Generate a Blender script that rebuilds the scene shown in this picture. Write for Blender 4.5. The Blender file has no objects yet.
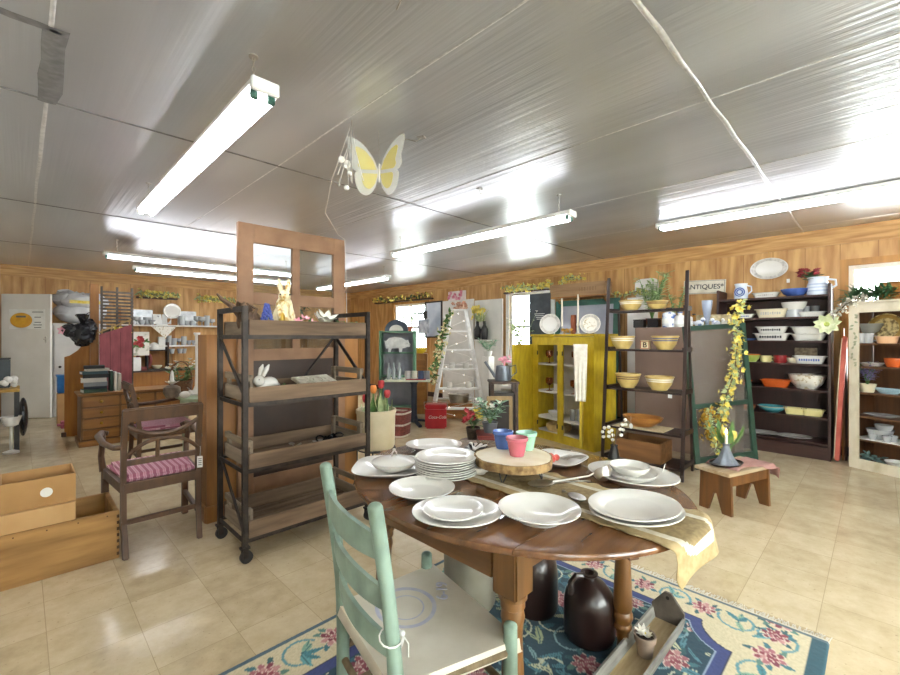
import bpy, bmesh, math, random
import numpy as np
from mathutils import Vector, Matrix

random.seed(7)
PI = math.pi
S2 = math.sqrt(.5)
scene = bpy.context.scene
COL = scene.collection

# ------------------------------------------------------------------ camera, world, exposure
CAMH = 1.32
cam_d = bpy.data.cameras.new('camera')
cam = bpy.data.objects.new('camera', cam_d)
COL.objects.link(cam)
cam.location = (0, 0, CAMH)
cam.rotation_euler = (PI / 2, 0, -PI / 4)
cam_d.sensor_width = 36
cam_d.lens = 429.0 / 900 * 36
cam_d.clip_start = .05
scene.camera = cam

world = bpy.data.worlds.new('world')
scene.world = world
world.use_nodes = True
bg = world.node_tree.nodes['Background']
bg.inputs[0].default_value = (1, .985, .955, 1)
bg.inputs[1].default_value = 25.0
TUBE = 17.0
vs = scene.view_settings
vs.view_transform = 'Standard'
vs.look = 'None'
vs.exposure = 0.36
vs.gamma = 1.0
vs.use_curve_mapping = False

# ------------------------------------------------------------------ helpers
def lin(h):
    h = h.lstrip('#')
    r = []
    for i in (0, 2, 4):
        c = int(h[i:i + 2], 16) / 255
        r.append(c / 12.92 if c <= .04045 else ((c + .055) / 1.055) ** 2.4)
    return (*r, 1)

MATS = {}
def newmat(name):
    m = bpy.data.materials.new(name)
    m.use_nodes = True
    nt = m.node_tree
    b = nt.nodes['Principled BSDF']
    return m, nt, b

def mat(name, c1=None, c2=None, rough=.5, metal=0, scale=8, stretch=(1, 1, 1), bump=0, trans=0, emit=0, alpha=1,
        coat=0, detail=4, lo=.35, hi=.65, sheen=0):
    if name in MATS:
        return MATS[name]
    m, nt, b = newmat(name)
    MATS[name] = m
    N, L = nt.nodes, nt.links
    b.inputs['Roughness'].default_value = rough
    b.inputs['Metallic'].default_value = metal
    b.inputs['Transmission Weight'].default_value = trans
    b.inputs['Coat Weight'].default_value = coat
    b.inputs['Sheen Weight'].default_value = sheen
    b.inputs['Alpha'].default_value = alpha
    b.inputs['Base Color'].default_value = lin(c1)
    if emit:
        b.inputs['Emission Color'].default_value = lin(c1)
        b.inputs['Emission Strength'].default_value = emit
        return m
    if c2 is None and not trans:
        h = c1.lstrip('#')
        c2 = ''.join('%02x' % max(0, int(int(h[i:i + 2], 16) * .9)) for i in (0, 2, 4))
    if c2 is None:
        return m
    tc = N.new('ShaderNodeTexCoord'); mp = N.new('ShaderNodeMapping')
    mp.inputs['Scale'].default_value = stretch
    nz = N.new('ShaderNodeTexNoise')
    nz.inputs['Scale'].default_value = scale
    nz.inputs['Detail'].default_value = detail
    rp = N.new('ShaderNodeValToRGB')
    rp.color_ramp.elements[0].position = lo; rp.color_ramp.elements[1].position = hi
    rp.color_ramp.elements[0].color = lin(c1); rp.color_ramp.elements[1].color = lin(c2)
    L.new(tc.outputs['Object'], mp.inputs['Vector'])
    L.new(mp.outputs['Vector'], nz.inputs['Vector'])
    L.new(nz.outputs['Fac'], rp.inputs['Fac'])
    L.new(rp.outputs['Color'], b.inputs['Base Color'])
    if bump:
        bp = N.new('ShaderNodeBump')
        bp.inputs['Strength'].default_value = bump
        bp.inputs['Distance'].default_value = .01
        L.new(nz.outputs['Fac'], bp.inputs['Height'])
        L.new(bp.outputs['Normal'], b.inputs['Normal'])
    return m

def wood(name, c1, c2, axis='z', scale=3, rough=.5, bump=.15, coat=0):
    st = {'x': (1, 9, 9), 'y': (9, 1, 9), 'z': (9, 9, 1)}[axis]
    return mat(name, c1, c2, rough, 0, scale, st, bump, coat=coat, detail=6, lo=.3, hi=.7)

def glassmat(name, tint='ffffff', rough=.02, refl=.12):
    """thin clear glass: transparent with a mirror share"""
    if name in MATS: return MATS[name]
    m, nt, b = newmat(name); MATS[name] = m
    N, L = nt.nodes, nt.links
    tr = N.new('ShaderNodeBsdfTransparent'); tr.inputs[0].default_value = lin(tint)
    gl = N.new('ShaderNodeBsdfGlossy'); gl.inputs['Roughness'].default_value = rough
    lw = N.new('ShaderNodeLayerWeight'); lw.inputs['Blend'].default_value = .3
    ad = N.new('ShaderNodeMath'); ad.operation = 'MULTIPLY_ADD'
    ad.inputs[1].default_value = .75; ad.inputs[2].default_value = refl; ad.use_clamp = True
    mx = N.new('ShaderNodeMixShader')
    L.new(lw.outputs['Fresnel'], ad.inputs[0]); L.new(ad.outputs[0], mx.inputs[0])
    L.new(tr.outputs[0], mx.inputs[1]); L.new(gl.outputs[0], mx.inputs[2])
    L.new(mx.outputs[0], N['Material Output'].inputs['Surface'])
    return m

def Rx(a): return Matrix.Rotation(a, 4, 'X')
def Ry(a): return Matrix.Rotation(a, 4, 'Y')
def Rz(a): return Matrix.Rotation(a, 4, 'Z')
def Tr(x, y, z): return Matrix.Translation((x, y, z))

class MB:
    """collects shapes and links them as one mesh object"""
    def __init__(s): s.v = []; s.f = []; s.mi = []; s.k = 0; s.m = Matrix.Identity(4)
    def add(s, vs_, fs, M=None):
        o = len(s.v); T = s.m @ M if M is not None else s.m
        s.v += [T @ Vector(p) for p in vs_]
        s.f += [tuple(o + i for i in f) for f in fs]
        s.mi += [s.k] * len(fs)
        return s
    def bm_add(s, bm, M=None):
        bm.verts.index_update()
        s.add([v.co.copy() for v in bm.verts], [[v.index for v in f.verts] for f in bm.faces], M)
        bm.free(); return s
    def box(s, c, d, rot=None, bev=0, taper=None):
        bm = bmesh.new(); bmesh.ops.create_cube(bm, size=1)
        for v in bm.verts:
            t = (taper if (taper and v.co.z < 0) else 1)
            v.co = Vector((v.co.x * d[0] * t, v.co.y * d[1] * t, v.co.z * d[2]))
        if bev: bmesh.ops.bevel(bm, geom=bm.edges[:], offset=min(bev, min(d) * .45), segments=2, affect='EDGES')
        M = Tr(*c)
        if rot is not None: M = M @ rot
        return s.bm_add(bm, M)
    def bar(s, p0, p1, w, t, bev=0, roll=0):
        p0, p1 = Vector(p0), Vector(p1); d = p1 - p0
        q = d.to_track_quat('Z', 'Y').to_matrix().to_4x4()
        return s.box((p0 + p1) / 2, (w, t, d.length), q @ Rz(roll), bev)
    def lathe(s, prof, n=28, c=(0, 0, 0), M=None, sx=1, sy=1):
        vs_, fs, rings = [], [], []
        for r, z in prof:
            if r < 1e-6:
                rings.append([len(vs_)]); vs_.append((c[0], c[1], c[2] + z))
            else:
                rings.append(list(range(len(vs_), len(vs_) + n)))
                for i in range(n):
                    a = 2 * PI * i / n
                    vs_.append((c[0] + r * sx * math.cos(a), c[1] + r * sy * math.sin(a), c[2] + z))
        for A, B in zip(rings, rings[1:]):
            if len(A) == 1 and len(B) == 1: continue
            for i in range(n):
                j = (i + 1) % n
                if len(A) == 1: fs.append((A[0], B[j], B[i]))
                elif len(B) == 1: fs.append((A[i], A[j], B[0]))
                else: fs.append((A[i], A[j], B[j], B[i]))
        return s.add(vs_, fs, M)
    def cyl(s, p0, p1, r, r1=None, n=14):
        p0, p1 = Vector(p0), Vector(p1); d = p1 - p0; r1 = r if r1 is None else r1
        M = Tr(*p0) @ d.to_track_quat('Z', 'Y').to_matrix().to_4x4()
        return s.lathe([(0, 0), (r, 0), (r1, d.length), (0, d.length)], n, M=M)
    def tube(s, pts, r, n=8, closed=False):
        pts = [Vector(p) for p in pts]; k = len(pts)
        R = r if isinstance(r, (list, tuple)) else [r] * k
        vs_, fs = [], []
        up = Vector((0, 0, 1)); prev = None
        for i, p in enumerate(pts):
            a = pts[(i - 1) % k] if closed or i else p
            b = pts[(i + 1) % k] if closed or i < k - 1 else p
            t = (b - a).normalized() if (b - a).length > 1e-9 else Vector((0, 0, 1))
            if prev is None:
                x = t.orthogonal().normalized()
            else:
                x = (prev - t * prev.dot(t))
                x = x.normalized() if x.length > 1e-6 else t.orthogonal().normalized()
            prev = x; y = t.cross(x)
            for j in range(n):
                an = 2 * PI * j / n
                vs_.append(p + (x * math.cos(an) + y * math.sin(an)) * R[i])
        for i in range(k if closed else k - 1):
            a, b = i * n, ((i + 1) % k) * n
            for j in range(n):
                q = (j + 1) % n
                fs.append((a + j, a + q, b + q, b + j))
        if not closed:
            fs.append(tuple(range(n - 1, -1, -1))); fs.append(tuple((k - 1) * n + j for j in range(n)))
        return s.add(vs_, fs)
    def ell(s, c, r, M=None, u=14, v=9):
        if not isinstance(r, (tuple, list)): r = (r, r, r)
        prof = [(math.sin(PI * i / v), -math.cos(PI * i / v)) for i in range(v + 1)]
        prof[0] = (0, -1); prof[-1] = (0, 1)
        T = Tr(*c)
        if M is not None: T = T @ M
        return s.lathe(prof, u, M=T @ Matrix.Diagonal((*r, 1)))
    def prism(s, poly, z0, z1, M=None, bev=0):
        bm = bmesh.new()
        f = bm.faces.new([bm.verts.new((x, y, z0)) for x, y in poly])
        if f.normal.z > 0 or True:
            bmesh.ops.recalc_face_normals(bm, faces=[f])
        r = bmesh.ops.extrude_face_region(bm, geom=[f])
        for e in r['geom']:
            if isinstance(e, bmesh.types.BMVert): e.co.z = z1
        bmesh.ops.recalc_face_normals(bm, faces=bm.faces[:])
        if bev: bmesh.ops.bevel(bm, geom=[e for e in bm.edges if abs(e.verts[0].co.z - e.verts[1].co.z) < 1e-6], offset=bev, segments=2, affect='EDGES')
        return s.bm_add(bm, M)
    def leaf(s, p, d, ln, w, up=(0, 0, 1), bend=.2):
        p, d = Vector(p), Vector(d).normalized()
        sd = d.cross(Vector(up))
        sd = sd.normalized() if sd.length > 1e-4 else d.orthogonal().normalized()
        nr = sd.cross(d)
        vs_ = []
        for t, k in ((0, .12), (.35, 1), (.7, .75), (1, .04)):
            q = p + d * (ln * t) - nr * (bend * ln * t * t)
            for e in (-1, 0, 1): vs_.append(q + sd * (e * w * k * .5) + nr * (abs(e) * w * .12))
        fs = []
        for i in range(3):
            for j in range(2):
                a = i * 3 + j; fs.append((a, a + 1, a + 4, a + 3))
        return s.add(vs_, fs)
    def flower(s, c, r, n=6, nrm=(0, 0, 1), w=.7, cup=.3):
        nv = Vector(nrm).normalized(); x = nv.orthogonal().normalized(); y = nv.cross(x)
        for i in range(n):
            a = 2 * PI * i / n + random.random() * .3
            d = x * math.cos(a) + y * math.sin(a) + nv * cup
            s.leaf(c, d, r, r * w, nv, -.1)
        return s
    def build(s, name, m, parent=None, loc=None, rz=0, smooth=38):
        me = bpy.data.meshes.new(name)
        me.from_pydata([tuple(v) for v in s.v], [], s.f)
        me.validate(clean_customdata=False)
        for q in (m if isinstance(m, list) else [m]): me.materials.append(q)
        if len(me.polygons) == len(s.mi): me.polygons.foreach_set('material_index', s.mi)
        bm = bmesh.new(); bm.from_mesh(me); bmesh.ops.recalc_face_normals(bm, faces=bm.faces[:]); bm.to_mesh(me); bm.free()
        if smooth:
            me.polygons.foreach_set('use_smooth', [True] * len(me.polygons))
            me.set_sharp_from_angle(angle=math.radians(smooth))
        o = bpy.data.objects.new(name, me); COL.objects.link(o)
        if parent: o.parent = parent
        if loc is not None: o.location = loc
        if rz: o.rotation_euler.z = rz
        return o

def tag(o, label, cat, group=None):
    o['label'] = label; o['category'] = cat
    if group: o['group'] = group
    return o
def thing(name, label, cat, loc, rz=0, group=None):
    o = bpy.data.objects.new(name, None); COL.objects.link(o)
    o.empty_display_size = .05
    o.location = loc; o.rotation_euler = (0, 0, rz)
    return tag(o, label, cat, group)
def single(name, mb, m, label, cat, loc=(0, 0, 0), rz=0, group=None, smooth=38):
    return tag(mb.build(name, m, None, loc, rz, smooth), label, cat, group)
def struct(o):
    o['kind'] = 'structure'; return o
def dup(root, loc, rz, label=None, group=None):
    r = root.copy(); COL.objects.link(r); r.location = loc; r.rotation_euler = (0, 0, rz)
    if label: r['label'] = label
    if group: r['group'] = group
    for ch in list(root.children):
        c = ch.copy(); COL.objects.link(c); c.parent = r
        for g in ch.children:
            d = g.copy(); COL.objects.link(d); d.parent = c
    return r
def text(name, body, size, m, parent, loc, rot, extrude=.0008, shear=0, spacing=1):
    cu = bpy.data.curves.new(name, 'FONT'); cu.body = body; cu.size = size; cu.extrude = extrude
    cu.align_x = 'CENTER'; cu.align_y = 'CENTER'; cu.shear = shear; cu.offset = size * .012; cu.space_character = spacing
    t = bpy.data.objects.new(name, cu); COL.objects.link(t)
    dg = bpy.context.evaluated_depsgraph_get()
    me = bpy.data.meshes.new_from_object(t.evaluated_get(dg))
    bpy.data.objects.remove(t)
    o = bpy.data.objects.new(name, me); COL.objects.link(o)
    me.materials.clear(); me.materials.append(m)
    o.parent = parent; o.location = loc; o.rotation_euler = rot
    return o
def dcol(px): return (px - 450) / 429.0
def on_line(p0, u, px):
    """the point of the ground line p0 + s*u that stands in the given column of the photograph"""
    d = dcol(px)
    k = lambda v: v[0] * (1 - d) - v[1] * (1 + d)
    s = -k(p0) / k(u)
    return (p0[0] + s * u[0], p0[1] + s * u[1])
def wx(px, x): return (x, x * (1 - dcol(px)) / (1 + dcol(px)))     # on a plane of constant x
def wy(px, y): return (y * (1 + dcol(px)) / (1 - dcol(px)), y)     # on a plane of constant y
def depth_of(p): return S2 * (p[0] + p[1])
def zat(p, py): return CAMH + (337.5 - py) / 429.0 * depth_of(p)
def flo(px, py, z=0):
    Z = (CAMH - z) * 429.0 / (py - 337.5); d = dcol(px)
    return (S2 * Z * (1 + d), S2 * Z * (1 - d))

# ------------------------------------------------------------------ materials
china = mat('white_china', 'e0ded8', 'd6d3cb', .18, scale=3, coat=.3)
cream_china = mat('cream_china', 'e6dcc0', 'dccfae', .25, scale=5)
yellowware = mat('yellowware', 'c9b070', 'b99c58', .3, scale=14)
band_blue = mat('slip_band_blue', '4f5a86', rough=.35)
band_white = mat('slip_band_white', 'efe9da', rough=.3)
band_brown = mat('slip_band_brown', '6b4a36', rough=.35)
dark_iron = mat('dark_iron', '2c2826', '453c36', .5, .7, 18, bump=.1)
black = mat('black_matte', '1b1a1a', '2a2828', .5)
blackgloss = mat('black_gloss', '141316', '201d20', .2)
whitep = mat('white_paint', 'e9e7e2', 'dcd9d2', .45, scale=3)
chrome = mat('chrome', 'd8d8d8', 'b8b8b8', .12, 1)
steel = mat('silver_metal', 'd2cfc9', 'aeaaa3', .3, 1, 12)
brass = mat('brass', 'c9a24a', 'a8812f', .3, 1)
goldm = mat('gold_leaf', 'd9b85c', 'a9832c', .35, .8, 25, bump=.2)
paper = mat('paper_white', 'efefec', 'e2e1dc', .8)
greenleaf = mat('green_leaf', '3f6b33', '6d8f4a', .5, scale=20)
darkleaf = mat('dark_green_leaf', '2f5232', '4c7045', .5, scale=20)
paleleaf = mat('pale_green_leaf', '9fb380', 'c6cf9b', .55, scale=18)
yellowfl = mat('yellow_blossom', 'e3c83c', 'efe08a', .6, scale=25)
whitefl = mat('white_blossom', 'f0eee6', 'dcd8c8', .6, scale=25)
redfl = mat('red_blossom', 'a3232d', 'c94a4c', .55, scale=25)
pinkfl = mat('pink_blossom', 'd77f96', 'eab8c0', .55, scale=25)
stemm = mat('brown_stem', '5a4630', '77603f', .7)
glass = glassmat('clear_glass')
pane = glassmat('window_glass', 'f6fbfb', .01, .04)
crystal = mat('crystal_glass', 'eef2f4', rough=.18, trans=.55)
amber = mat('amber_glass', 'c46a20', rough=.08, trans=.8)
bluegl = mat('blue_glass', 'cdd8ee', rough=.06, trans=.5)
oak = wood('oak', 'a9712f', '8a5620', 'z', 2.2)
oakx = wood('oak_across', 'a8702f', '84521e', 'x', 2.2)
walnut = wood('dark_walnut', '4c3123', '33200f', 'x', 2.5)
mahog = wood('mahogany_stain', '3e1f18', '2c1410', 'z', 2.5, .45)
grayw = wood('weathered_crate_wood', '826a53', '4d3c2d', 'x', 2.2, .8, .3)
grayw2 = wood('weathered_end_wood', '9c8d79', '6a5c4d', 'y', 2.2, .8, .3)
terra = mat('terracotta', 'b0674a', '9a543a', .75)
grn_paint = mat('dark_green_paint', '28493a', '1f382c', .5)

# ------------------------------------------------------------------ the setting
X0, X1, Y0, Y1, CH = -.25, 6.52, -3.2, 10.45, 2.56

def math_node(N, op, a=None, b=None, c=None):
    n = N.new('ShaderNodeMath'); n.operation = op
    for i, v in enumerate((a, b, c)):
        if isinstance(v, (int, float)): n.inputs[i].default_value = v
    return n

def floor_mat():
    m, nt, b = newmat('vinyl_floor_tiles'); N, L = nt.nodes, nt.links
    tc = N.new('ShaderNodeTexCoord'); sp = N.new('ShaderNodeSeparateXYZ'); L.new(tc.outputs['Object'], sp.inputs[0])
    T = .3048; line = []; cell = []
    for ax, off in (('X', .385), ('Y', .2)):
        a = math_node(N, 'SUBTRACT', None, off - 30 * T); L.new(sp.outputs[ax], a.inputs[0])
        q = math_node(N, 'DIVIDE', None, T); L.new(a.outputs[0], q.inputs[0])
        fl = math_node(N, 'FLOOR'); L.new(q.outputs[0], fl.inputs[0]); cell.append(fl)
        fr = math_node(N, 'FRACT'); L.new(q.outputs[0], fr.inputs[0])
        s5 = math_node(N, 'SUBTRACT', None, .5); L.new(fr.outputs[0], s5.inputs[0])
        ab = math_node(N, 'ABSOLUTE'); L.new(s5.outputs[0], ab.inputs[0])
        gt = math_node(N, 'GREATER_THAN', None, .4958); L.new(ab.outputs[0], gt.inputs[0]); line.append(gt)
    mxl = math_node(N, 'MAXIMUM'); L.new(line[0].outputs[0], mxl.inputs[0]); L.new(line[1].outputs[0], mxl.inputs[1])
    cb = N.new('ShaderNodeCombineXYZ'); L.new(cell[0].outputs[0], cb.inputs[0]); L.new(cell[1].outputs[0], cb.inputs[1])
    wn = N.new('ShaderNodeTexWhiteNoise'); wn.noise_dimensions = '2D'; L.new(cb.outputs[0], wn.inputs['Vector'])
    nz = N.new('ShaderNodeTexNoise'); nz.inputs['Scale'].default_value = 7; nz.inputs['Detail'].default_value = 8; nz.inputs['Roughness'].default_value = .7
    L.new(tc.outputs['Object'], nz.inputs['Vector'])
    ad = math_node(N, 'MULTIPLY_ADD', None, .22, 0); L.new(wn.outputs['Value'], ad.inputs[0]); L.new(nz.outputs['Fac'], ad.inputs[2])
    rp = N.new('ShaderNodeValToRGB'); e = rp.color_ramp.elements
    e[0].position = .35; e[0].color = lin('b09f80'); e[1].position = .8; e[1].color = lin('d0c0a0')
    k = rp.color_ramp.elements.new(.55); k.color = lin('c2b08f')
    L.new(ad.outputs[0], rp.inputs['Fac'])
    sc = N.new('ShaderNodeTexNoise'); sc.inputs['Scale'].default_value = 60; sc.inputs['Detail'].default_value = 2
    L.new(tc.outputs['Object'], sc.inputs['Vector'])
    sr = N.new('ShaderNodeValToRGB'); sr.color_ramp.elements[0].position = .24; sr.color_ramp.elements[1].position = .32
    sr.color_ramp.elements[0].color = lin('8f7d60'); sr.color_ramp.elements[1].color = (1, 1, 1, 1)
    L.new(sc.outputs['Fac'], sr.inputs['Fac'])
    mu = N.new('ShaderNodeMix'); mu.data_type = 'RGBA'; mu.blend_type = 'MULTIPLY'; mu.inputs[0].default_value = .5
    L.new(rp.outputs['Color'], mu.inputs[6]); L.new(sr.outputs['Color'], mu.inputs[7])
    mx = N.new('ShaderNodeMix'); mx.data_type = 'RGBA'; mx.inputs[7].default_value = lin('a79576')
    L.new(mxl.outputs[0], mx.inputs[0]); L.new(mu.outputs[2], mx.inputs[6]); L.new(mx.outputs[2], b.inputs['Base Color'])
    rr = N.new('ShaderNodeMapRange'); rr.inputs[3].default_value = .07; rr.inputs[4].default_value = .27
    L.new(nz.outputs['Fac'], rr.inputs[0]); L.new(rr.outputs[0], b.inputs['Roughness'])
    bp = N.new('ShaderNodeBump'); bp.inputs['Strength'].default_value = .06; bp.inputs['Distance'].default_value = .01
    n2 = N.new('ShaderNodeTexNoise'); n2.inputs['Scale'].default_value = 5; L.new(tc.outputs['Object'], n2.inputs['Vector'])
    L.new(n2.outputs['Fac'], bp.inputs['Height']); L.new(bp.outputs['Normal'], b.inputs['Normal'])
    b.inputs['Specular IOR Level'].default_value = .6
    return m

def ply_mat(name, ax, flat=False):
    """pine plywood: cathedral figure running upright (or along the wall for the top band), grooves at intervals"""
    m, nt, b = newmat(name); N, L = nt.nodes, nt.links
    tc = N.new('ShaderNodeTexCoord'); mp = N.new('ShaderNodeMapping'); L.new(tc.outputs['Object'], mp.inputs[0])
    if flat: mp.inputs['Scale'].default_value = (.5, 5, 5) if ax == 'X' else (5, .5, 5)
    else: mp.inputs['Scale'].default_value = (2.4, 2.4, .4)
    nz = N.new('ShaderNodeTexNoise'); nz.inputs['Scale'].default_value = 1; nz.inputs['Detail'].default_value = 1.5
    L.new(mp.outputs[0], nz.inputs['Vector'])
    k = math_node(N, 'MULTIPLY', None, 50); L.new(nz.outputs['Fac'], k.inputs[0])
    sn = math_node(N, 'SINE'); L.new(k.outputs[0], sn.inputs[0])
    n2 = N.new('ShaderNodeTexNoise'); n2.inputs['Scale'].default_value = 6; n2.inputs['Detail'].default_value = 6; L.new(mp.outputs[0], n2.inputs['Vector'])
    md = math_node(N, 'MULTIPLY_ADD', None, .085, 0); L.new(sn.outputs[0], md.inputs[0]); L.new(n2.outputs['Fac'], md.inputs[2])
    rp = N.new('ShaderNodeValToRGB'); e = rp.color_ramp.elements
    e[0].position = .3; e[0].color = lin('ab7a42'); e[1].position = .68; e[1].color = lin('cfa368')
    L.new(md.outputs[0], rp.inputs['Fac'])
    out = rp.outputs['Color']
    if not flat:
        sp = N.new('ShaderNodeSeparateXYZ'); L.new(tc.outputs['Object'], sp.inputs[0])
        q = math_node(N, 'DIVIDE', None, .305); L.new(sp.outputs[ax], q.inputs[0])
        fr = math_node(N, 'FRACT'); L.new(q.outputs[0], fr.inputs[0])
        lt = math_node(N, 'LESS_THAN', None, .025); L.new(fr.outputs[0], lt.inputs[0])
        mx = N.new('ShaderNodeMix'); mx.data_type = 'RGBA'; mx.inputs[7].default_value = lin('9a6c38')
        L.new(lt.outputs[0], mx.inputs[0]); L.new(out, mx.inputs[6]); out = mx.outputs[2]
    L.new(out, b.inputs['Base Color']); b.inputs['Roughness'].default_value = .5
    return m

def foil_mat():
    m, nt, b = newmat('foil_faced_ceiling_board'); N, L = nt.nodes, nt.links
    tc = N.new('ShaderNodeTexCoord')
    def nse(sc, st, det, rot=0):
        mp = N.new('ShaderNodeMapping'); mp.inputs['Scale'].default_value = st; mp.inputs['Rotation'].default_value = (0, 0, rot)
        L.new(tc.outputs['Object'], mp.inputs[0])
        n = N.new('ShaderNodeTexNoise'); n.inputs['Scale'].default_value = sc; n.inputs['Detail'].default_value = det
        L.new(mp.outputs[0], n.inputs['Vector']); return n
    a = nse(1, (34, .45, 1), 2); c = nse(3.0, (1, 1, 1), 5); d = nse(.7, (2.2, .5, 1), 2)
    g = nse(1, (.9, .35, 1), 2); gr = N.new('ShaderNodeMapRange'); gr.inputs[1].default_value = .4; gr.inputs[2].default_value = .62; gr.inputs[3].default_value = .12; gr.inputs[4].default_value = 1.0; L.new(g.outputs['Fac'], gr.inputs[0])
    ga = math_node(N, 'MULTIPLY'); L.new(a.outputs['Fac'], ga.inputs[0]); L.new(gr.outputs[0], ga.inputs[1])
    k1 = math_node(N, 'MULTIPLY_ADD', None, .3, 0); L.new(c.outputs['Fac'], k1.inputs[0]); L.new(ga.outputs[0], k1.inputs[2])
    bp = N.new('ShaderNodeBump'); bp.inputs['Strength'].default_value = .5; bp.inputs['Distance'].default_value = .012
    L.new(k1.outputs[0], bp.inputs['Height']); L.new(bp.outputs['Normal'], b.inputs['Normal'])
    rp = N.new('ShaderNodeValToRGB'); e = rp.color_ramp.elements
    e[0].position = .3; e[0].color = lin('b0b2b6'); e[1].position = .7; e[1].color = lin('d2d4d8')
    L.new(d.outputs['Fac'], rp.inputs['Fac']); L.new(rp.outputs['Color'], b.inputs['Base Color'])
    b.inputs['Metallic'].default_value = .62; b.inputs['Roughness'].default_value = .3
    return m

fm, foil = floor_mat(), foil_mat()
plyX, plyY = ply_mat('plywood_back', 'X'), ply_mat('plywood_side', 'Y')
bandX, bandY = ply_mat('plywood_band_back', 'X', True), ply_mat('plywood_band_side', 'Y', True)
struct(MB().box(((X0 + X1) / 2, (Y0 + Y1) / 2, -.05), (X1 - X0 + .4, Y1 - Y0 + .4, .1)).build('floor', fm, smooth=0))
struct(MB().box(((X0 + X1) / 2, (Y0 + Y1) / 2, CH + .05), (X1 - X0 + .4, Y1 - Y0 + .4, .1)).build('ceiling', foil, smooth=0))
struct(MB().box(((X0 + X1) / 2, Y1 + .05, CH / 2), (X1 - X0, .1, CH)).build('wall_back', plyX, smooth=0))
wallw = mat('pale_wall_paint', 'e6e1d6', 'dcd6c8', .6, scale=2)
def wall_with_openings(name, x, y0, y1, m, wins):
    b = MB(); y = y0
    for a, c, z0, z1 in wins:
        b.box((x, (y + a) / 2, CH / 2), (.1, a - y, CH))
        b.box((x, (a + c) / 2, z0 / 2), (.1, c - a, z0))
        b.box((x, (a + c) / 2, (z1 + CH) / 2), (.1, c - a, CH - z1)); y = c
    b.box((x, (y + y1) / 2, CH / 2), (.1, y1 - y, CH))
    return struct(b.build(name, m, smooth=0))
WINS = [(-1.1, .24, .85, 2.12), (4.02, 4.93, .9, 2.14), (7.25, 8.45, 1.0, 2.12)]
LEFT_FILL_WINS = [(-2.6, -.7, .9, 2.2)]  # unseen window, added to bring daylight in from the left
NEAR_FILL_WINS = [(.05, 1.5, .8, 2.2), (1.65, 3.05, .8, 2.2)]  # added windows out of view, throwing fill light from behind the camera
wall_with_openings('wall_right', X1 + .05, Y0, Y1, plyY, WINS)
wall_with_openings('wall_left', X0 - .05, Y0, Y1, wallw, LEFT_FILL_WINS)
nw = MB(); x_ = X0
for a, c, z0, z1 in NEAR_FILL_WINS:
    nw.box(((x_ + a) / 2, Y0 - .05, CH / 2), (a - x_, .1, CH)); nw.box(((a + c) / 2, Y0 - .05, z0 / 2), (c - a, .1, z0)); nw.box(((a + c) / 2, Y0 - .05, (z1 + CH) / 2), (c - a, .1, CH - z1)); x_ = c
nw.box(((x_ + X1) / 2, Y0 - .05, CH / 2), (X1 - x_, .1, CH))
struct(nw.build('wall_near', wallw, smooth=0))
for i, (a, c, z0, z1) in enumerate(NEAR_FILL_WINS):
    sa = MB()
    for xx in (a + .025, (a + c) / 2, c - .025): sa.box((xx, Y0 - .04, (z0 + z1) / 2), (.05, .04, z1 - z0))
    for zz in (z0 + .025, (z0 + z1) / 2, z1 - .025): sa.box(((a + c) / 2, Y0 - .04, zz), (c - a, .038, .05))
    w = struct(sa.build('window_%d' % (i + 5), whitep, smooth=0))  # frame of an added fill window, out of view
    MB().box(((a + c) / 2, Y0 - .04, (z0 + z1) / 2), (c - a - .02, .004, z1 - z0 - .02)).build('window_pane', pane, w, smooth=0)
casing = wood('window_casing_pine', 'c08a45', '9c6a2e', 'z', 2)
for i, (a, c, z0, z1) in enumerate(WINS + LEFT_FILL_WINS):  # the left one is the added fill window
    sx = X1 if i < 3 else X0; k = -1 if i < 3 else 1
    fr = MB(); t = .07
    for yy in (a - t / 2, c + t / 2): fr.box((sx + k * .012, yy, (z0 + z1) / 2), (.024, t, z1 - z0 + 2 * t))
    for zz in (z0 - t / 2, z1 + t / 2): fr.box((sx + k * .012, (a + c) / 2, zz), (.024, c - a, t))
    w = struct(fr.build('window_%d' % (i + 1), casing if i != 1 else whitep, smooth=0))
    sa = MB(); xx = sx - k * .04
    for yy in (a + .025, (a + c) / 2, c - .025): sa.box((xx, yy, (z0 + z1) / 2), (.04, .05, z1 - z0))
    for zz in (z0 + .025, (z0 + z1) / 2, z1 - .025): sa.box((xx, (a + c) / 2, zz), (.038, c - a, .05))
    sa.build('sash', whitep, w, smooth=0)
    MB().box((xx, (a + c) / 2, (z0 + z1) / 2), (.004, c - a - .02, z1 - z0 - .02)).build('window_pane', pane, w, smooth=0)
# plywood band under the ceiling
struct(MB().box((X1 - .008, (Y0 + Y1) / 2, (2.37 + CH) / 2), (.016, Y1 - Y0, CH - 2.37)).build('trim_1', bandY, smooth=0))
struct(MB().box(((X0 + X1) / 2, Y1 - .008, (2.37 + CH) / 2), (X1 - X0, .016, CH - 2.37)).build('trim_2', bandX, smooth=0))
struct(MB().box((X1 - .01, Y1 / 2, .05), (.02, Y1, .1)).build('baseboard_right', mahog, smooth=0))
struct(MB().box(((X0 + X1) / 2, Y1 - .01, .05), (X1 - X0, .02, .1)).build('baseboard_back', oakx, smooth=0))
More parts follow.
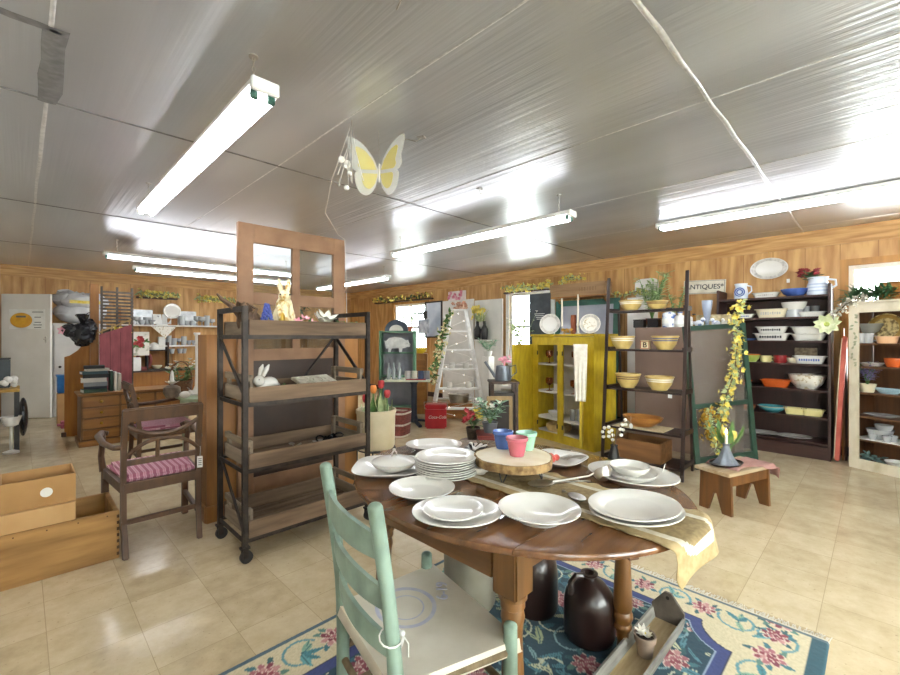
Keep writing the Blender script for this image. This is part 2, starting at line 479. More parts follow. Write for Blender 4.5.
# foil tape over the ceiling seams
tape = mat('foil_seam_tape', 'e9e9e9', 'd2d2d2', .35, .6, 30, (1, 1, 1), .5)
tapeg = mat('dull_seam_tape', '8f8f90', '757576', .45, .5, 20, (1, 1, 1), .4)
def seam(n, p0, p1, w, m=tape, h=.003):
    p0, p1 = Vector((*p0, CH)), Vector((*p1, CH)); q = MB(); k = 26 if (p1 - p0).length > 2 else 5; d = (p1 - p0) / k
    sd = Vector((-d.y, d.x, 0)).normalized()
    vs_ = []
    for i in range(k + 1):
        o = random.uniform(-.006, .006); ww = w * random.uniform(.8, 1.15) / 2; p = p0 + d * i + sd * o
        for e, zz in ((-1, -.0005), (-.5, -h), (.5, -h), (1, -.0005)): vs_.append(p + sd * (e * ww) + Vector((0, 0, zz)))
    q.add(vs_, [(i * 4 + j, i * 4 + j + 1, i * 4 + j + 5, i * 4 + j + 4) for i in range(k) for j in range(3)])
    return struct(q.build('trim_%d' % n, m))
n = 3
for x in (.09, 1.31, 2.53, 3.75, 4.97, 6.19):
    seam(n, (x, Y0), (x, Y1), .012 if x != .09 else .02, tape); n += 1
for y in (.63, 3.07, 5.51, 7.95):
    seam(n, (X0, y), (X1, y), .024 if y == .63 else .018, tape if y == .63 else tapeg, .005); n += 1
seam(n, (.095, 2.33), (.1, 3.1), .085, tapeg, .004); n += 1
seam(n, (X0, 2.34), (.12, 2.36), .05, tapeg, .004); n += 1
# open white door at the far left
dr = MB(); ang = math.atan2(9.59 - 10.09, .348 + .217)
dr.m = Tr(-.215, 10.09, 0) @ Rz(ang)
dr.box((.378, 0, 1.02), (.755, .04, 2.02), bev=.004)
white_door = struct(dr.build('door_1', mat('door_white', 'e6e3de', 'd9d5ce', .5, scale=2)))
hd = MB(); hd.m = dr.m; hd.box((.69, -.026, 1.28), (.028, .012, .11), bev=.004); hd.cyl((.69, -.03, 1.29), (.69, -.06, 1.29), .01)
hd.build('door_handle', steel, white_door)
pst = MB(); pst.m = dr.m; pst.box((.4, -.0215, 1.62), (.55, .002, .32))
po = single('door_poster', pst, paper, 'white printed notice with yellow oval emblem fixed to the white door', 'poster')
q = MB(); q.m = dr.m; q.lathe([(0, 0), (.17, 0), (.17, .002), (0, .002)], 32, sy=.72, M=Tr(.31, -.0225, 1.6) @ Rx(PI / 2))
q.build('yellow_emblem', mat('notice_yellow', 'd9a32c', 'c98f20', .6), po)
prm = mat('print_grey', '6b6b6b', rough=.8)
q = MB(); q.m = dr.m; q.box((.31, -.0265, 1.66), (.15, .002, .03)); q.build('printed_line', prm, po)
for i, wd in enumerate((.17, .0, .1, .0, .1, .13, .11)):
    if wd: q = MB(); q.m = dr.m; q.box((.565, -.0235, 1.735 - i * .042), (wd, .002, .012)); q.build('printed_line', prm, po)

# ------------------------------------------------------------------ ceiling lights
tube_m = mat('lit_tube', 'f6f8ff', emit=TUBE)
fix_white = mat('fixture_white', 'efeeea', 'dedcd6', .35, scale=4)
sock = mat('green_socket', '2f5a4a', '1f3f35', .4)
def fixture(label, loc, rz, chains=True, z=2.32):
    t = thing('fluorescent_light', label, 'ceiling light', (loc[0], loc[1], z), rz, 'fluorescent shop lights under the foil ceiling')
    L = 2.44
    b = MB(); b.box((0, L / 2, .062), (.105, L, .036), bev=.004)
    b.prism([(-.064, .04), (-.02, .046), (.02, .046), (.064, .04), (.055, .05), (-.055, .05)], 0, L, Rx(PI / 2) @ Matrix.Diagonal((1, 1, -1, 1)))
    b.build('housing', fix_white, t)
    for y in (-.008, L + .008):
        MB().box((0, y, .052), (.115, .02, .055), bev=.004).build('end_cap', fix_white, t)
    for sx in (-.036, .036):
        MB().cyl((sx, .03, .018), (sx, L - .03, .018), .0165, n=12).build('tube', tube_m, t)
        for y in (.02, L - .02):
            MB().box((sx, y, .02), (.03, .02, .04), bev=.004).build('socket', sock, t)
    if chains:
        h = CH - z - .08
        for y in (.12, L - .12):
            c = MB(); nl = max(2, int(h / .022))
            for i in range(nl):
                zz = .08 + (i + .5) * h / nl; a = PI / 2 * (i % 2)
                c.tube([(math.cos(a) * .006 * math.cos(q), math.sin(a) * .006 * math.cos(q) + y, zz + .014 * math.sin(q)) for q in [k * PI / 4 for k in range(8)]], .0018, 5, True)
            c.cyl((0, y, CH - z - .006), (0, y, CH - z), .02)
            c.build('hanging_chain', steel, t)
    return t
fixture('white twin-tube light hanging nearest, above the dark armchair and wheeled rack', (.725, 1.83), 0)
fixture('white twin-tube light hanging in mid room beyond the yellow butterfly', (3.31, 1.85), 0)
fixture('white twin-tube light fixed close under the ceiling near the dishware shelves', (4.9, -.75), 0, False, 2.475)
fixture('white twin-tube light far left, the nearer of the two crosswise ones', (3.18, 6.84), PI / 2)
fixture('white twin-tube light far left, the one nearest the back wall', (3.64, 7.92), PI / 2)
fixture('white twin-tube light deep in the room, seen through the salvaged door glass', (4.47, 5.98), 0)
fixture('added unseen twin-tube fill light behind the camera by the near wall', (2.6, -2.6), 0)  # added fixture out of view, brightens the near side of the room

# ------------------------------------------------------------------ rug (woven pattern painted per knot)
def make_rug():
    x0, x1, y0, y1 = -.05, 2.47, .15, 1.82
    st = .006; nx = int((x1 - x0) / st); ny = int((y1 - y0) / st)
    rnd = random.Random(5)
    X, Y = np.meshgrid(np.linspace(x0, x1, nx), np.linspace(y0, y1, ny), indexing='ij')
    C = np.zeros((nx, ny, 3)); c = lambda h: np.array(lin(h)[:3])
    cream, teal, indigo, slate = c('c9bd9c'), c('173f4f'), c('333f74'), c('465f6e')
    C[:] = cream
    fx0, fx1, fy0, fy1 = x0 + .22, 2.24, .43, 1.58
    def field(g):
        dx = np.minimum(X - fx0 - g, fx1 - g - X); dy = np.minimum(Y - fy0 - g, fy1 - g - Y)
        ins = (dx > 0) & (dy > 0)
        nx_ = np.minimum(X - fx0, fx1 - X); ny_ = np.minimum(Y - fy0, fy1 - Y)
        return ins & ~(np.hypot(nx_ + .02, ny_ + .02) < .17 + g)
    C[field(0)] = c('2a2f4a'); C[field(.006)] = indigo; C[field(.05)] = c('8fa0b4'); C[field(.055)] = teal
    def blob(px, py, rx, ry, a, col, edge=None, only=None):
        ca, sa = math.cos(a), math.sin(a); u = (X - px) * ca + (Y - py) * sa; v = -(X - px) * sa + (Y - py) * ca
        d = (u / rx) ** 2 + (v / ry) ** 2; m = d < 1
        if only is not None: m &= only
        if edge is not None: C[m] = edge; m &= d < .68
        C[m] = col
    def leafp(px, py, ln, w, a, col, only=None, vein=None):
        ca, sa = math.cos(a), math.sin(a); u = ((X - px) * ca + (Y - py) * sa) / ln; v = (-(X - px) * sa + (Y - py) * ca)
        v = v - .25 * ln * u * u
        m = (u > 0) & (u < 1) & (np.abs(v) < w * np.sin(np.clip(u, 0, 1) * PI) ** .8)
        if only is not None: m &= only
        C[m] = col
        if vein is not None: C[m & (np.abs(v) < w * .16)] = vein
    def scroll(px, py, r, a0, a1, w, col, only=None):
        dx, dy = X - px, Y - py; rr = np.hypot(dx, dy); an = (np.arctan2(dy, dx) - a0) % (2 * PI)
        m = (an < (a1 - a0)) & (np.abs(rr - r * (1 - .35 * an / (a1 - a0))) < w)
        if only is not None: m &= only
        C[m] = col
    pinks = [c('8a3f4a'), c('a3636b'), c('7a3242'), c('b88482')]
    def flower(px, py, r, only=None):
        for k in range(6):
            a = k * PI / 3 + rnd.random()
            leafp(px + .7 * r * math.cos(a), py + .7 * r * math.sin(a), r * .9, r * .22, a, rnd.choice([c('3d6f78'), c('587f74'), c('2f5a60')]), only)
        for ring, n, rr in ((.72, 8, .36), (.36, 6, .3), (0, 1, .28)):
            for k in range(n):
                a = 2 * PI * k / n + ring
                blob(px + ring * r * math.cos(a), py + ring * r * math.sin(a), r * rr, r * rr * .72, a, rnd.choice(pinks), c('d6bcb0'), only)
    F = field(.06)
    # field: sprays of leaves, then blooms
    for k in range(420):
        px, py = rnd.uniform(fx0, fx1), rnd.uniform(fy0, fy1); a = rnd.uniform(0, 2 * PI)
        leafp(px, py, rnd.uniform(.05, .13), rnd.uniform(.008, .017), a, rnd.choice([c('c9c9a4'), c('7fa3a6'), c('4f8390'), c('a9b48d'), c('30687a')]), F, c('2c5560'))
    for k in range(60):
        scroll(rnd.uniform(fx0, fx1), rnd.uniform(fy0, fy1), rnd.uniform(.04, .09), rnd.uniform(0, 6), rnd.uniform(6, 9), .004, rnd.choice([c('c4c8b0'), c('7da0a6')]), F)
    for i in range(7):
        for j in range(4):
            flower(fx0 + .15 + i * .31 + rnd.uniform(-.05, .05), fy0 + .14 + j * .29 + rnd.uniform(-.04, .04), rnd.uniform(.045, .07), F)
    B = ~field(-.012)
    for k in range(0, 9):                                   # borders along both long sides
        px = x0 + .12 + k * .3
        for py in (y0 + .17, y1 - .13):
            scroll(px + .15, py, .085, .4 + (k % 2) * PI, 5.4 + (k % 2) * PI, .006, c('5e8f98'), B)
            for q in range(5): leafp(px + .15, py, rnd.uniform(.06, .1), .014, rnd.uniform(0, 6.3), rnd.choice([c('5e9aa0'), c('7ea58f'), c('3f7f8a')]), B, c('35656c'))
            flower(px, py, .058, B)
    for k in range(6):                                      # borders across both ends
        py = y0 + .17 + k * .28
        for px in (x1 - .13, x0 + .12):
            scroll(px, py + .14, .08, 1.4 + (k % 2) * PI, 6.2 + (k % 2) * PI, .006, c('5e8f98'), B)
            for q in range(4): leafp(px, py + .14, rnd.uniform(.05, .09), .013, rnd.uniform(0, 6.3), rnd.choice([c('6fa0a0'), c('8aa88f'), c('3f7f8a')]), B, c('35656c'))
            flower(px, py, .05, B)
    C[(Y > y1 - .028)] = slate; C[(Y < y0 + .055)] = c('1f4b58')
    m = (X > x1 - .035); C[m] = c('55656b'); C[(X > x1 - .016)] = c('cfc6b0'); C[X < x0 + .03] = slate
    C[field(.06)] *= .85
    C *= np.random.RandomState(2).uniform(.86, 1.08, (nx, ny, 1))
    Z = .011 + .0012 * np.random.RandomState(3).rand(nx, ny)
    Z[0, :] = Z[-1, :] = .001; Z[:, 0] = Z[:, -1] = .001
    V = np.stack([X, Y, Z], -1).reshape(-1, 3)
    I = np.arange(nx * ny).reshape(nx, ny)
    Q = np.stack([I[:-1, :-1], I[1:, :-1], I[1:, 1:], I[:-1, 1:]], -1).reshape(-1, 4)
    me = bpy.data.meshes.new('pile')
    me.vertices.add(len(V)); me.vertices.foreach_set('co', V.ravel())
    me.loops.add(Q.size); me.loops.foreach_set('vertex_index', Q.ravel().astype(np.int32))
    me.polygons.add(len(Q)); me.polygons.foreach_set('loop_start', np.arange(0, Q.size, 4, dtype=np.int32))
    me.update(calc_edges=True)
    at = me.color_attributes.new('weave', 'FLOAT_COLOR', 'POINT')
    at.data.foreach_set('color', np.concatenate([C.reshape(-1, 3), np.ones((nx * ny, 1))], 1).ravel())
    m, nt, b = newmat('woven_rug'); a = nt.nodes.new('ShaderNodeAttribute'); a.attribute_name = 'weave'
    nt.links.new(a.outputs['Color'], b.inputs['Base Color']); b.inputs['Roughness'].default_value = .95
    b.inputs['Sheen Weight'].default_value = .15
    me.materials.append(m)
    t = thing('floral_rug', 'cream and blue floral rug with pink blossoms under the oval table', 'rug', ((x0 + x1) / 2, (y0 + y1) / 2, 0))
    o = bpy.data.objects.new('pile', me); COL.objects.link(o); o.parent = t; o.location = (-(x0 + x1) / 2, -(y0 + y1) / 2, 0)
    fr = MB()
    for sx, xe in ((1, x1), (-1, x0)):
        for k in range(300):
            y = y0 + (y1 - y0) * (k + .5) / 300 + random.uniform(-.002, .002); ln = random.uniform(.03, .05)
            dy = random.uniform(-.014, .014)
            fr.tube([(xe - sx * .004, y, .006), (xe + sx * ln * .5, y + dy * .4, .005), (xe + sx * ln, y + dy, .0022)], .0021, 4)
    f = fr.build('fringe', mat('fringe_cotton', 'd8d3c6', 'c2bbaa', .9), t); f.location = o.location
    f['kind'] = 'stuff'
make_rug()

# ------------------------------------------------------------------ oval drop-leaf table
TC = (1.412, 1.083); TH = .75
tt = wood('table_walnut', '7a5130', '53341c', 'x', 2.4, .2, .015, coat=.4)
tleg = wood('table_leg_wood', '7d5429', '573a1b', 'z', 2.2, .35, .1)
tap = wood('table_apron_wood', '744c26', '503217', 'y', 2.2, .35, .1)
table = thing('drop_leaf_table', 'oval dark walnut table on turned legs laid with white dishes', 'table', (*TC, 0))
A_, B_ = .572, .695
def oval_piece(ya, yb):
    pts = []
    N_ = 40
    def xe(y, g): return (A_ - g) * math.sqrt(max(0, 1 - (y / (B_ - g)) ** 2))
    b = MB()
    prof = [(.014, TH - .026), (0, TH - .018), (0, TH - .008), (.004, TH - .002), (.016, TH), ]
    ys = [ya + (yb - ya) * (.5 - .5 * math.cos(PI * i / N_)) for i in range(N_ + 1)]
    rings = []
    vs_ = []
    for g, z in prof:
        ring = []
        for sgn in (1, -1):
            seq = ys if sgn > 0 else ys[::-1]
            for y in seq:
                yy = max(-(B_ - g) + 1e-4, min(B_ - g - 1e-4, y)); ring.append(len(vs_)); vs_.append((sgn * xe(yy, g), yy, z))
        rings.append(ring)
    fs = []
    n_ = len(rings[0])
    for P_, Q_ in zip(rings, rings[1:]):
        for i in range(n_): j = (i + 1) % n_; fs.append((P_[i], P_[j], Q_[j], Q_[i]))
    fs.append(tuple(rings[0][::-1])); fs.append(tuple(rings[-1]))
    return b.add(vs_, fs)
HY = .385
oval_piece(-HY + .0012, HY - .0012).build('tabletop', tt, table)
oval_piece(-B_ + .0005, -HY - .0012).build('drop_leaf', tt, table)
oval_piece(HY + .0012, B_ - .0005).build('drop_leaf', tt, table)
ap = MB()
for sx in (-1, 1): ap.box((sx * .415, 0, .665), (.022, .54, .115))
for sy in (-1, 1): ap.box((0, sy * .31, .665), (.75, .022, .115))
for sx, sy in ((-1, -1), (1, -1), (-1, 1), (1, 1)): ap.bar((sx * .05, sy * .33, .71), (sx * .2, sy * .6, .71), .03, .024)
ap.build('apron', tap, table)
for sx, sy in ((-1, -1), (1, -1), (1, 1), (-1, 1)):
    l = MB(); x, y = sx * .385, sy * .318
    l.box((x, y, .645), (.088, .088, .155), bev=.006)
    l.lathe([(.0, .57), (.043, .57), (.043, .556), (.034, .552), (.037, .54), (.037, .53), (.03, .525), (.033, .515), (.036, .50), (.032, .48), (.029, .44),
             (.033, .34), (.037, .24), (.039, .19), (.033, .17), (.039, .16), (.041, .145), (.036, .13), (.032, .12), (.037, .11), (.037, .1), (.028, .085), (.022, .04), (.026, .012), (.022, .0115), (0, .0115)], 24, (x, y, 0))
    l.build('leg', tleg, table)

# ------------------------------------------------------------------ green ladder-back chair
gp = mat('worn_green_paint', '93a99b', '778c80', .6, scale=9, bump=.1)
gpw = mat('worn_green_post', '8ba294', '6b7c6e', .65, scale=6, stretch=(3, 3, 1), bump=.1)
rawp = wood('bare_post_wood', '7b6a50', '55472f', 'z', 3, .8)
gc = thing('ladder_back_chair', 'pale green ladder-back chair with cream seat at the oval table', 'chair', (.874, 1.016, 0), math.radians(-12))
def post(y, top):
    b = MB(); k = 12; pts = []; R = []
    for i in range(k + 1):
        z = .013 + (top - .013) * i / k; lean = -.06 * max(0, (z - .42) / .5) ** 1.4
        pts.append((-.17 + lean, y, z)); R.append(.021 if z < .5 else .019)
    b.tube(pts, R, 12); b.ell((pts[-1][0], y, top), (.019, .019, .014))
    return b
for y in (-.2, .2): post(y, .905).build('rear_post', gpw, gc)
def slat(z0, z1, lean):
    b = MB(); n = 14; vs_ = []
    for i in range(n + 1):
        t = -1 + 2 * i / n; y = t * .195; x = -.17 + lean - .028 * (1 - t * t); hz = (z1 - z0) / 2 * (1 - .22 * t * t)
        zc = (z0 + z1) / 2
        for dx, dz in ((-.006, -1), (-.006, 1), (.006, 1), (.006, -1)): vs_.append((x + dx, y, zc + dz * hz))
    fs = [(a * 4 + j, a * 4 + (j + 1) % 4, a * 4 + 4 + (j + 1) % 4, a * 4 + 4 + j) for a in range(n) for j in range(4)] + [(0, 1, 2, 3), (n * 4 + 3, n * 4 + 2, n * 4 + 1, n * 4)]
    return b.add(vs_, fs)
for z0, z1, le in ((.765, .84, -.044), (.635, .703, -.027), (.508, .572, -.01)): slat(z0, z1, le).build('slat', gp, gc)
for y in (-.24, .24):
    b = MB(); b.tube([(.17, y, .012), (.17, y, .3), (.17, y, .495)], [.016, .021, .02], 14); b.ell((.17, y, .495), (.02, .02, .012)); b.build('leg', gpw, gc)
rl = MB()
for z in (.13, .27):
    rl.cyl((.185, -.24, z + .02), (.185, .24, z + .02), .011); rl.cyl((-.17, -.2, z), (-.17, .2, z), .011)
    for s in (-1, 1): rl.cyl((-.17, s * .2, z + .035), (.185, s * .24, z + .035), .011)
rl.build('stretcher', rawp, gc)
seat_rail = MB()
seat_rail.cyl((.185, -.24, .425), (.185, .24, .425), .013); seat_rail.cyl((-.17, -.2, .425), (-.17, .2, .425), .013)
for s in (-1, 1): seat_rail.cyl((-.17, s * .2, .425), (.185, s * .24, .425), .013)
seat_rail.build('seat_rail', rawp, gc)
b = MB(); n = 14; vs_ = []; top = []
for i in range(n + 1):
    for j in range(n + 1):
        u, v = max(0, min(1, (i - 1) / (n - 2))), max(0, min(1, (j - 1) / (n - 2))); x = -.185 + .385 * u; hw = .205 + .04 * u; y = (v * 2 - 1) * hw
        x += {0: -.006, n: .006}.get(i, 0); y += {0: -.008, n: .008}.get(j, 0)
        sag = -.018 * math.sin(PI * u) * math.sin(PI * v); ed = -.028 if i in (0, n) or j in (0, n) else 0
        vs_.append((x, y, .45 + sag + (-.034 if ed else 0)))
b.add(vs_, [(i * (n + 1) + j, (i + 1) * (n + 1) + j, (i + 1) * (n + 1) + j + 1, i * (n + 1) + j + 1) for i in range(n) for j in range(n)])
seat = b.build('seat', mat('cream_seat_cloth', 'd9d2c4', 'c8bfae', .8, scale=6), gc)
md = seat.modifiers.new('thick', 'SOLIDIFY'); md.thickness = .006; md.offset = -1
stampm = mat('faded_blue_stamp', 'b2b3c6', 'c3c2ca', .8, scale=30)
q = MB()
for r, w in ((.1, .014), (.06, .005)):
    pts = []
    vs_ = []; m_ = 40
    for i in range(m_):
        a = 2 * PI * i / m_
        for rr in (r, r - w):
            x, y = .0 + rr * math.cos(a), .08 + rr * math.sin(a); u = (x + .185) / .385; hw = .205 + .04 * u; v = (y / hw + 1) / 2
            vs_.append((x, y, .4518 - .018 * math.sin(PI * u) * math.sin(PI * v)))
    q.add(vs_, [(2 * i, 2 * ((i + 1) % m_), 2 * ((i + 1) % m_) + 1, 2 * i + 1) for i in range(m_)])
q.build('stamp', stampm, gc)
text('stamped_number', '6-19', .055, stampm, gc, (.14, .08, .4475), (0, math.radians(-1), math.radians(60)), .0015)
q = MB()
q.tube([(-.185 + .03 * math.cos(a), -.2 + .027 * math.sin(a), .575 + .01 * math.sin(a)) for a in [k * PI / 6 for k in range(12)]], .0022, 5, True)
for k in (-1, 1): q.tube([(-.157, -.205, .575), (-.15, -.215 + k * .012, .56), (-.152, -.21 + k * .02, .53)], .0018, 5)
q.ell((-.156, -.205, .576), .007)
tag(q.build('tag_string', paper, None, gc.location, gc.rotation_euler.z), 'white string bow tied around the green ladder-back chair post', 'string')

# ------------------------------------------------------------------ dark armchairs with pink striped seats
dw = wood('dark_chair_wood', '5f4127', '412a18', 'z', 2.5, .5, .05)
m, nt, b_ = newmat('pink_striped_cloth'); N, L = nt.nodes, nt.links
tc = N.new('ShaderNodeTexCoord'); wv = N.new('ShaderNodeTexWave'); wv.bands_direction = 'X'; wv.inputs['Scale'].default_value = 9; wv.inputs['Distortion'].default_value = .3
L.new(tc.outputs['Object'], wv.inputs['Vector']); rp = N.new('ShaderNodeValToRGB'); rp.color_ramp.interpolation = 'CONSTANT'
rp.color_ramp.elements[0].color = lin('9c5c70'); rp.color_ramp.elements[1].color = lin('d3b0b6'); rp.color_ramp.elements[1].position = .55
e = rp.color_ramp.elements.new(.8); e.color = lin('bd8796')
L.new(wv.outputs['Color'], rp.inputs[0]); L.new(rp.outputs[0], b_.inputs['Base Color']); b_.inputs['Roughness'].default_value = .85
striped = m
def arc(p0, p1, sag, n=12, ax=2):
    p0, p1 = Vector(p0), Vector(p1); r = []
    for i in range(n + 1):
        t = i / n; p = p0.lerp(p1, t); p[ax] += sag * 4 * t * (1 - t); r.append(p)
    return r
def armchair(label, loc, rz):
    t = thing('armchair', label, 'chair', loc, rz, None)     # local: back at -y, faces +y
    W, D = .2, .25
    for s in (-1, 1):
        b = MB(); pts = [(s * W * .98, -D - .06, 0), (s * W, -D - .01, .2), (s * W, -D, .43), (s * W, -D - .02, .65), (s * W * .99, -D - .07, .89)]
        for p, q in zip(pts, pts[1:]): b.bar(p, q, .03, .036, .004)
        for p in pts[1:-1]: b.box(p, (.0295, .0355, .03))
        b.build('rear_post', dw, t)
        b = MB(); b.bar((s * .235, D - .03, 0), (s * .235, D - .03, .43), .04, .04, .005); b.build('leg', dw, t)
        b = MB(); b.tube([(s * .245, D - .03, .42), (s * .252, D - .0, .52), (s * .25, D - .05, .62), (s * .25, D - .02, .668)], [.02, .018, .017, .02], 8)
        b.build('arm_support', dw, t)
        b = MB(); b.tube([(s * .2, -D - .02, .66), (s * .235, -D + .08, .645), (s * .268, 0, .65), (s * .275, D - .08, .668), (s * .25, D, .672), (s * .215, D - .01, .668)], [.015, .016, .018, .021, .022, .014], 10)
        b.build('arm', dw, t)
        b = MB(); b.bar((s * .2, -D - .02, .17), (s * .235, D - .03, .17), .022, .03); b.build('stretcher', dw, t)
    b = MB(); b.bar((-.2, -D, .2), (.2, -D, .2), .022, .028); b.build('stretcher', dw, t)
    b = MB()
    b.box((0, -D - .008, .41), (.4, .03, .06)); b.box((0, D - .03, .41), (.47, .03, .06))
    for s in (-1, 1): b.bar((s * .2, -D, .41), (s * .235, D - .03, .41), .026, .06)
    b.build('seat_frame', dw, t)
    b = MB(); b.prism([(-.188, -D + .012), (.188, -D + .012), (.226, D - .03), (-.226, D - .03)], .425, .478, None, .02); b.build('seat', striped, t)
    b = MB(); b.box((0, -D - .062, .855), (.425, .026, .085), Rx(.2), .008); b.build('top_rail', dw, t)
    b = MB(); b.box((0, -D - .012, .56), (.375, .02, .035), None, .004); b.build('lower_rail', dw, t)
    b = MB(); b.tube(arc((-.19, -D - .05, .79), (.19, -D - .05, .79), -.07), .014, 8); b.build('back_splat', dw, t)
    b = MB()
    b.tube(arc((-.19, -D - .03, .60), (.0, -D - .034, .685), .03), .012, 8); b.tube(arc((.19, -D - .03, .60), (.0, -D - .034, .685), .03), .012, 8)
    b.tube([(-.03, -D - .02, .575), (-.03, -D - .035, .69)], .012, 8)
    b.build('back_splat', dw, t)
    return t
armchair('nearer dark wooden armchair with pink striped seat seen from behind', (.635, 3.47, 0), 0)
armchair('farther dark wooden armchair with pink seat drawn up to the pale green table', (1.03, 5.05, 0), -PI / 2)
q = MB(); q.box((0, 0, 0), (.032, .002, .075), None, .003)
tg = single('price_tag', q, paper, 'white price tag hanging on the nearer dark armchair back post', 'tag', (.835, 3.17, .5), -.4)
q = MB(); q.tube([(0, 0, .036), (.002, .006, .07), (0, .012, .1)], .0012, 4); q.build('tag_string', paper, tg)
q = MB()
for k in range(4): q.box((0, -.0014, .02 - k * .013), (.02, .0008, .004))
q.build('writing', mat('ink', '44434a', rough=.8), tg)

# ------------------------------------------------------------------ wooden crate and cardboard boxes at the left
cr_w = wood('old_pine_crate', 'b58a4f', '866032', 'x', 2, .65, .2)
cr = thing('wooden_crate', 'long worn pine crate on the floor holding two cardboard boxes', 'crate', (.09, 3.44, 0))
def open_box(name, c, d, t, m, parent, floor=True, parts=None):
    w, l, h = d; x, y, z = c
    nm = parts or ('front_board', 'back_board', 'end_board', 'bottom_board')
    MB().box((x, y - l / 2 + t / 2, z + h / 2), (w, t, h), None, .003).build(nm[0], m, parent)
    MB().box((x, y + l / 2 - t / 2, z + h / 2), (w, t, h), None, .003).build(nm[1], m, parent)
    for s in (-1, 1): MB().box((x + s * (w / 2 - t / 2), y, z + h / 2), (t, l - 2 * t, h - .004), None, .003).build(nm[2], m, parent)
    MB().box((x, y, z + .008), (w - 2 * t, l - 2 * t, .016)).build(nm[3], m, parent)
open_box('c', (0, 0, 0), (.655, .44, .285), .024, cr_w, cr)
q = MB()
for k in range(7):
    q.box((.3205, -.2212, .03 + k * .037), (.012, .002, .018))
for k in range(5): q.box((-.25 + k * .13, -.2208, .265), (.006, .0015, .006))
q.build('joint_and_nail', mat('dark_joint', '4f361d', rough=.8), cr)
card = mat('cardboard', 'b88f5c', 'a67e4d', .8, scale=3)
cardl = mat('cardboard_light', 'c39d6b', 'b58d5a', .8, scale=3)
def carton(label, loc, d, open_, m):
    t = thing('cardboard_box', label, 'box', loc); w, l, h = d; k = .006
    b = MB()
    b.box((0, -l / 2, h / 2), (w, k, h)); b.box((0, l / 2, h / 2), (w, k, h)); b.box((-w / 2, 0, h / 2), (k, l, h)); b.box((w / 2, 0, h / 2), (k, l, h)); b.box((0, 0, .003), (w, l, k))
    if not open_: b.box((0, 0, h - .003), (w, l, k))
    b.build('carton', m, t); return t
carton('lower closed cardboard box sunk inside the long pine crate', (.055, 3.395, .017), (.325, .31, .368), False, cardl)
bx = carton('upper open cardboard box with round white sticker on its front', (.07, 3.405, .386), (.3, .27, .155), True, card)
q = MB(); q.lathe([(0, 0), (.026, 0), (.026, .0012), (0, .0012)], 24, M=Tr(.03, -.1385, .075) @ Rx(PI / 2)); q.build('sticker', paper, bx)
q = MB(); q.box((.05, .02, .05), (.09, .06, .085), Rz(.4)); q.box((-.06, .04, .02), (.08, .09, .03), Rz(-.2))
tag(q.build('folded_paper', paper, None, bx.location), 'crumpled white paper inside the upper open cardboard box', 'paper')

# ------------------------------------------------------------------ wheeled rack with four crates
RX0, RX1, RY0, RY1 = .925, 1.775, 2.62, 3.06
rk = thing('wheeled_rack', 'black iron wheeled rack holding four weathered wooden crate shelves', 'shelf rack', ((RX0 + RX1) / 2, (RY0 + RY1) / 2, 0))
rw, rd = (RX1 - RX0) / 2, (RY1 - RY0) / 2
for sx in (-1, 1):
    for sy in (-1, 1):
        MB().box((sx * rw, sy * rd, .80), (.03, .03, 1.41), None, .002).build('upright', dark_iron, rk)
        c = MB(); c.m = Tr(sx * rw, sy * rd, 0)
        c.box((0, 0, .09), (.05, .04, .012)); c.box((0, -.017, .062), (.03, .004, .06)); c.box((0, .017, .062), (.03, .004, .06)); c.cyl((0, 0, .08), (0, 0, .1), .014)
        cs = c.build('caster', dark_iron, rk)
        w = MB(); w.m = Tr(sx * rw, sy * rd, 0); w.cyl((.008, -.013, .035), (.008, .013, .035), .035, n=20); w.build('wheel', black, cs)
    f = MB(); f.box((sx * rw, 0, 1.49), (.03, 2 * rd - .03, .03), None, .002); f.build('top_bar', dark_iron, rk)
for p0, p1, w_, t_ in (((-rw, rd - .01, 1.31), (-rw, -rd + .01, .98), .008, .028), ((-rw, rd - .01, .55), (-rw, -rd + .02, .18), .008, .028),
                      ((rw, rd - .01, 1.31), (rw, -rd + .01, .98), .008, .028), ((rw - .02, rd, 1.32), (.1, rd + .005, .95), .028, .008)):
    MB().bar(p0, p1, w_, t_).build('brace', dark_iron, rk)
TRAYZ = (1.335, .935, .545, .14)
for zi, z in enumerate(TRAYZ):
    f = MB(); hh = .03
    f.box((0, -rd - .004, z - .012), (2 * rw, .008, .024)); f.box((0, rd + .004, z - .012), (2 * rw, .008, .024))
    for sx in (-1, 1): f.box((sx * (rw + .004), 0, z - .012), (.008, 2 * rd, .024))
    f.box((0, -rd + .012, z - .003), (2 * rw - .03, .03, .006)); f.box((0, rd - .012, z - .003), (2 * rw - .03, .03, .006))
    f.build('shelf_frame', dark_iron, rk)
    t = MB(); w = rw - .02; d_ = rd - .002
    th = .09 + .012 * (zi == 3)
    t.box((0, -d_ - .006, z + th / 2), (2 * w, .016, th), None, .003); t.box((0, d_ - .01, z + th / 2), (2 * w, .014, th), None, .003)
    for k in range(7): t.box((0, -d_ + .03 + k * (2 * d_ - .05) / 6, z + .005), (2 * w - .004, (2 * d_ - .05) / 6 - .013, .01))
    tr = t.build('tray', grayw, rk)
    for sx in (-1, 1):
        e = MB(); e.box((sx * (w - .008), 0, z + .042), (.014, 2 * d_ - .05, .084), None, .003)
        if zi:
            e.box((sx * (w - .008), 0, z + .142), (.014, 2 * d_ - .03, .04), None, .003)
            for sy in (-1, 1): e.box((sx * (w - .024), sy * (d_ - .035), z + .085), (.018, .045, .15), None, .003)
        e.build('tray_end', grayw2, rk)
RC = Vector((*rk.location[:2], 0))
def on_rack(px, tray, y):  # world spot inside a tray
    return (*wy(px, y), TRAYZ[tray] + .0105)
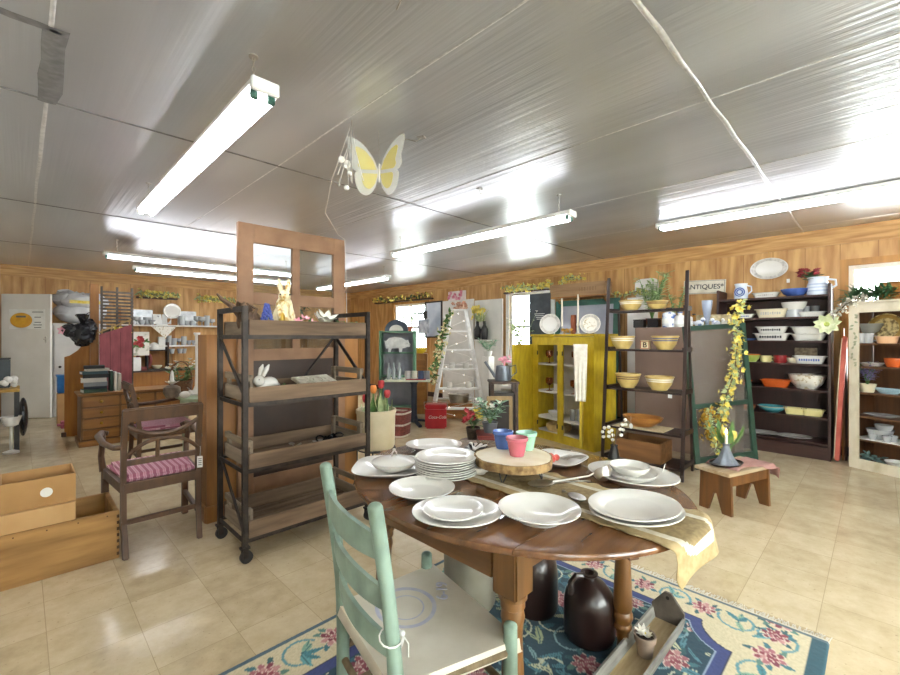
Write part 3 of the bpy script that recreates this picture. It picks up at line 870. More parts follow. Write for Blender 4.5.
# things in the top tray
def bunny(name, label, loc, rz, h, m, lying=False):
    t = thing(name, label, 'figurine', loc, rz); s = h / .3
    b = MB(); b.m = Matrix.Scale(s, 4)
    if not lying:
        b.ell((0, 0, .085), (.068, .06, .085)); b.ell((.01, 0, .15), (.045, .045, .06)); b.ell((.03, 0, .205), (.038, .032, .036))
        b.ell((.065, 0, .197), (.014, .014, .012))
        for k in (-1, 1):
            b.ell((.04, k * .055, .03), (.05, .026, .03)); b.ell((.055, k * .03, .12), (.018, .014, .045), Ry(-.5))
            b.tube([(.015, k * .015, .23), (.0, k * .022, .27), (-.012, k * .026, .305)], [.011, .015, .004], 8)
    else:
        b.ell((0, 0, .09), (.14, .075, .09)); b.ell((.13, 0, .15), (.06, .048, .052)); b.ell((-.14, 0, .08), .03)
        for k in (-1, 1):
            b.tube([(.1, k * .02, .19), (.06, k * .03, .26), (.03, k * .035, .3)], [.016, .024, .006], 8)
            b.ell((.13, k * .045, .025), (.05, .022, .025)); b.ell((-.08, k * .06, .04), (.07, .03, .04))
    b.build('body', m, t)
    e = MB(); e.m = Matrix.Scale(s, 4)
    z, x, yy = (.212, .058, .024) if not lying else (.165, .172, .034)
    for k in (-1, 1): e.ell((x, k * yy, z), .005)
    e.build('eye', black, t)
    return t
bn = bunny('rabbit_figurine', 'cream and gold upright rabbit figurine on top tray of the wheeled rack', on_rack(284, 0, 2.8), -PI * .6, .36, mat('cream_gold_glaze', 'e7d9b0', 'b98f3a', .35, scale=28, lo=.5, hi=.62))
b = MB(); b.m = Matrix.Scale(1, 4); b.ell((.07, -.02, .1), (.03, .022, .04)); b.tube([(.07, -.02, .14), (.05, -.03, .12), (.05, -.02, .07)], .006, 6); b.build('golden_horn', goldm, bn)
# brown dried sprig, blue hyacinth, pale blossoms
p = on_rack(246, 0, 2.78); t = thing('twig_bundle', 'twisted brown driftwood bundle at the left end of the rack top', 'decor', p)
b = MB(); rr = random.Random(3)
b.ell((0, 0, .07), (.055, .05, .07)); b.ell((.05, .02, .09), (.045, .04, .05))
for k in range(9):
    a = rr.uniform(0, 6.28)
    b.tube([(0, 0, .02), (.04 * math.cos(a), .04 * math.sin(a), .08), (.06 * math.cos(a + .8), .05 * math.sin(a + .8), .13 + rr.uniform(0, .05)), (.03 * math.cos(a + 1.4) - .02, .03 * math.sin(a + 1.4), .17 + rr.uniform(0, .03))], [.012, .014, .011, .006], 6)
b.tube([(-.03, 0, .1), (-.08, .02, .17), (-.13, .04, .21), (-.15, .05, .24)], [.02, .017, .012, .006], 7)
b.build('twigs', mat('dried_brown', '6e5640', '493627', .85, scale=30, bump=.4), t)
p = on_rack(267, 0, 2.72); t = thing('hyacinth', 'blue hyacinth spike beside the rabbit on the wheeled rack top', 'flower', p)
MB().tube([(0, 0, 0), (.005, 0, .08), (0, .01, .18)], .006, 6).build('stem', greenleaf, t)
b = MB()
for k in range(44):
    a = k * 2.4; z = .07 + k * .0026; r = .034 * (1 - .8 * k / 44); b.ell((r * math.cos(a), r * math.sin(a), z), .011, None, 6, 4)
b.build('blossoms', mat('hyacinth_blue', '2e3c86', '5a6ab8', .6, scale=60), t)
for px, nm, lb, m_, r in ((305, 'blossom_sprig', 'pink and white blossom sprig lying on the wheeled rack top', pinkfl, .045), (327, 'lily', 'white lily lying near the right end of the wheeled rack top', whitefl, .095)):
    p = on_rack(px, 0, 2.74); t = thing(nm, lb, 'flower', p)
    b = MB()
    for k in range(3 if m_ is pinkfl else 2):
        b.flower(((k - 1) * .05, .01 * k, .075 + .02 * (k % 2)), r, 6, (rr.uniform(-.4, .4), -.5, 1), .5, .5)
    b.build('petals', m_, t)
    b = MB(); b.tube([(-.08, 0, .01), (0, 0, .03), (.03, 0, .08)], .004, 5)
    for k in range(7): b.leaf((rr.uniform(-.06, .06), rr.uniform(-.02, .02), .03), (rr.uniform(-1, 1), rr.uniform(-.5, .5), .35), .09, .03)
    b.build('leaves', greenleaf, t)
p = on_rack(347, 0, 2.76); b = MB()
for k in range(36): b.leaf((rr.uniform(-.09, .09), rr.uniform(-.05, .05), rr.uniform(.03, .085)), (rr.uniform(-1, 1), rr.uniform(-1, 1), rr.uniform(-.1, .4)), .08, .022)
b.box((0, 0, .02), (.2, .12, .03), None, .008)
single('fern_sprig', b, [greenleaf], 'green fern fronds spilling over the right end of the rack top', 'foliage', p)
# second tray
bunny('rabbit_figurine', 'white crouching rabbit figurine in the second tray of the wheeled rack', on_rack(268, 1, 2.82), -2.6, .2, china, True)
p = on_rack(287, 1, 2.86); b = MB()
for k in range(50): b.leaf((rr.uniform(-.07, .07), rr.uniform(-.05, .05), .01), (rr.uniform(-1, 1), rr.uniform(-1, 1), rr.uniform(.3, 1)), .06, .014)
b.box((0, 0, .02), (.15, .1, .04), None, .015)
single('moss_clump', b, greenleaf, 'clump of green moss beside the white rabbit in the rack', 'moss', p)
p = on_rack(318, 1, 2.83); t = thing('carved_plaque', 'pale carved stone plaque lying tilted in the second rack tray', 'plaque', p, .15)
b = MB(); b.box((0, 0, .055), (.3, .22, .02), Rx(.32), .004); b.build('slab', mat('pale_stone', 'cfc9b8', 'a9a18e', .8, scale=20, bump=.3), t)
b = MB(); b.m = Tr(0, 0, .055) @ Rx(.32)
for k in range(34): b.ell((rr.uniform(-.12, .12), rr.uniform(-.085, .085), .011), (rr.uniform(.01, .025), .009, .006), Rz(rr.uniform(0, 3)), 7, 4)
b.build('relief', mat('pale_relief', 'dcd8c8', 'b5ad98', .8, scale=25), t)
# third tray: cutlery
def fork(label, loc, rz, kind='fork'):
    t = MB(); t.tube([(-.09, 0, .004), (-.03, 0, .007), (.04, 0, .006)], [.006, .003, .004], 6)
    if kind == 'fork':
        for k in (-1, 0, 1): t.tube([(.04, k * .003, .006), (.055, k * .008, .004), (.1, k * .008, .008)], .002, 5)
    else: t.ell((.07, 0, .007), (.032, .02, .005))
    return single(kind, t, steel, label, 'cutlery', loc, rz, 'old cutlery lying in the third rack tray')
for k in range(10):
    fork('tarnished piece of old cutlery lying in the third rack tray', (1.36 + rr.uniform(-.1, .28), 2.8 + rr.uniform(-.08, .1), TRAYZ[2] + .012), rr.uniform(0, 6), 'fork' if k % 2 else 'spoon')
for k, (x, y) in enumerate(((1.5, 2.8), (1.58, 2.77), (1.66, 2.82))):
    b = MB(); b.tube([(.03 * math.cos(a), .02 * math.sin(a), .045 + .02 * math.sin(a)) for a in [i * PI / 5 for i in range(10)]], .006, 6, True); b.box((.05, 0, .03), (.06, .02, .05), Ry(.4), .006)
    b.box((0, 0, .012), (.05, .04, .024), None, .006)
    single('iron_hook', b, blackgloss, ('black iron hook lying in the third rack tray, leftmost of three', 'black iron hook in the third rack tray, middle of three', 'black iron hook in the third rack tray, nearest the right upright')[k], 'hook', (x, y, TRAYZ[2] + .0105), k * 1.3)

# ------------------------------------------------------------------ plywood-backed bookcase and salvaged door behind the rack
ply = wood('honey_plywood', 'a8733a', '825526', 'z', 1.6, .5, .05)
bc = thing('display_partition', 'honey plywood partition standing on the floor behind the wheeled rack', 'partition', (1.555, 3.48, 0))
MB().box((0, -.1, .67), (1.25, .02, 1.34)).build('back_panel', ply, bc)
for s in (-1, 1): MB().box((s * .615, .0, .67), (.02, .2, 1.34)).build('side_panel', ply, bc)
b = MB()
for z in (.08, .5, .92, 1.33): b.box((0, .005, z), (1.21, .19, .02))
b.build('shelf', ply, bc)
b = MB(); b.box((-.63, 0, .06), (.016, .22, .12), None, .004); b.box((0, -.117, .06), (1.26, .016, .12), None, .004); b.build('plinth', ply, bc)
dpaint = mat('brown_door_paint', '936e50', '7e5b40', .55, scale=5)
dpan = mat('dark_door_panel', '3c281c', '2d1c12', .5, scale=5)
sd = thing('salvaged_door', 'tall brown salvaged door with four glass lights behind the wheeled rack', 'door', (1.563, 3.325, 0))
W_, H_ = .443, 2.17
fr = MB()
for s in (-1, 1): fr.box((s * (W_ - .055), 0, H_ / 2), (.11, .04, H_), None, .003)
for z, h in ((2.10, .14), (1.615, .09), (1.19, .09), (.14, .26)): fr.box((0, 0, z), (2 * W_ - .22, .04, h), None, .003)
fr.box((0, 0, 1.6), (.06, .034, .9)); fr.build('frame', dpaint, sd)
MB().box((0, .004, .71), (2 * W_ - .22, .016, .88)).build('lower_panel', dpan, sd)
for s in (-1, 1):
    for z0, z1 in ((1.66, 2.03), (1.235, 1.57)):
        MB().box((s * .18, 0, (z0 + z1) / 2), (.3, .004, z1 - z0)).build('pane', pane, sd)
# hanging greenery stuck on the door glass, behind
b = MB()
for k in range(70):
    z = rr.uniform(-.05, .16); b.leaf((rr.uniform(-.13, .12), rr.uniform(-.03, .03), z), (rr.uniform(-1, 1), rr.uniform(-.4, .4), rr.uniform(-.2, .9)), .07, .025)
b.cyl((0, 0, -.14), (0, 0, .0), .05, .06)
single('potted_ivy', b, darkleaf, 'dark ivy seen through the glass of the salvaged brown door', 'plant', (1.62, 3.49, 1.4805))
# ------------------------------------------------------------------ crock of tulips
crock_m = mat('stoneware', 'd6c9ac', 'c6b794', .3, scale=4)
p = (2.253, 3.19)
st = thing('plant_stand', 'low black wire stand under the cream stoneware crock', 'stand', (*p, 0))
b = MB()
for z in (.02, .33): b.tube([(.17 * math.cos(a), .17 * math.sin(a), z) for a in [i * PI / 10 for i in range(20)]], .007, 6, True)
b.build('ring', black, st)
for k in range(4):
    a = PI / 4 + k * PI / 2; q = MB(); q.tube([(.2 * math.cos(a), .2 * math.sin(a), 0), (.17 * math.cos(a), .17 * math.sin(a), .1), (.17 * math.cos(a), .17 * math.sin(a), .34)], .007, 6); q.build('leg', black, st)
q = MB(); q.box((0, 0, .335), (.24, .24, .008)); q.build('plate', black, st)
ck = thing('stoneware_crock', 'big cream stoneware crock of red tulips behind the wheeled rack', 'crock', (*p, .3395))
MB().lathe([(0, 0), (.155, 0), (.165, .02), (.172, .3), (.178, .31), (.178, .34), (.165, .34), (.158, .30), (.15, .03), (0, .03)], 36).build('crock', crock_m, ck)
def tulip(label, loc, h, m, lean=(0, 0), leaves=3, group=None):
    t = thing('tulip', label, 'flower', loc, rr.uniform(0, 6), group)
    MB().tube([(0, 0, 0), (lean[0] * .4, lean[1] * .4, h * .6), (lean[0], lean[1], h)], .006, 6).build('stem', greenleaf, t)
    b = MB()
    for k in range(6):
        a = k * PI / 3; b.ell((lean[0] + .013 * math.cos(a), lean[1] + .013 * math.sin(a), h + .03), (.017, .022, .038), Rz(a) @ Ry(.12), 8, 6)
    b.build('bloom', m, t)
    b = MB()
    for k in range(leaves):
        a = k * 2.1 + rr.random(); b.leaf((.01 * math.cos(a), .01 * math.sin(a), .0), (math.cos(a) * .55, math.sin(a) * .55, 1), h * .85, .055, (math.cos(a), math.sin(a), -.2), .25)
    b.build('leaf', paleleaf if m is redfl else greenleaf, t)
MB().lathe([(0, .27), (.155, .27), (.155, .285), (0, .29)], 24).build('soil', mat('soil', '3c2d20', '2a1f16', .9, scale=30), ck)
for px, (dx, dy), h, m_ in ((371, (-.03, .0), .2, mat('orange_tulip', 'c96a2a', 'd78d45', .5)), (380, (.04, -.02), .24, redfl), (366, (-.09, .03), .12, redfl), (390, (.1, -.03), .15, redfl)):
    tulip({371: 'orange tulip standing left of the tallest red one in the crock', 380: 'tallest red tulip standing in the cream crock', 366: 'short red tulip at the left rim of the crock', 390: 'red tulip at the right rim of the crock'}[px], (p[0] + dx, p[1] + dy, .628), h, m_)

# ------------------------------------------------------------------ what stands on the oval table
def plate_mb(r, h=.02, sx=1, sy=1, M=None):
    return MB().lathe([(0, 0), (r * .62, 0), (r * .66, .003), (r * .97, h), (r, h + .001), (r, h + .004), (r * .97, h + .0045), (r * .68, .009), (r * .6, .0065), (0, .006)], 40, sx=sx, sy=sy, M=M)
def bowl_mb(r, h, foot=.5, sx=1, sy=1, lip=.005):
    return MB().lathe([(0, 0), (r * foot, 0), (r * foot, .005), (r * (foot + .62 * (1 - foot)), h * .4), (r * .97, h * .85), (r, h), (r - lip, h), (r * .97 - lip, h * .85), (r * (foot + .55 * (1 - foot)), h * .4), (r * foot * .9, .011), (0, .009)], 36, sx=sx, sy=sy)
def disc_shadow(): pass
def rsq(r, e=.45, n=44):
    return [(r * abs(math.cos(a)) ** e * (1 if math.cos(a) > 0 else -1), r * abs(math.sin(a)) ** e * (1 if math.sin(a) > 0 else -1)) for a in [2 * PI * i / n for i in range(n)]]
def sq_dish(r, h, e=.5, ky=1.0):
    b = MB(); rings = []; vs_ = []; n = 44
    for k, z in ((.6, 0), (.64, .0), (.98, h), (1, h + .003), (.97, h + .004), (.66, .008), (.3, .007)):
        rings.append(range(len(vs_), len(vs_) + n)); vs_ += [(x, y * ky, z) for x, y in rsq(r * k, e)]
    fs = []
    for P_, Q_ in zip(rings, rings[1:]):
        for i in range(n): j = (i + 1) % n; fs.append((P_[i], P_[j], Q_[j], Q_[i]))
    fs.append(tuple(rings[0])[::-1]); fs.append(tuple(rings[-1]))
    return b.add(vs_, fs)
ZT = TH + .0005
def on_t(px, py): return (*flo(px, py, TH + .014), ZT)
rr = random.Random(11)
p = on_t(389, 468)
single('square_platter', sq_dish(.148, .025, .55), china, 'white rounded square platter holding a covered dish near the rack', 'platter', p, PI / 4)
cd = thing('covered_dish', 'white covered dish with metal handle on the square platter', 'dish', (p[0] + .02, p[1] - .01, p[2] + .0095))
bowl_mb(.098, .034, .6).build('dish', china, cd)
MB().lathe([(0, .054), (.02, .053), (.06, .046), (.09, .0365), (.093, .0345), (.06, .041), (0, .048)], 36).build('lid', china, cd)
b = MB(); b.tube([(-.012, 0, .052), (-.012, 0, .068), (0, 0, .078), (.012, 0, .068), (.012, 0, .052)], .0035, 6); b.ell((0, 0, .08), .007); b.build('handle', steel, cd)
p = on_t(446, 472.5)
dn = ['bottom', 'second from bottom', 'third from bottom', 'fourth from bottom', 'fourth from top', 'third from top', 'second from top', 'topmost']
for k in range(8):
    single('dinner_plate', plate_mb(.128 - .001 * (k % 3), .018), china, 'white dinner plate, %s of the tall stack on the oval table' % dn[k], 'plate', (p[0] + rr.uniform(-.003, .003), p[1] + rr.uniform(-.003, .003), p[2] + k * .0092), 0, 'stacked white dinner plates')
p = on_t(434, 446.5)
single('oval_platter', plate_mb(.125, .026, 1.15, .92), china, 'white oval platter at the far edge of the table behind the plate stack', 'platter', p, -PI / 4)
p = on_t(422, 490)
single('dinner_plate', plate_mb(.12, .024), china, 'single white dinner plate between plate stack and green chair', 'plate', p)
p = on_t(457, 513)
single('oval_platter', plate_mb(.132, .02, 1.08, .95), china, 'white oval platter under a smaller plate at the near table edge', 'platter', p, -PI / 4)
single('small_plate', plate_mb(.097, .016), china, 'smaller white plate lying on the oval platter nearest the green chair', 'plate', (p[0] - .005, p[1] + .012, p[2] + .0095))
p = on_t(539, 514)
single('soup_plate', MB().lathe([(0, 0), (.07, 0), (.075, .006), (.095, .02), (.128, .034), (.128, .037), (.094, .026), (.07, .01), (0, .008)], 40), china, 'deep white soup plate alone at the near table edge above the leg', 'plate', p)
# runner
burl = mat('burlap', '93805a', '7d6a48', .9, scale=60, bump=.3)
lace = mat('white_lace_band', 'cfc8b6', 'bfb7a3', .85, scale=60, bump=.2)
edgec = mat('tan_ruffle', 'ad9970', '99835c', .9, scale=40)
b = MB(); NW, NL = 48, 180; vs_ = []
for i in range(NL + 1):
    t = i / NL; s = t * .945                                  # length along the cloth from its far end
    for j in range(NW + 1):
        v = j / NW; w = .158; x = 1.415 + (v * 2 - 1) * w - .02 * t
        if j in (0, NW): x += .008 * math.sin(i * .37) * (1 if j else -1)
        y = 1.24 - s; z = TH + .0035 + (.002 * math.sin(i * .37) if j in (0, NW) else 0)
        ye = TC[1] - B_ * math.sqrt(max(.05, 1 - ((x - TC[0]) / A_) ** 2)) - .006
        if y < ye:
            o = ye - y; q = min(o, .03)
            y = ye - .028 * math.sin(min(1, o / .04) * PI / 2) - .2 * max(0, o - .04); z = TH + .004 - (o * o / .06 if o < .03 else .015 + (o - .03)) + 0
            z -= .02 * max(0, o) * (abs(v * 2 - 1)); y += .008 * math.sin(v * 7) * min(1, o / .08)
        vs_.append((x, y, z))
b.v = [Vector(q) for q in vs_]
for i in range(NL):
    for j in range(NW):
        k = j
        e_ = min(j, NW - 1 - j) * .00658; e2 = (NL - 1 - i) * .00525; em = min(e_, e2)
        if e_ < .1 and e2 < .1: em = .1 - math.hypot(.1 - e_, .1 - e2) if (.1 - e_ > 0 and .1 - e2 > 0) else em
        mi = 2 if em < .036 else (1 if em < .06 else 0)
        b.f.append((i * (NW + 1) + j, i * (NW + 1) + j + 1, (i + 1) * (NW + 1) + j + 1, (i + 1) * (NW + 1) + j)); b.mi.append(mi)
ru = single('table_runner', b, [burl, lace, edgec], 'tan burlap runner with white band draped over the table end', 'table runner')
md = ru.modifiers.new('thick', 'SOLIDIFY'); md.thickness = .002; md.offset = 1
ZR = TH + .0085
# wood slice riser with hairpin legs
WS = thing('wood_slice_stand', 'round bark-edged wood slice stand on black hairpin legs', 'stand', (1.425, 1.055, ZR))
pts = [(.158 * (1 + .03 * math.sin(3 * a + 1) + .015 * math.sin(7 * a)) * math.cos(a), .158 * (1 + .03 * math.sin(3 * a + 1) + .015 * math.sin(7 * a)) * math.sin(a)) for a in [2 * PI * i / 64 for i in range(64)]]
MB().prism([(x * .965, y * .965) for x, y in pts], .049, .081, None, .002).build('slice', mat('pale_cut_wood', 'efe6d0', 'dfcfae', .6, scale=9), WS)
bk = MB(); vs_ = []; r2 = random.Random(4)
for i, (x, y) in enumerate(pts):
    for z, k in ((.047, .97), (.05, 1.0), (.066, 1.015), (.08, 1.0), (.0815, .965)):
        kk = k + r2.uniform(-.008, .008); vs_.append((x * kk, y * kk, z))
bk.add(vs_, [(i * 5 + j, ((i + 1) % 64) * 5 + j, ((i + 1) % 64) * 5 + j + 1, i * 5 + j + 1) for i in range(64) for j in range(4)])
bk.build('bark', mat('bark', 'a98a5c', '6f5333', .9, scale=35, bump=.5), WS)
for k in range(4):
    a = k * PI / 2 + .25; x, y = .105 * math.cos(a), .105 * math.sin(a); tx, ty = -math.sin(a) * .022, math.cos(a) * .022
    MB().tube([(x + tx, y + ty, .05), (x * 1.12 + tx * .15, y * 1.12 + ty * .15, .004), (x * 1.12 - tx * .15, y * 1.12 - ty * .15, .004), (x - tx, y - ty, .05)], .0028, 6).build('hairpin_leg', black, WS)
def cup(label, px, py, c1, r=.045, h=.075):
    z = ZR + .082; p = flo(px, py, z)
    m_ = mat('glaze_' + c1, c1, rough=.25, coat=.4)
    b = MB().lathe([(0, 0), (r * .62, 0), (r * .66, .004), (r * .8, h * .45), (r * .9, h * .78), (r * .93, h * .8), (r, h * .84), (r * 1.02, h * .98), (r * .99, h), (r * .92, h), (r * .85, h * .8), (r * .6, .01), (0, .008)], 32)
    return single('ceramic_cup', b, m_, label, 'cup', (*p, z))
cup('blue ceramic custard cup on the wood slice stand', 503, 448, '4a6ab4')
cup('pink ceramic custard cup on the wood slice stand', 517, 455.5, 'c0606f')
cup('mint green ceramic custard cup on the wood slice stand', 526.5, 449.5, '9fcdb2')
p = flo(483, 475, TH); single('small_bowl', bowl_mb(.05, .032), china, 'small white bowl half under the wood slice stand', 'bowl', (p[0] - .01, p[1] + .01, ZR))
p = on_t(558, 459)
sqd = single('square_dish', sq_dish(.12, .022, .5), china, 'white square dish of strawberries and forks by the yellow cabinet side', 'dish', p, .1)
for k in range(4):
    b = MB(); b.lathe([(0, 0), (.008, .002), (.015, .014), (.014, .022), (.006, .028), (0, .029)], 12)
    st_ = single('strawberry', b, mat('strawberry_red', 'c4473f', 'd6685a', .4, scale=60), 'red strawberry heaped in the white square dish', 'fruit', (p[0] - .045 + (k % 2) * .032, p[1] + .03 - (k // 2) * .03, p[2] + .0085), k, 'strawberries in the square dish')
def spoon(name, label, p0, p1, m_, big=.03, bowl=True, rise=.0):
    b = MB(); p0, p1 = Vector(p0), Vector(p1); d = (p1 - p0); dl = d.normalized(); up = Vector((0, 0, 1))
    b.tube([p1, p1.lerp(p0, .3) + up * .006, p1.lerp(p0, .7) + up * .01, p0 + dl * big], [.005, .003, .003, .004], 6)
    a = math.atan2(d.y, d.x)
    b.m = Tr(*(p0 + up * .012)) @ Rz(a)
    b.lathe([(0, -.009), (.5, -.007), (.85, -.001), (1, .004), (.93, .004), (.5, -.004), (0, -.006)], 18, M=Matrix.Diagonal((big * 1.35, big * .9, 1, 1)))
    return single(name, b, m_, label, 'cutlery')
for k in range(3):
    spoon('fork', 'small silver fork lying in the white square dish', (p[0] + .0 + k * .02, p[1] - .03, p[2] + .014), (p[0] + .05 + k * .022, p[1] - .09, p[2] + .024), steel, .013)['group'] = 'forks in the square dish'
def tp(px, py, z=ZR): return Vector((*flo(px, py, z), z))
spoon('serving_spoon', 'large silver serving spoon on the runner beside the wood slice', tp(541, 487), tp(590, 481), steel, .04)
spoon('serving_spoon', 'dark serving spoon lying on the runner behind the soup plate', tp(577, 501), tp(563, 491), steel, .03)
b = MB(); q = tp(602, 481); b.m = Tr(q.x, q.y, q.z + .036) @ Rz(.9) @ Ry(.9)
b.lathe([(0, -.034), (.02, -.03), (.034, -.01), (.036, .0), (.034, .0), (.031, -.01), (.018, -.027), (0, -.03)], 20); b.m = Matrix.Identity(4)
h1 = tp(548, 484); b.tube([(q.x, q.y, q.z + .05), q.lerp(h1, .25) + Vector((0, 0, .022)), h1 + Vector((0, 0, .005))], [.0045, .0035, .005], 7)
single('ladle', b, steel, 'silver soup ladle resting on the runner between bowls', 'ladle')
p = on_t(632, 477)
single('oval_platter', plate_mb(.155, .03, 1.12, .92), china, 'large white oval platter holding bowls at the far right table edge', 'platter', p, PI / 2)
single('shallow_bowl', bowl_mb(.105, .03, .6), china, 'shallow white bowl, lower of two on the large oval platter', 'bowl', (p[0], p[1] + .005, p[2] + .0095))
single('cereal_bowl', bowl_mb(.078, .04, .5), china, 'round white bowl, upper of two on the large oval platter', 'bowl', (p[0], p[1] + .01, p[2] + .021))
q = MB(); q.box((0, 0, .02), (.022, .002, .04), Rx(.25)); single('price_tag', q, paper, 'white price tag standing at the rim of the large oval platter', 'tag', (p[0] + .118, p[1] - .08, p[2] + .018), .2)
p = (*flo(636, 512, TH + .018), ZR)
single('oval_plate', plate_mb(.14, .02, 1.1, .93), china, 'white oval plate, lower of two lying on the runner', 'plate', p, -.3)
single('oval_plate', plate_mb(.137, .02, 1.1, .93), china, 'white oval plate, upper of two lying on the runner', 'plate', (p[0], p[1] + .006, p[2] + .0115), -.3)
p = on_t(476, 447.5)
single('serving_tray', sq_dish(.075, .012, .4, .7), blackgloss, 'small black tray of silver cutlery at the far table edge', 'tray', p, .5)
for k in range(4):
    b = MB(); b.tube([(-.05, 0, .004), (0, 0, .008), (.05, 0, .005)], [.006, .003, .007], 6); b.ell((.055, 0, .006), (.016, .01, .004))
    single('teaspoon', b, steel, 'silver teaspoon lying on the small black tray', 'cutlery', (p[0], p[1] - .024 + k * .016, p[2] + .012), .5 + (k - 1.5) * .25, 'teaspoons on the black tray')

# ------------------------------------------------------------------ under the table
single('stoneware_crock', MB().lathe([(0, 0), (.115, 0), (.125, .02), (.13, .26), (.136, .27), (.136, .29), (.126, .29), (.12, .25), (.11, .02), (0, .02)], 32), mat('grey_stoneware', '8f897a', '777163', .4, scale=5), 'grey stoneware crock standing under the oval table', 'crock', (1.57, 1.43, .013))
def jug(label, loc, r, h, rz, m_):
    t = thing('stoneware_jug', label, 'jug', loc, rz)
    MB().lathe([(0, 0), (r * .92, 0), (r, .02), (r, h * .55), (r * .93, h * .7), (r * .62, h * .86), (r * .3, h * .93), (r * .26, h * .96), (r * .34, h), (r * .34, h * 1.02), (r * .2, h * 1.02), (r * .17, h * .93), (0, h * .92)], 36).build('body', m_, t)
    b = MB(); b.tube([(r * .3, 0, h * .985), (r * .62, 0, h * 1.01), (r * .84, 0, h * .93), (r * .86, 0, h * .74)], [.013, .013, .013, .016], 9); b.build('handle', m_, t)
jug_m = mat('dark_brown_glaze', '2a1a16', '1d1210', .28, scale=5, coat=.15)
jug('round dark brown jug with handle in front under the oval table', (1.765, .90, .013), .108, .27, PI * .75 + .3, jug_m)
jug('taller dark brown jug standing behind the round one under the table', (1.76, 1.18, .013), .11, .33, PI, jug_m)
tw = mat('grey_trough_wood', '8c8a83', '6a675f', .7, scale=6, stretch=(1, 8, 8))
tr = thing('wooden_trough', 'narrow grey wooden trough with pointed end lying on the rug', 'trough', (1.72, .68, .013))
for s in (-1, 1): MB().box((0, s * .062, .03), (.74, .01, .055), Rx(-s * .2)).build('side_board', tw, tr)
MB().box((0, 0, .006), (.73, .108, .012)).build('bottom_board', mat('tan_trough_floor', 'b39f7a', '98835e', .8, scale=7, stretch=(1, 6, 6)), tr)
for s in (-1, 1):
    b = MB(); b.prism([(-.062, .012), (.062, .012), (.07, .075), (.05, .1), (.014, .145), (-.014, .145), (-.05, .1), (-.07, .075)], -.006, .006, Tr(s * .366, 0, 0) @ Rz(PI / 2) @ Rx(PI / 2))
    o = b.build('end_board', mat('weathered_dark_end', '6b6157', '4d453d', .75, scale=12), tr)
    q = MB(); q.cyl((s * .366 - .008, 0, .122), (s * .366 + .008, 0, .122), .008); q.build('nail', dark_iron, o)
pt = thing('flower_pot', 'small taupe clay pot standing in the grey trough', 'pot', (1.80, .675, .0255))
MB().lathe([(0, 0), (.028, 0), (.037, .06), (.037, .062), (.042, .062), (.043, .085), (.037, .085), (.034, .06), (.027, .01), (0, .01)], 26).build('pot', mat('taupe_clay', '8d7a6a', '7c6a5b', .75, scale=10), pt)
MB().lathe([(0, .06), (.035, .06), (.035, .07), (0, .072)], 18).build('soil', MATS['soil'], pt)
b = MB()
for k in range(3): b.flower((rr.uniform(-.01, .01), rr.uniform(-.01, .01), .085 + k * .006), .042 - k * .008, 8, (rr.uniform(-.2, .2) - .3, rr.uniform(-.2, .2), 1), .4, .6 + k * .5)
sf = thing('white_flower', 'white pointed-petal flower growing in the taupe clay pot', 'flower', (1.80, .675, .098))
b.m = Matrix.Identity(4); b.v = [v - Vector((0, 0, .085)) for v in b.v]; b.build('petals', whitefl, sf)
MB().ell((0, 0, .02), (.01, .01, .008)).build('center', yellowfl, sf)

# ------------------------------------------------------------------ footstool, candle
STC = (3.96, .80)
stl = thing('footstool', 'small brown wooden footstool with pink cloth and candle', 'stool', (*STC, 0), -.34)
sw = wood('stool_wood', '74491f', '4f3115', 'z', 2, .5, .15); swx = wood('stool_top_paint', 'bfae92', '8f7453', 'x', 2, .7, .25)
MB().box((0, 0, .31), (.58, .27, .026), None, .004).build('top', swx, stl)
for s in (-1, 1):
    poly = [(-.125, 0), (-.055, 0), (-.012, .14), (.012, .14), (.055, 0), (.125, 0), (.115, .297), (-.115, .297)]
    b = MB(); b.prism(poly, -.012, .012, Tr(s * .235, 0, 0) @ Ry(s * -.0) @ Rz(PI / 2) @ Rx(PI / 2)); b.build('leg', sw, stl)
for s in (-1, 1): MB().box((0, s * .1, .255), (.446, .02, .08)).build('apron', sw, stl)
b = MB(); vs_ = []; n1, n2 = 20, 12
for i in range(n1 + 1):
    for j in range(n2 + 1):
        u = -.17 + .53 * i / n1; v = -.13 + .25 * j / n2 + .04 * math.sin(i * .3); z = .3265 + .002 * math.sin(i * .9 + j) ** 2
        if u > .295: o = u - .295; z -= o * 1.5; u = .295 + o * .45
        if v < -.14: z -= .02
        vs_.append((u, v, z))
b.add(vs_, [(i * (n2 + 1) + j, (i + 1) * (n2 + 1) + j, (i + 1) * (n2 + 1) + j + 1, i * (n2 + 1) + j + 1) for i in range(n1) for j in range(n2)])
o = single('pink_cloth', b, mat('dusty_pink_cloth', 'b38a80', 'a3766e', .9, scale=20), 'dusty pink cloth lying over the right end of the footstool', 'cloth', (*STC, 0), -.34)
md = o.modifiers.new('t', 'SOLIDIFY'); md.thickness = .003; md.offset = 1
ctop = .3305
cp = (3.90, .845)
ty = thing('candle_tray', 'dark oval metal tray under the lit candle on the footstool', 'tray', (*cp, ctop + .002), -.34)
MB().lathe([(0, 0), (.14, 0), (.15, .012), (.155, .013), (.142, .004), (0, .004)], 36, sy=.62).build('tray', dark_iron, ty)
ch = thing('candle_holder', 'grey draped candle holder with one lit white candle', 'candle holder', (*cp, ctop + .0065), 0)
b = MB(); prof = []
vs_ = []; nn = 40; rings = []
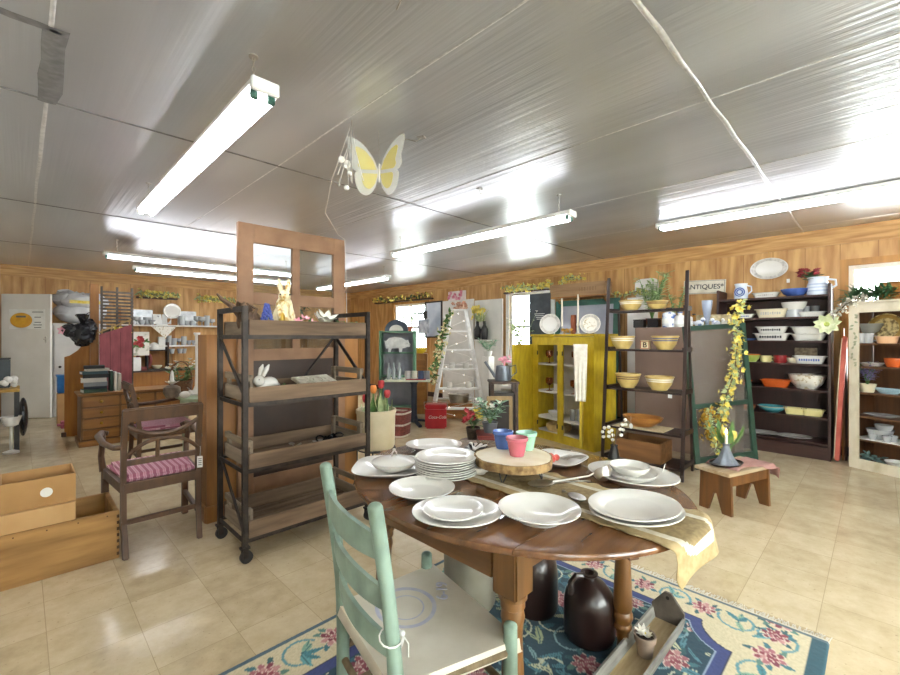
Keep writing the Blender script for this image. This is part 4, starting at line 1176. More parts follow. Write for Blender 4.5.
for r, z in ((.085, 0), (.075, .012), (.05, .05), (.03, .1), (.022, .135), (.027, .15), (.02, .155), (.0125, .15)):
    rings.append(range(len(vs_), len(vs_) + nn))
    for i in range(nn):
        a = 2 * PI * i / nn; k = 1 + .13 * math.sin(a * 7) * (1 - z / .15); vs_.append((r * k * math.cos(a), r * k * math.sin(a), z))
fs = [(P_[i], P_[(i + 1) % nn], Q_[(i + 1) % nn], Q_[i]) for P_, Q_ in zip(rings, rings[1:]) for i in range(nn)] + [tuple(rings[0])[::-1], tuple(rings[-1])]
b.add(vs_, fs).build('holder', mat('pewter_grey', '7d828c', '5f646d', .5, .3, 10), ch)
b = MB(); b.tube([(.02, 0, .13), (.06, -.02, .14), (.09, -.03, .15), (.12, -.035, .148)], .003, 6); b.build('hook_arm', black, ch)
cn = single('candle', MB().lathe([(0, 0), (.011, 0), (.011, .07), (.006, .074), (0, .072)], 16), mat('wax', 'f1ead8', 'e6dcc4', .5), 'lit white candle in the grey draped holder', 'candle', (*cp, ctop + .157))
fl_ = MB(); fl_.lathe([(0, 0), (.006, .008), (.0075, .016), (.005, .03), (0, .045)], 12, c=(0, 0, .076)); fl_.build('flame', mat('flame', 'ffd68a', emit=25), cn)
MB().cyl((0, 0, .07), (0, 0, .08), .001, n=5).build('wick', black, cn)
# yellow tulips and garland by the screen
t = thing('yellow_tulips', 'bunch of yellow tulips behind the candle holder', 'flower', (4.03, .86, ctop + .002))
b = MB(); b2 = MB(); b3 = MB()
for k in range(5):
    a = k * 1.3; x, y = .05 * math.cos(a), .04 * math.sin(a); h = .15 + .03 * (k % 3)
    b3.tube([(0, 0, .0), (x * .6, y * .6, h * .6), (x, y, h)], .005, 5)
    for q in range(5): b.ell((x + .01 * math.cos(q * 1.26), y + .01 * math.sin(q * 1.26), h + .025), (.013, .018, .032), Rz(q * 1.26), 7, 5)
for k in range(12): a = k * .9; b2.leaf((.02 * math.cos(a), .02 * math.sin(a), .11), (math.cos(a) * 1.0, math.sin(a) * .8, .8), .23 - .006 * k, .05, (math.cos(a), math.sin(a), -.2), .3)
b.build('blooms', yellowfl, t); b2.build('leaves', greenleaf, t); b3.build('stems', greenleaf, t)

# ------------------------------------------------------------------ generic greenery and dishes
def garland(name, label, pts, n, leafm, flm, r=.05, lf=.06, fr_=.02, loc=None, stem=True, cat='garland', dens=1.0):
    """a vine along pts with leaves and small blossoms"""
    pts = [Vector(p) for p in pts]; base = pts[0].copy()
    t = thing(name, label, cat, base)
    pts = [p - base for p in pts]
    R = random.Random(len(label) * 7 + n)
    if stem: MB().tube(pts, .006, 6).build('vine', stemm, t)
    A = MB(); Bm = MB()
    seg = [(pts[i], pts[i + 1]) for i in range(len(pts) - 1)]; ls = [(b - a).length for a, b in seg]; tot = sum(ls)
    for k in range(n):
        s = R.random() * tot; i = 0
        while s > ls[i] and i < len(seg) - 1: s -= ls[i]; i += 1
        p = seg[i][0].lerp(seg[i][1], s / ls[i]); o = Vector((R.gauss(0, 1), R.gauss(0, 1), R.gauss(0, 1))).normalized()
        q = p + o * R.uniform(.1, 1) * r
        if R.random() < .55: A.leaf(p + o * .004, o, lf * R.uniform(.6, 1.2), lf * .45, (R.random(), R.random(), R.random()))
        else: Bm.flower(q, fr_ * R.uniform(.7, 1.3), 5, o, .8, .4)
    A.build('leaves', leafm, t); Bm.build('blossoms', flm, t)
    return t
def plant(name, label, loc, h, n, leafm, spread=.5, lw=.02, pot=None, cat='plant', flm=None, ll=.1, nf=0):
    t = thing(name, label, cat, loc); R = random.Random(int(loc[0] * 991 + loc[1] * 77 + n)); z0 = 0
    if pot:
        pr, ph, pm = pot; z0 = ph * .85
        MB().lathe([(0, 0), (pr * .7, 0), (pr, ph), (pr * .9, ph), (pr * .62, .01), (0, .01)], 22).build('pot', pm, t)
        MB().lathe([(0, ph * .8), (pr * .88, ph * .8), (0, ph * .86)], 16).build('soil', MATS['soil'], t)
    A = MB(); Bm = MB(); Sm = MB()
    for k in range(max(4, n // 8)):
        a = R.uniform(0, 2 * PI); d = Vector((math.cos(a) * spread, math.sin(a) * spread, 1)).normalized(); tip = Vector((0, 0, z0)) + d * h * R.uniform(.6, 1)
        Sm.tube([(0, 0, z0 - .01), Vector((0, 0, z0)).lerp(tip, .5) + Vector((0, 0, .02)), tip], [.003, .0025, .0015], 5)
        for j in range(8):
            f = R.uniform(.25, 1); p = Vector((0, 0, z0)).lerp(tip, f); aa = R.uniform(0, 2 * PI)
            A.leaf(p, (math.cos(aa), math.sin(aa), R.uniform(-.1, 1)), ll * R.uniform(.6, 1.2), lw, (0, 0, 1))
        if flm and k < nf: Bm.flower(tip, .03, 7, (R.uniform(-.6, .2), R.uniform(-.6, .2), 1), .6, .5)
    Sm.build('stems', greenleaf if leafm is not paleleaf else paleleaf, t); A.build('leaves', leafm, t)
    if flm and Bm.v: Bm.build('blossoms', flm, t)
    return t
def banded_bowl(label, loc, r, h, bm_, m_=yellowware):
    t = thing('mixing_bowl', label, 'bowl', loc)
    bowl_mb(r, h, .55, lip=.007).build('bowl', m_, t)
    b = MB()
    R_ = lambda z: r * ((.55 + .62 * .45) + (.97 - .829) * (z / h - .4) / .45) if z < h * .85 else r * (.97 + .03 * (z / h - .85) / .15)
    for k, z in enumerate((.62, .76)):
        r0, r1 = R_(h * z), R_(h * (z + .08)); b.lathe([(r0, h * z), (r0 + .0015, h * z), (r1 + .0015, h * (z + .08)), (r1, h * (z + .08))], 36)
    b.build('band', bm_, t)
    b = MB(); b.lathe([(r * .985, h * .93), (r + .004, h * .93), (r + .004, h), (r - .005, h + .001)], 36); b.build('rim', m_, t)
    return t

# ------------------------------------------------------------------ green framed window screen leaning behind the footstool
SL, SR = (4.77, 1.30), (5.38, .885)
su = Vector((SR[0] - SL[0], SR[1] - SL[1], 0)); sw_ = su.length; sa_ = math.atan2(su.y, su.x)
sc_ = thing('screen_frame', 'tall dark green framed window screen leaning behind the footstool', 'screen', (*SL, 0), sa_)
tilt = Ry(-.06) @ Rx(-.05); Hs = 1.435
def scr(b): b.m = tilt; return b
for x in (.03, sw_ - .03): scr(MB()).box((x, 0, Hs / 2), (.055, .03, Hs), None, .003).build('stile', grn_paint, sc_)
for z, h in ((Hs - .025, .05), (.62, .045), (.06, .1)): scr(MB()).box((sw_ / 2, 0, z), (sw_ - .11, .028, h), None, .003).build('rail', grn_paint, sc_)
m, nt, b_ = newmat('wire_mesh'); N, L = nt.nodes, nt.links
tr_ = N.new('ShaderNodeBsdfTransparent'); mx = N.new('ShaderNodeMixShader'); mx.inputs[0].default_value = .28
b_.inputs['Base Color'].default_value = lin('7a756e'); b_.inputs['Roughness'].default_value = .6
L.new(tr_.outputs[0], mx.inputs[1]); L.new(b_.outputs[0], mx.inputs[2]); L.new(mx.outputs[0], N['Material Output'].inputs['Surface'])
for z0, z1 in ((.08, .6), (.64, Hs - .05)): scr(MB()).box((sw_ / 2, .008, (z0 + z1) / 2), (sw_ - .09, .002, z1 - z0)).build('wire_mesh', m, sc_)
gp_ = []
for px, py in ((742, 300), (735, 322), (734, 345), (731, 372), (722, 398), (716, 425), (713, 452)):
    d = on_line((SL[0] - .02, SL[1] - .03), (su.x, su.y), px); z = zat(d, py); gp_.append((d[0] - .025, d[1] - .035, z))
    if py <= 322: gp_[-1] = (d[0] + .0, d[1] + .0, z)
garland('yellow_garland', 'garland of small yellow blossoms hanging down the green window screen', gp_, 420, paleleaf, yellowfl, .085, .06, .028)

gq = [(gp_[5][0] - .05, gp_[5][1] + .07, .62), (gp_[5][0] - .06, gp_[5][1] + .09, .5), (gp_[5][0] - .06, gp_[5][1] + .07, .4), (gp_[5][0] - .05, gp_[5][1] + .05, .33)]
garland('amber_sprig', 'bushy amber blossom sprig low at the left of the green screen', gq, 200, MATS['pale_green_leaf'], mat('amber_bloom', 'cfa32e', 'b88a1c', .6, scale=25), .1, .05, .022, cat='flower')
# ------------------------------------------------------------------ leaning ladder shelf with yellowware bowls
bs = wood('ladder_shelf_stain', '33211b', '22150f', 'z', 2, .45)
LB = 4.26; LY0, LY1 = 1.27, 2.03
ls_ = thing('ladder_shelf', 'dark brown leaning ladder shelf displaying yellowware mixing bowls', 'shelf', (LB, (LY0 + LY1) / 2, 0))
hw = (LY1 - LY0) / 2
lean = lambda z: .16 * z / 1.95
for s in (-1, 1):
    MB().bar((0, s * hw, 0), (lean(1.95), s * hw, 1.95), .03, .024, .003).build('upright', bs, ls_)
LSZ = (1.60, 1.2, .80, .41, .1); LSD = (.2, .25, .3, .35, .4)
for z, d in zip(LSZ, LSD):
    x0 = lean(z) + .012
    MB().box((x0 + d / 2, 0, z - .01), (d, 2 * hw - .024, .02), None, .002).build('shelf', bs, ls_)
    for s in (-1, 1): MB().box((x0 + d / 2, s * (hw - .022), z + .012), (d, .018, .024)).build('shelf_side', bs, ls_)
for s in (-1, 1): MB().bar((.43, s * (hw - .035), 0), (lean(1.6) + .19, s * (hw - .035), 1.58), .02, .02).build('rear_upright', bs, ls_)
def on_ls(px, k, dx=.13): x = LB + lean(LSZ[k]) + dx; return (*wx(px, x), LSZ[k] + .0005)
banded_bowl('yellow mixing bowl with white bands, left on the top ladder shelf', on_ls(631, 0, .11), .115, .105, band_white)
banded_bowl('smaller plain yellow bowl, right on the top ladder shelf', on_ls(657, 0, .11), .1, .085, band_brown)
banded_bowl('yellow mixing bowl left of the letter block, pale blue bands', on_ls(622.5, 1), .118, .135, band_white)
banded_bowl('yellow mixing bowl right of the letter block, dark blue bands', on_ls(665, 1), .122, .135, band_blue)
banded_bowl('yellow mixing bowl with dark bands, left on the middle ladder shelf', on_ls(628, 2, .15), .122, .145, band_brown)
banded_bowl('yellow mixing bowl with white bands, right on the middle ladder shelf', on_ls(659.5, 2, .15), .13, .135, band_white)
p = on_ls(645.5, 1); lb = thing('letter_block', 'cream wooden block with letter B between two yellow bowls', 'block', p, PI / 2)
MB().box((0, 0, .045), (.09, .04, .09), None, .003).build('block', mat('cream_block', 'd9c9a2', 'c9b689', .7), lb)
b = MB(); 
for x, z, w, h in ((0, .008, .086, .006), (0, .082, .086, .006), (-.04, .045, .006, .08), (.04, .045, .006, .08)): b.box((x, .0205, z), (w, .002, h))
b.build('red_border', mat('faded_red', 'a5523f', rough=.8), lb)
text('letter', 'B', .075, mat('print_black', '3a2622', rough=.8), lb, (0, .021, .043), (PI / 2, 0, PI), .001)
lb.rotation_euler.z = PI / 2
p = on_ls(642.5, 3, .17)
single('lace_mat', MB().box((0, 0, .003), (.3, .5, .006), None, .002), mat('cream_mat', 'cdbf9e', 'b9a984', .9, scale=30), 'cream cloth mat under the wooden dough bowl', 'mat', p)
b = MB().lathe([(0, .0), (.07, 0), (.1, .012), (.165, .065), (.19, .105), (.183, .107), (.155, .07), (.09, .022), (0, .018)], 36, sx=.7, sy=1.05)
single('dough_bowl', b, wood('honey_bowl', 'b27a3d', '85531f', 'y', 2.5, .35), 'long honey-brown wooden dough bowl on the lower ladder shelf', 'bowl', (p[0], p[1], p[2] + .0065))
q = MB(); q.lathe([(0, 0), (.018, 0), (.018, .0016), (0, .0016)], 14, M=Rx(PI / 2) @ Tr(0, 0, 0), sy=1.5); q.tube([(0, 0, .026), (.0, .004, .06), (.0, .0, .1)], .001, 4)
single('price_tag', q, paper, 'white oval price tag hanging in front of the dough bowl', 'tag', (LB + .03, wx(631, LB + .03)[1], .44), PI / 2)
q = MB(); q.box((0, 0, 0), (.003, .035, .05), None); single('price_tag', q, paper, 'white price tag under the middle right mixing bowl', 'tag', (LB + .085, wx(670, LB + .085)[1], .77), .1)
p = on_ls(643, 4, .2)
cr2 = thing('wooden_crate', 'small brown wooden crate on the bottom ladder shelf', 'crate', (p[0], p[1], p[2]))
open_box('c', (0, 0, 0), (.32, .45, .2), .014, wood('small_crate_wood', '8a5e34', '623f1f', 'y', 2, .7), cr2)
p = (3.98, wx(614, 3.98)[1])
b = MB(); t = thing('cotton_branch', 'cotton branch with white bolls in a dark vase before the ladder shelf', 'branch', (*p, 0))
MB().lathe([(0, 0), (.06, 0), (.075, .1), (.05, .2), (.03, .28), (.035, .3), (.027, .3), (.02, .28), (0, .27)], 22).build('vase', black, t)
s_ = MB(); q = MB()
for k in range(5):
    a = k * 1.25 + .4; tip = Vector((.08 * math.cos(a), .1 * math.sin(a), .42 + .03 * k)); s_.tube([(0, 0, .28), tip * .6 + Vector((0, 0, .14)), tip], .003, 5)
    for j in range(3): MB().ell(tip - Vector((0, 0, .045 * j)) + Vector((rr.uniform(-.02, .02), rr.uniform(-.02, .02), 0)), (.018, .018, .016), None, 8, 6).build('boll', whitefl, t)
s_.build('twigs', stemm, t)

# ------------------------------------------------------------------ mauve backed cabinet behind the ladder shelf
mv = mat('mauve_board', '8f786b', '80695d', .7, scale=2)
CBX = 5.36; CY0, CY1 = 1.08, 2.13
cb = thing('display_cabinet', 'cabinet with plain mauve brown back behind the ladder shelf', 'cabinet', (CBX + .2, (CY0 + CY1) / 2, 0))
MB().box((-.195, 0, .72), (.012, CY1 - CY0, 1.44)).build('back_panel', mv, cb)
for s in (-1, 1): MB().box((.01, s * ((CY1 - CY0) / 2 - .01), .715), (.395, .02, 1.43)).build('side_panel', walnut, cb)
b = MB()
for z in (.1, .55, 1.0, 1.43): b.box((.005, 0, z), (.38, CY1 - CY0 - .04, .02))
b.build('shelf', walnut, cb)
ctz = 1.4405
def on_cb(px, dx=.1): return (*wx(px, CBX + dx), ctz)
def box_thing(name, label, p, d, m_, cat, lid=None, rz=0):
    t = thing(name, label, cat, p, rz)
    MB().box((0, 0, d[2] / 2), d, None, min(d) * .06).build('body', m_, t)
    if lid: MB().box((0, 0, d[2] + .006), (d[0] * 1.05, d[1] * 1.05, .012), None, .002).build('lid', lid, t)
    return t
box_thing('black_tin', 'black tin at the left end of the mauve cabinet top', on_cb(640), (.12, .12, .09), black, 'tin', dark_iron)
box_thing('black_tin', 'black tin beside the left one on the mauve cabinet top', on_cb(654), (.11, .13, .1), blackgloss, 'tin', dark_iron)
def canister(label, p, r, h, m_, capm=None, name='bottle'):
    t = thing(name, label, name.split('_')[-1], p)
    MB().lathe([(0, 0), (r, 0), (r, h * .7), (r * .85, h * .78), (r * .4, h * .84), (r * .4, h), (0, h)], 20).build('body', m_, t)
    MB().lathe([(0, h * .97), (r * .48, h * .97), (r * .48, h * 1.06), (0, h * 1.06)], 14).build('stopper', capm or m_, t)
    b = MB(); b.lathe([(r * 1.01, h * .2), (r * 1.015, h * .22), (r * 1.015, h * .42), (r * 1.01, h * .45)], 20); b.build('label_band', paper, t)
bluechina = mat('blue_white_china', 'e3e6ec', '4c68a8', .25, scale=16, lo=.5, hi=.6)
canister('blue and white canister bottle under the small herb plant', on_cb(669), .075, .22, bluechina, black)
canister('white jar with blue top right of the blue canister bottle', on_cb(680), .06, .17, china, MATS['slip_band_blue'], 'jar')
canister('white stoneware bottle by the ladder shelf right upright', on_cb(688), .05, .15, china, terra, 'bottle')
canister('small amber bottle right of the white stoneware bottle', on_cb(694, .25), .04, .15, mat('amber_solid', '9c6a28', rough=.2), black)
plant('herb_plant', 'tall grey green herb in a pot behind the top ladder shelf bowls', on_cb(652, .28), .64, 300, mat('herb_green', '7d9a5c', 'b0c690', .6, scale=20), .3, .034, (.075, .12, terra), ll=.1)
plant('herb_plant', 'small leggy herb in a pot behind the blue canister bottle', on_cb(676, .28), .44, 110, mat('herb_green', '6d8a4c'), .25, .022, (.05, .09, terra), ll=.07)
def figurine(label, p, m_, h):
    b = MB(); b.ell((0, 0, h * .35), (h * .45, h * .3, h * .35)); b.ell((h * .35, 0, h * .75), (h * .22, h * .18, h * .22)); b.leaf((-h * .35, 0, h * .4), (-1, 0, .6), h * .6, h * .4)
    b.tube([(h * .52, 0, h * .72), (h * .66, 0, h * .68)], [h * .07, .002], 6)
    return single('bird_figurine', b, m_, label, 'figurine', p, rr.uniform(0, 6))
figurine('blue and white bird figurine left of the pale glass vase', on_cb(699, .1), bluechina, .11)
figurine('blue and white bird figurine right of the pale glass vase', on_cb(716, .1), bluechina, .1)
figurine('pale bird figurine at the right end of the mauve cabinet top', on_cb(724, .12), china, .1)
single('glass_vase', MB().lathe([(0, 0), (.05, 0), (.05, .008), (.015, .03), (.03, .09), (.052, .24), (.055, .3), (.05, .3), (.026, .1), (.01, .05), (0, .05)], 24), bluegl, 'pale blue glass vase standing behind the green screen top', 'vase', on_cb(707, .14))
box_thing('patterned_box', 'flat pale patterned box lying behind the glass vase', on_cb(714, .28), (.14, .34, .14), mat('patterned_card', 'd8c7a0', '9c8b63', .7, scale=18), 'box')

# ------------------------------------------------------------------ yellow cabinet
yp = mat('mustard_paint', 'bfa526', 'a88f1c', .5, scale=6, bump=.05, stretch=(3, 3, 1)); yin = mat('cabinet_white_inside', 'dcd9d0', 'cfcabf', .6, scale=3)
YA = math.radians(77); YO = (4.665, 2.31); WY, HY_, DY = 1.02, 1.36, .38
yc = thing('yellow_cabinet', 'mustard yellow cupboard with open doors and glassware inside', 'cabinet', (*YO, 0), YA)   # local x along the front, depth toward -y
yl = lambda x, y, z: Vector((YO[0] + x * math.cos(YA) - y * math.sin(YA), YO[1] + x * math.sin(YA) + y * math.cos(YA), z))
for x in (.01, WY - .01): MB().box((x, -DY / 2, HY_ / 2 - .01), (.02, DY, HY_ - .02), None, .002).build('side_panel', yp, yc)
MB().box((WY / 2, -DY + .008, HY_ / 2), (WY - .04, .012, HY_ - .04)).build('back_panel', yin, yc)
MB().box((WY / 2, -DY / 2 + .01, HY_ - .012), (WY + .05, DY + .04, .028), None, .004).build('top', yp, yc)
f = MB(); s1, s2, s3, s4 = .235, .40, .47, .80
f.box((.1, .008, .66), (.2, .02, 1.32)); f.box((WY - .05, .008, .66), (.1, .02, 1.32)); f.box((.52, .008, .66), (.09, .02, 1.32))
f.box((WY / 2, .0082, 1.275), (WY, .02, .1)); f.box((WY / 2, .0082, .05), (WY, .02, .1)); f.build('face_frame', yp, yc)
YS = (.98, .62, .28)
for z in YS + (.1,): MB().box((WY / 2, -DY / 2, z - .01), (WY - .04, DY - .02, .02)).build('shelf', yin, yc)
for x in (.205, .477, .563, .915): 
    for z in (1.12, .2): MB().box((x, .022, z), (.018, .012, .055), None, .003).build('latch', black, yc)
def ydoor(hx, sgn, ang, w):
    """a door hinged at local x = hx, its leaf running from the hinge at angle ang"""
    b = MB(); b.m = Tr(hx, .02, 0) @ Rz(ang)
    b.box((w / 2, 0, .665), (w, .02, 1.13), None, .002)
    d = b.build('door', yp, yc)
    q = MB(); q.m = b.m
    for zz in (1.19, .14): q.box((w / 2, sgn * .012, zz), (w - .02, .006, .07))
    for xx in (.035, w - .035): q.box((xx, sgn * .0122, .665), (.06, .006, 1.1))
    q.build('door_frame', yp, d)
    return b.m
# left door swung wide, right door swung toward the room
ydoor(WY - .005, -1, math.radians(180 - 77 + 5), .5)
m_r = ydoor(.165, 1, math.radians(205 - 77), .39)
pp = m_r @ Vector((.405, 0, 1.23)); pw = yl(pp.x, pp.y, 0)
cl = thing('white_cloth', 'white cloth draped over the top of the open yellow door', 'cloth', (pw.x, pw.y, 0), math.radians(205 + 90))
for s in (-1, 1):
    b = MB(); vs_ = []; k1, k2 = 10, 18; ln = .62 if s < 0 else .5
    for i in range(k2 + 1):
        for j in range(k1 + 1):
            u = (j / k1 - .5) * .15; v = i / k2; vs_.append((u * (1 - .25 * v) , s * (.016 + .012 * math.sin(j * 1.9) * v + .02 * v), 1.246 - ln * v + (.0 if i else .002)))
    b.add(vs_, [(i * (k1 + 1) + j, (i + 1) * (k1 + 1) + j, (i + 1) * (k1 + 1) + j + 1, i * (k1 + 1) + j + 1) for i in range(k2) for j in range(k1)])
    if s > 0:
        n0 = len(b.v); b.add([(-.075, -.017, 1.248), (.075, -.017, 1.248), (.075, .017, 1.248), (-.075, .017, 1.248)], [(0, 1, 2, 3)])
    o = b.build('cloth_fold', mat('white_linen', 'e3ddd0', 'd3ccbc', .9, scale=20), cl); md = o.modifiers.new('t', 'SOLIDIFY'); md.thickness = .004
def goblet(label, loc, r=.04, h=.15):
    t = thing('goblet', label, 'glass', loc)
    MB().lathe([(0, 0), (r * .85, 0), (r * .8, .005), (.007, .012), (.006, h * .4), (.02, h * .46), (r * .95, h * .6), (r, h * .85), (r * .94, h), (r * .9, h), (r * .94, h * .85), (r * .85, h * .62), (0, h * .5)], 20).build('goblet', amber, t)
for i, (x, z, lb) in enumerate(((.80, YS[0], 'upper left'), (.36, YS[0], 'upper right'), (.80, YS[1], 'lower left'), (.38, YS[1], 'lower right'))):
    goblet('amber glass goblet in the yellow cabinet, %s of four' % lb, yl(x, -.08, z + .0005), .048, .17)
for x, z, d, m_, nm, lb in ((.70, YS[1], (.12, .1, .09), china, 'sugar_box', 'small white box on the yellow cabinet middle shelf behind left goblet'),
                        (.27, YS[1], (.1, .1, .04), china, 'butter_dish', 'low white butter dish at right on the yellow cabinet middle shelf')):
    box_thing(nm, lb, yl(x, -.16, z + .0005), d, m_, 'dish', m_)
single('oval_dish', bowl_mb(.1, .07, .6, 1.3, .9), china, 'white oval casserole dish on the yellow cabinet lower shelf', 'dish', yl(.74, -.15, YS[2] + .0005), YA)
for k in range(3): single('clear_tumbler', MB().lathe([(0, 0), (.03, 0), (.036, .14), (.033, .14), (.027, .01), (0, .01)], 18), crystal, 'clear glass tumbler on the yellow cabinet lower shelf', 'glass', yl(.3 + k * .07, -.12 - .05 * (k % 2), YS[2] + .0005), 0, 'clear tumblers in the yellow cabinet')
b = MB(); b.lathe([(0, 0), (.13, 0), (.15, .05), (.14, .09), (.1, .1), (.05, .16), (0, .165)], 28, sx=1.2)
single('linen_bundle', b, mat('tan_linen', 'c9b083', 'b0945f', .9, scale=14, bump=.4), 'bundled tan linen at the bottom of the yellow cabinet', 'linen', yl(.72, -.17, .1005), YA)
# on top of the yellow cabinet
yt = HY_ + .0025
def on_yc(px, dep): 
    a = yl(0, -dep, 0); return (*on_line((a.x, a.y), (math.cos(YA), math.sin(YA)), px), yt)
def standing_plate(label, p, r, m_, rimm, rz, name='display_plate'):
    t = thing(name, label, 'plate', p, rz)
    o = plate_mb(r, .016, M=Tr(0, 0, r * .97 + .004) @ Rx(PI / 2 - .16)).build('plate', m_, t)
    b = MB().lathe([(r * .7, .012), (r * .72, .0125), (r * .93, .0195), (r * .93, .0185)], 40, M=Tr(0, 0, r * .97 + .004) @ Rx(PI / 2 - .16)); b.build('rim_pattern', rimm, o)
    q = MB(); q.tube([(-.04, -.04, .006), (-.04, .05, .006), (-.04, .04, .09)], .004, 5); q.tube([(.04, -.04, .006), (.04, .05, .006), (.04, .04, .09)], .004, 5); q.tube([(-.04, .05, .006), (.04, .05, .006)], .004, 5)
    q.build('stand', dark_iron, t)
floralchina = mat('floral_china', 'e9e4d8', 'bfae8e', .3, scale=26, lo=.55, hi=.62)
greyband = mat('grey_rim', 'cfcac2', 'a9a59d', .4, scale=30)
standing_plate('white plate standing at the left on top of the yellow cabinet', on_yc(550, .13), .135, china, greyband, -.6 - PI / 6)
standing_plate('floral plate standing at the right on top of the yellow cabinet', on_yc(590, .16), .12, floralchina, greyband, -.6 - PI / 6)
def taper(label, clabel, p, h0, h, holder):
    t = thing('candlestick', label, 'candlestick', p)
    MB().lathe([(0, 0), (.035, 0), (.035, .008), (.012, .02), (.016, h0 * .5), (.01, h0 * .7), (.02, h0 * .9), (.02, h0), (0, h0)], 18).build('holder', holder, t)
    c = single('taper_candle', MB().lathe([(0, 0), (.0115, 0), (.009, h), (0, h + .004)], 12), MATS['wax'], clabel, 'candle', (p[0], p[1], p[2] + h0))
taper('clear candlestick left of the brown pillar candle', 'tall cream taper candle left of the brown pillar candle', on_yc(562, .12), .1, .36, crystal)
taper('white flowered candlestick right of the brown pillar candle', 'tall cream taper candle right of the brown pillar candle', on_yc(578, .12), .13, .36, floralchina)
single('pillar_candle', MB().lathe([(0, 0), (.035, 0), (.035, .24), (.025, .245), (0, .24)], 20), mat('rust_wax', '9a4e2c', '86411f', .5), 'rust brown pillar candle on the yellow cabinet top', 'candle', on_yc(573.5, .2))
b = MB()
for k in range(30): b.flower((rr.uniform(-.04, .04), rr.uniform(-.08, .08), rr.uniform(.02, .06)), .02, 5, (rr.uniform(-1, 1), rr.uniform(-1, 1), 1))
b.tube([(-.03, -.07, .006), (0, 0, .03), (.02, .07, .006)], .006, 5)
p = on_yc(568, .06); single('blossom_cluster', b, mat('amber_blossom', 'd9a82a', 'b98018', .6), 'cluster of amber blossoms at the foot of the candlesticks', 'flower', p)

# ------------------------------------------------------------------ dark dishware shelves against the right wall
DX, DY0, DY1, DTOP = 6.08, .36, 1.42, 1.8
dsx = thing('dish_shelf', 'tall dark mahogany shelf of baking dishes against the right wall', 'shelf', (DX, (DY0 + DY1) / 2, 0))
dh = (DY1 - DY0) / 2
for s in (-1, 1): MB().box((.2, s * (dh - .0125), DTOP / 2 + .05), (.4, .025, DTOP + .1), None, .003).build('side_panel', mahog, dsx)
MB().box((.405, 0, DTOP / 2), (.01, 2 * dh - .05, DTOP)).build('back_panel', mahog, dsx)
DZ = (1.785, 1.55, 1.285, 1.03, .745, .45, .175)
mahx = wood('mahogany_shelf', '40221a', '2c1511', 'y', 2.5, .4)
for z in DZ: MB().box((.2, 0, z - .011), (.38, 2 * dh - .05, .022), None, .003).build('shelf', mahx, dsx)
MB().box((.03, 0, .07), (.02, 2 * dh - .05, .14)).build('plinth', mahx, dsx)
def on_ds(px, k, dx=.15): return (*wx(px, DX + dx), DZ[k] + .0005)
def dish(label, p, r, h, m_, sx=.75, sy=1.0, foot=.75, name='baking_dish', cat='dish', sq=False, rim=None, letters=None, lm=None):
    t = thing(name, label, cat, p)
    if sq:
        b = MB(); rings = []; vs_ = []; n = 40
        for k, z in ((foot, 0), (foot + .03, 0), (.97, h * .9), (1.06, h * .93), (1.06, h), (.93, h), (foot * .95, .012), (.3, .011)):
            rings.append(range(len(vs_), len(vs_) + n)); vs_ += [(x * sx, y * sy, z) for x, y in rsq(r * k, .45, n)]
        fs = [(P_[i], P_[(i + 1) % n], Q_[(i + 1) % n], Q_[i]) for P_, Q_ in zip(rings, rings[1:]) for i in range(n)] + [tuple(rings[0])[::-1], tuple(rings[-1])]
        b.add(vs_, fs)
    else: b = bowl_mb(r, h, foot, sx, sy)
    b.build('dish', m_, t)
    if rim: MB().lathe([(r * .985, h * .9), (r * 1.004, h * .9), (r * 1.004, h * 1.01), (r * .97, h * 1.01)], 36, sx=sx, sy=sy).build('rim', rim, t)
    if letters:
        q = MB(); R = random.Random(len(label))
        for i in range(9):
            y = (i - 4) * r * sy * .14
            x = -r * sx * (foot + .97) / 2 * 1.03 - .004
            q.box((x, y, h * .5), (.006, r * .09, h * R.uniform(.2, .36)))
        q.build('printed_pattern', lm, t)
    return t
bl = mat('mid_blue_glaze', '4a65a8', '3c5492', .25); org = mat('orange_glaze', 'd2622a', 'bd5220', .25); turq = mat('turquoise_glaze', '58a9b4', '4798a4', .25)
ycr = mat('pale_yellow_glaze', 'e3d79a', 'd8ca88', .3); redg = mat('dark_red_glaze', '8e2a2c', '7a2023', .25); lime = mat('lime_glaze', 'a6c050', 'c4d080', .3)
bprint = mat('blue_print', '4562a8', rough=.5); kprint = mat('black_print', '2f3038', rough=.5)
def pitcher(label, p, r, h, m_, bands=None):
    t = thing('pitcher', label, 'pitcher', p)
    MB().lathe([(0, 0), (r * .9, 0), (r, h * .1), (r, h * .45), (r * .82, h * .8), (r * .95, h), (r * .88, h), (r * .76, h * .8), (r * .92, h * .4), (r * .85, .012), (0, .01)], 28).build('body', m_, t)
    b = MB(); b.tube([(0, -r * .86, h * .86), (0, -r * 1.45, h * .8), (0, -r * 1.5, h * .5), (0, -r * .98, h * .3)], r * .11, 8); b.build('handle', m_, t)
    if bands:
        q = MB()
        for z in (.2, .38, .55): q.lathe([(r * (1.002 if z < .5 else .955), h * z), (r * (1.008 if z < .5 else .962), h * (z + .02)), (r * (1.005 if z < .5 else .93), h * (z + .08))], 28)
        q.build('band', bands, t)
    return t
paleblue = mat('pale_blue_china', 'dde3ea', 'c3cfe0', .3, scale=7)
pt_ = pitcher('white and blue stencilled pitcher at left on the dish shelf top', on_ds(741, 0), .072, .19, paleblue)
b = MB(); b.lathe([(.02, .08), (.045, .1), (.0, .1)], 12); q = MB()
for r in (.055, .035): q.lathe([(r, 0), (r, .003), (r - .012, .003), (r - .012, 0)], 24, M=Tr(-.072, 0, .085) @ Ry(-PI / 2))
q.build('blue_emblem', bprint, pt_)
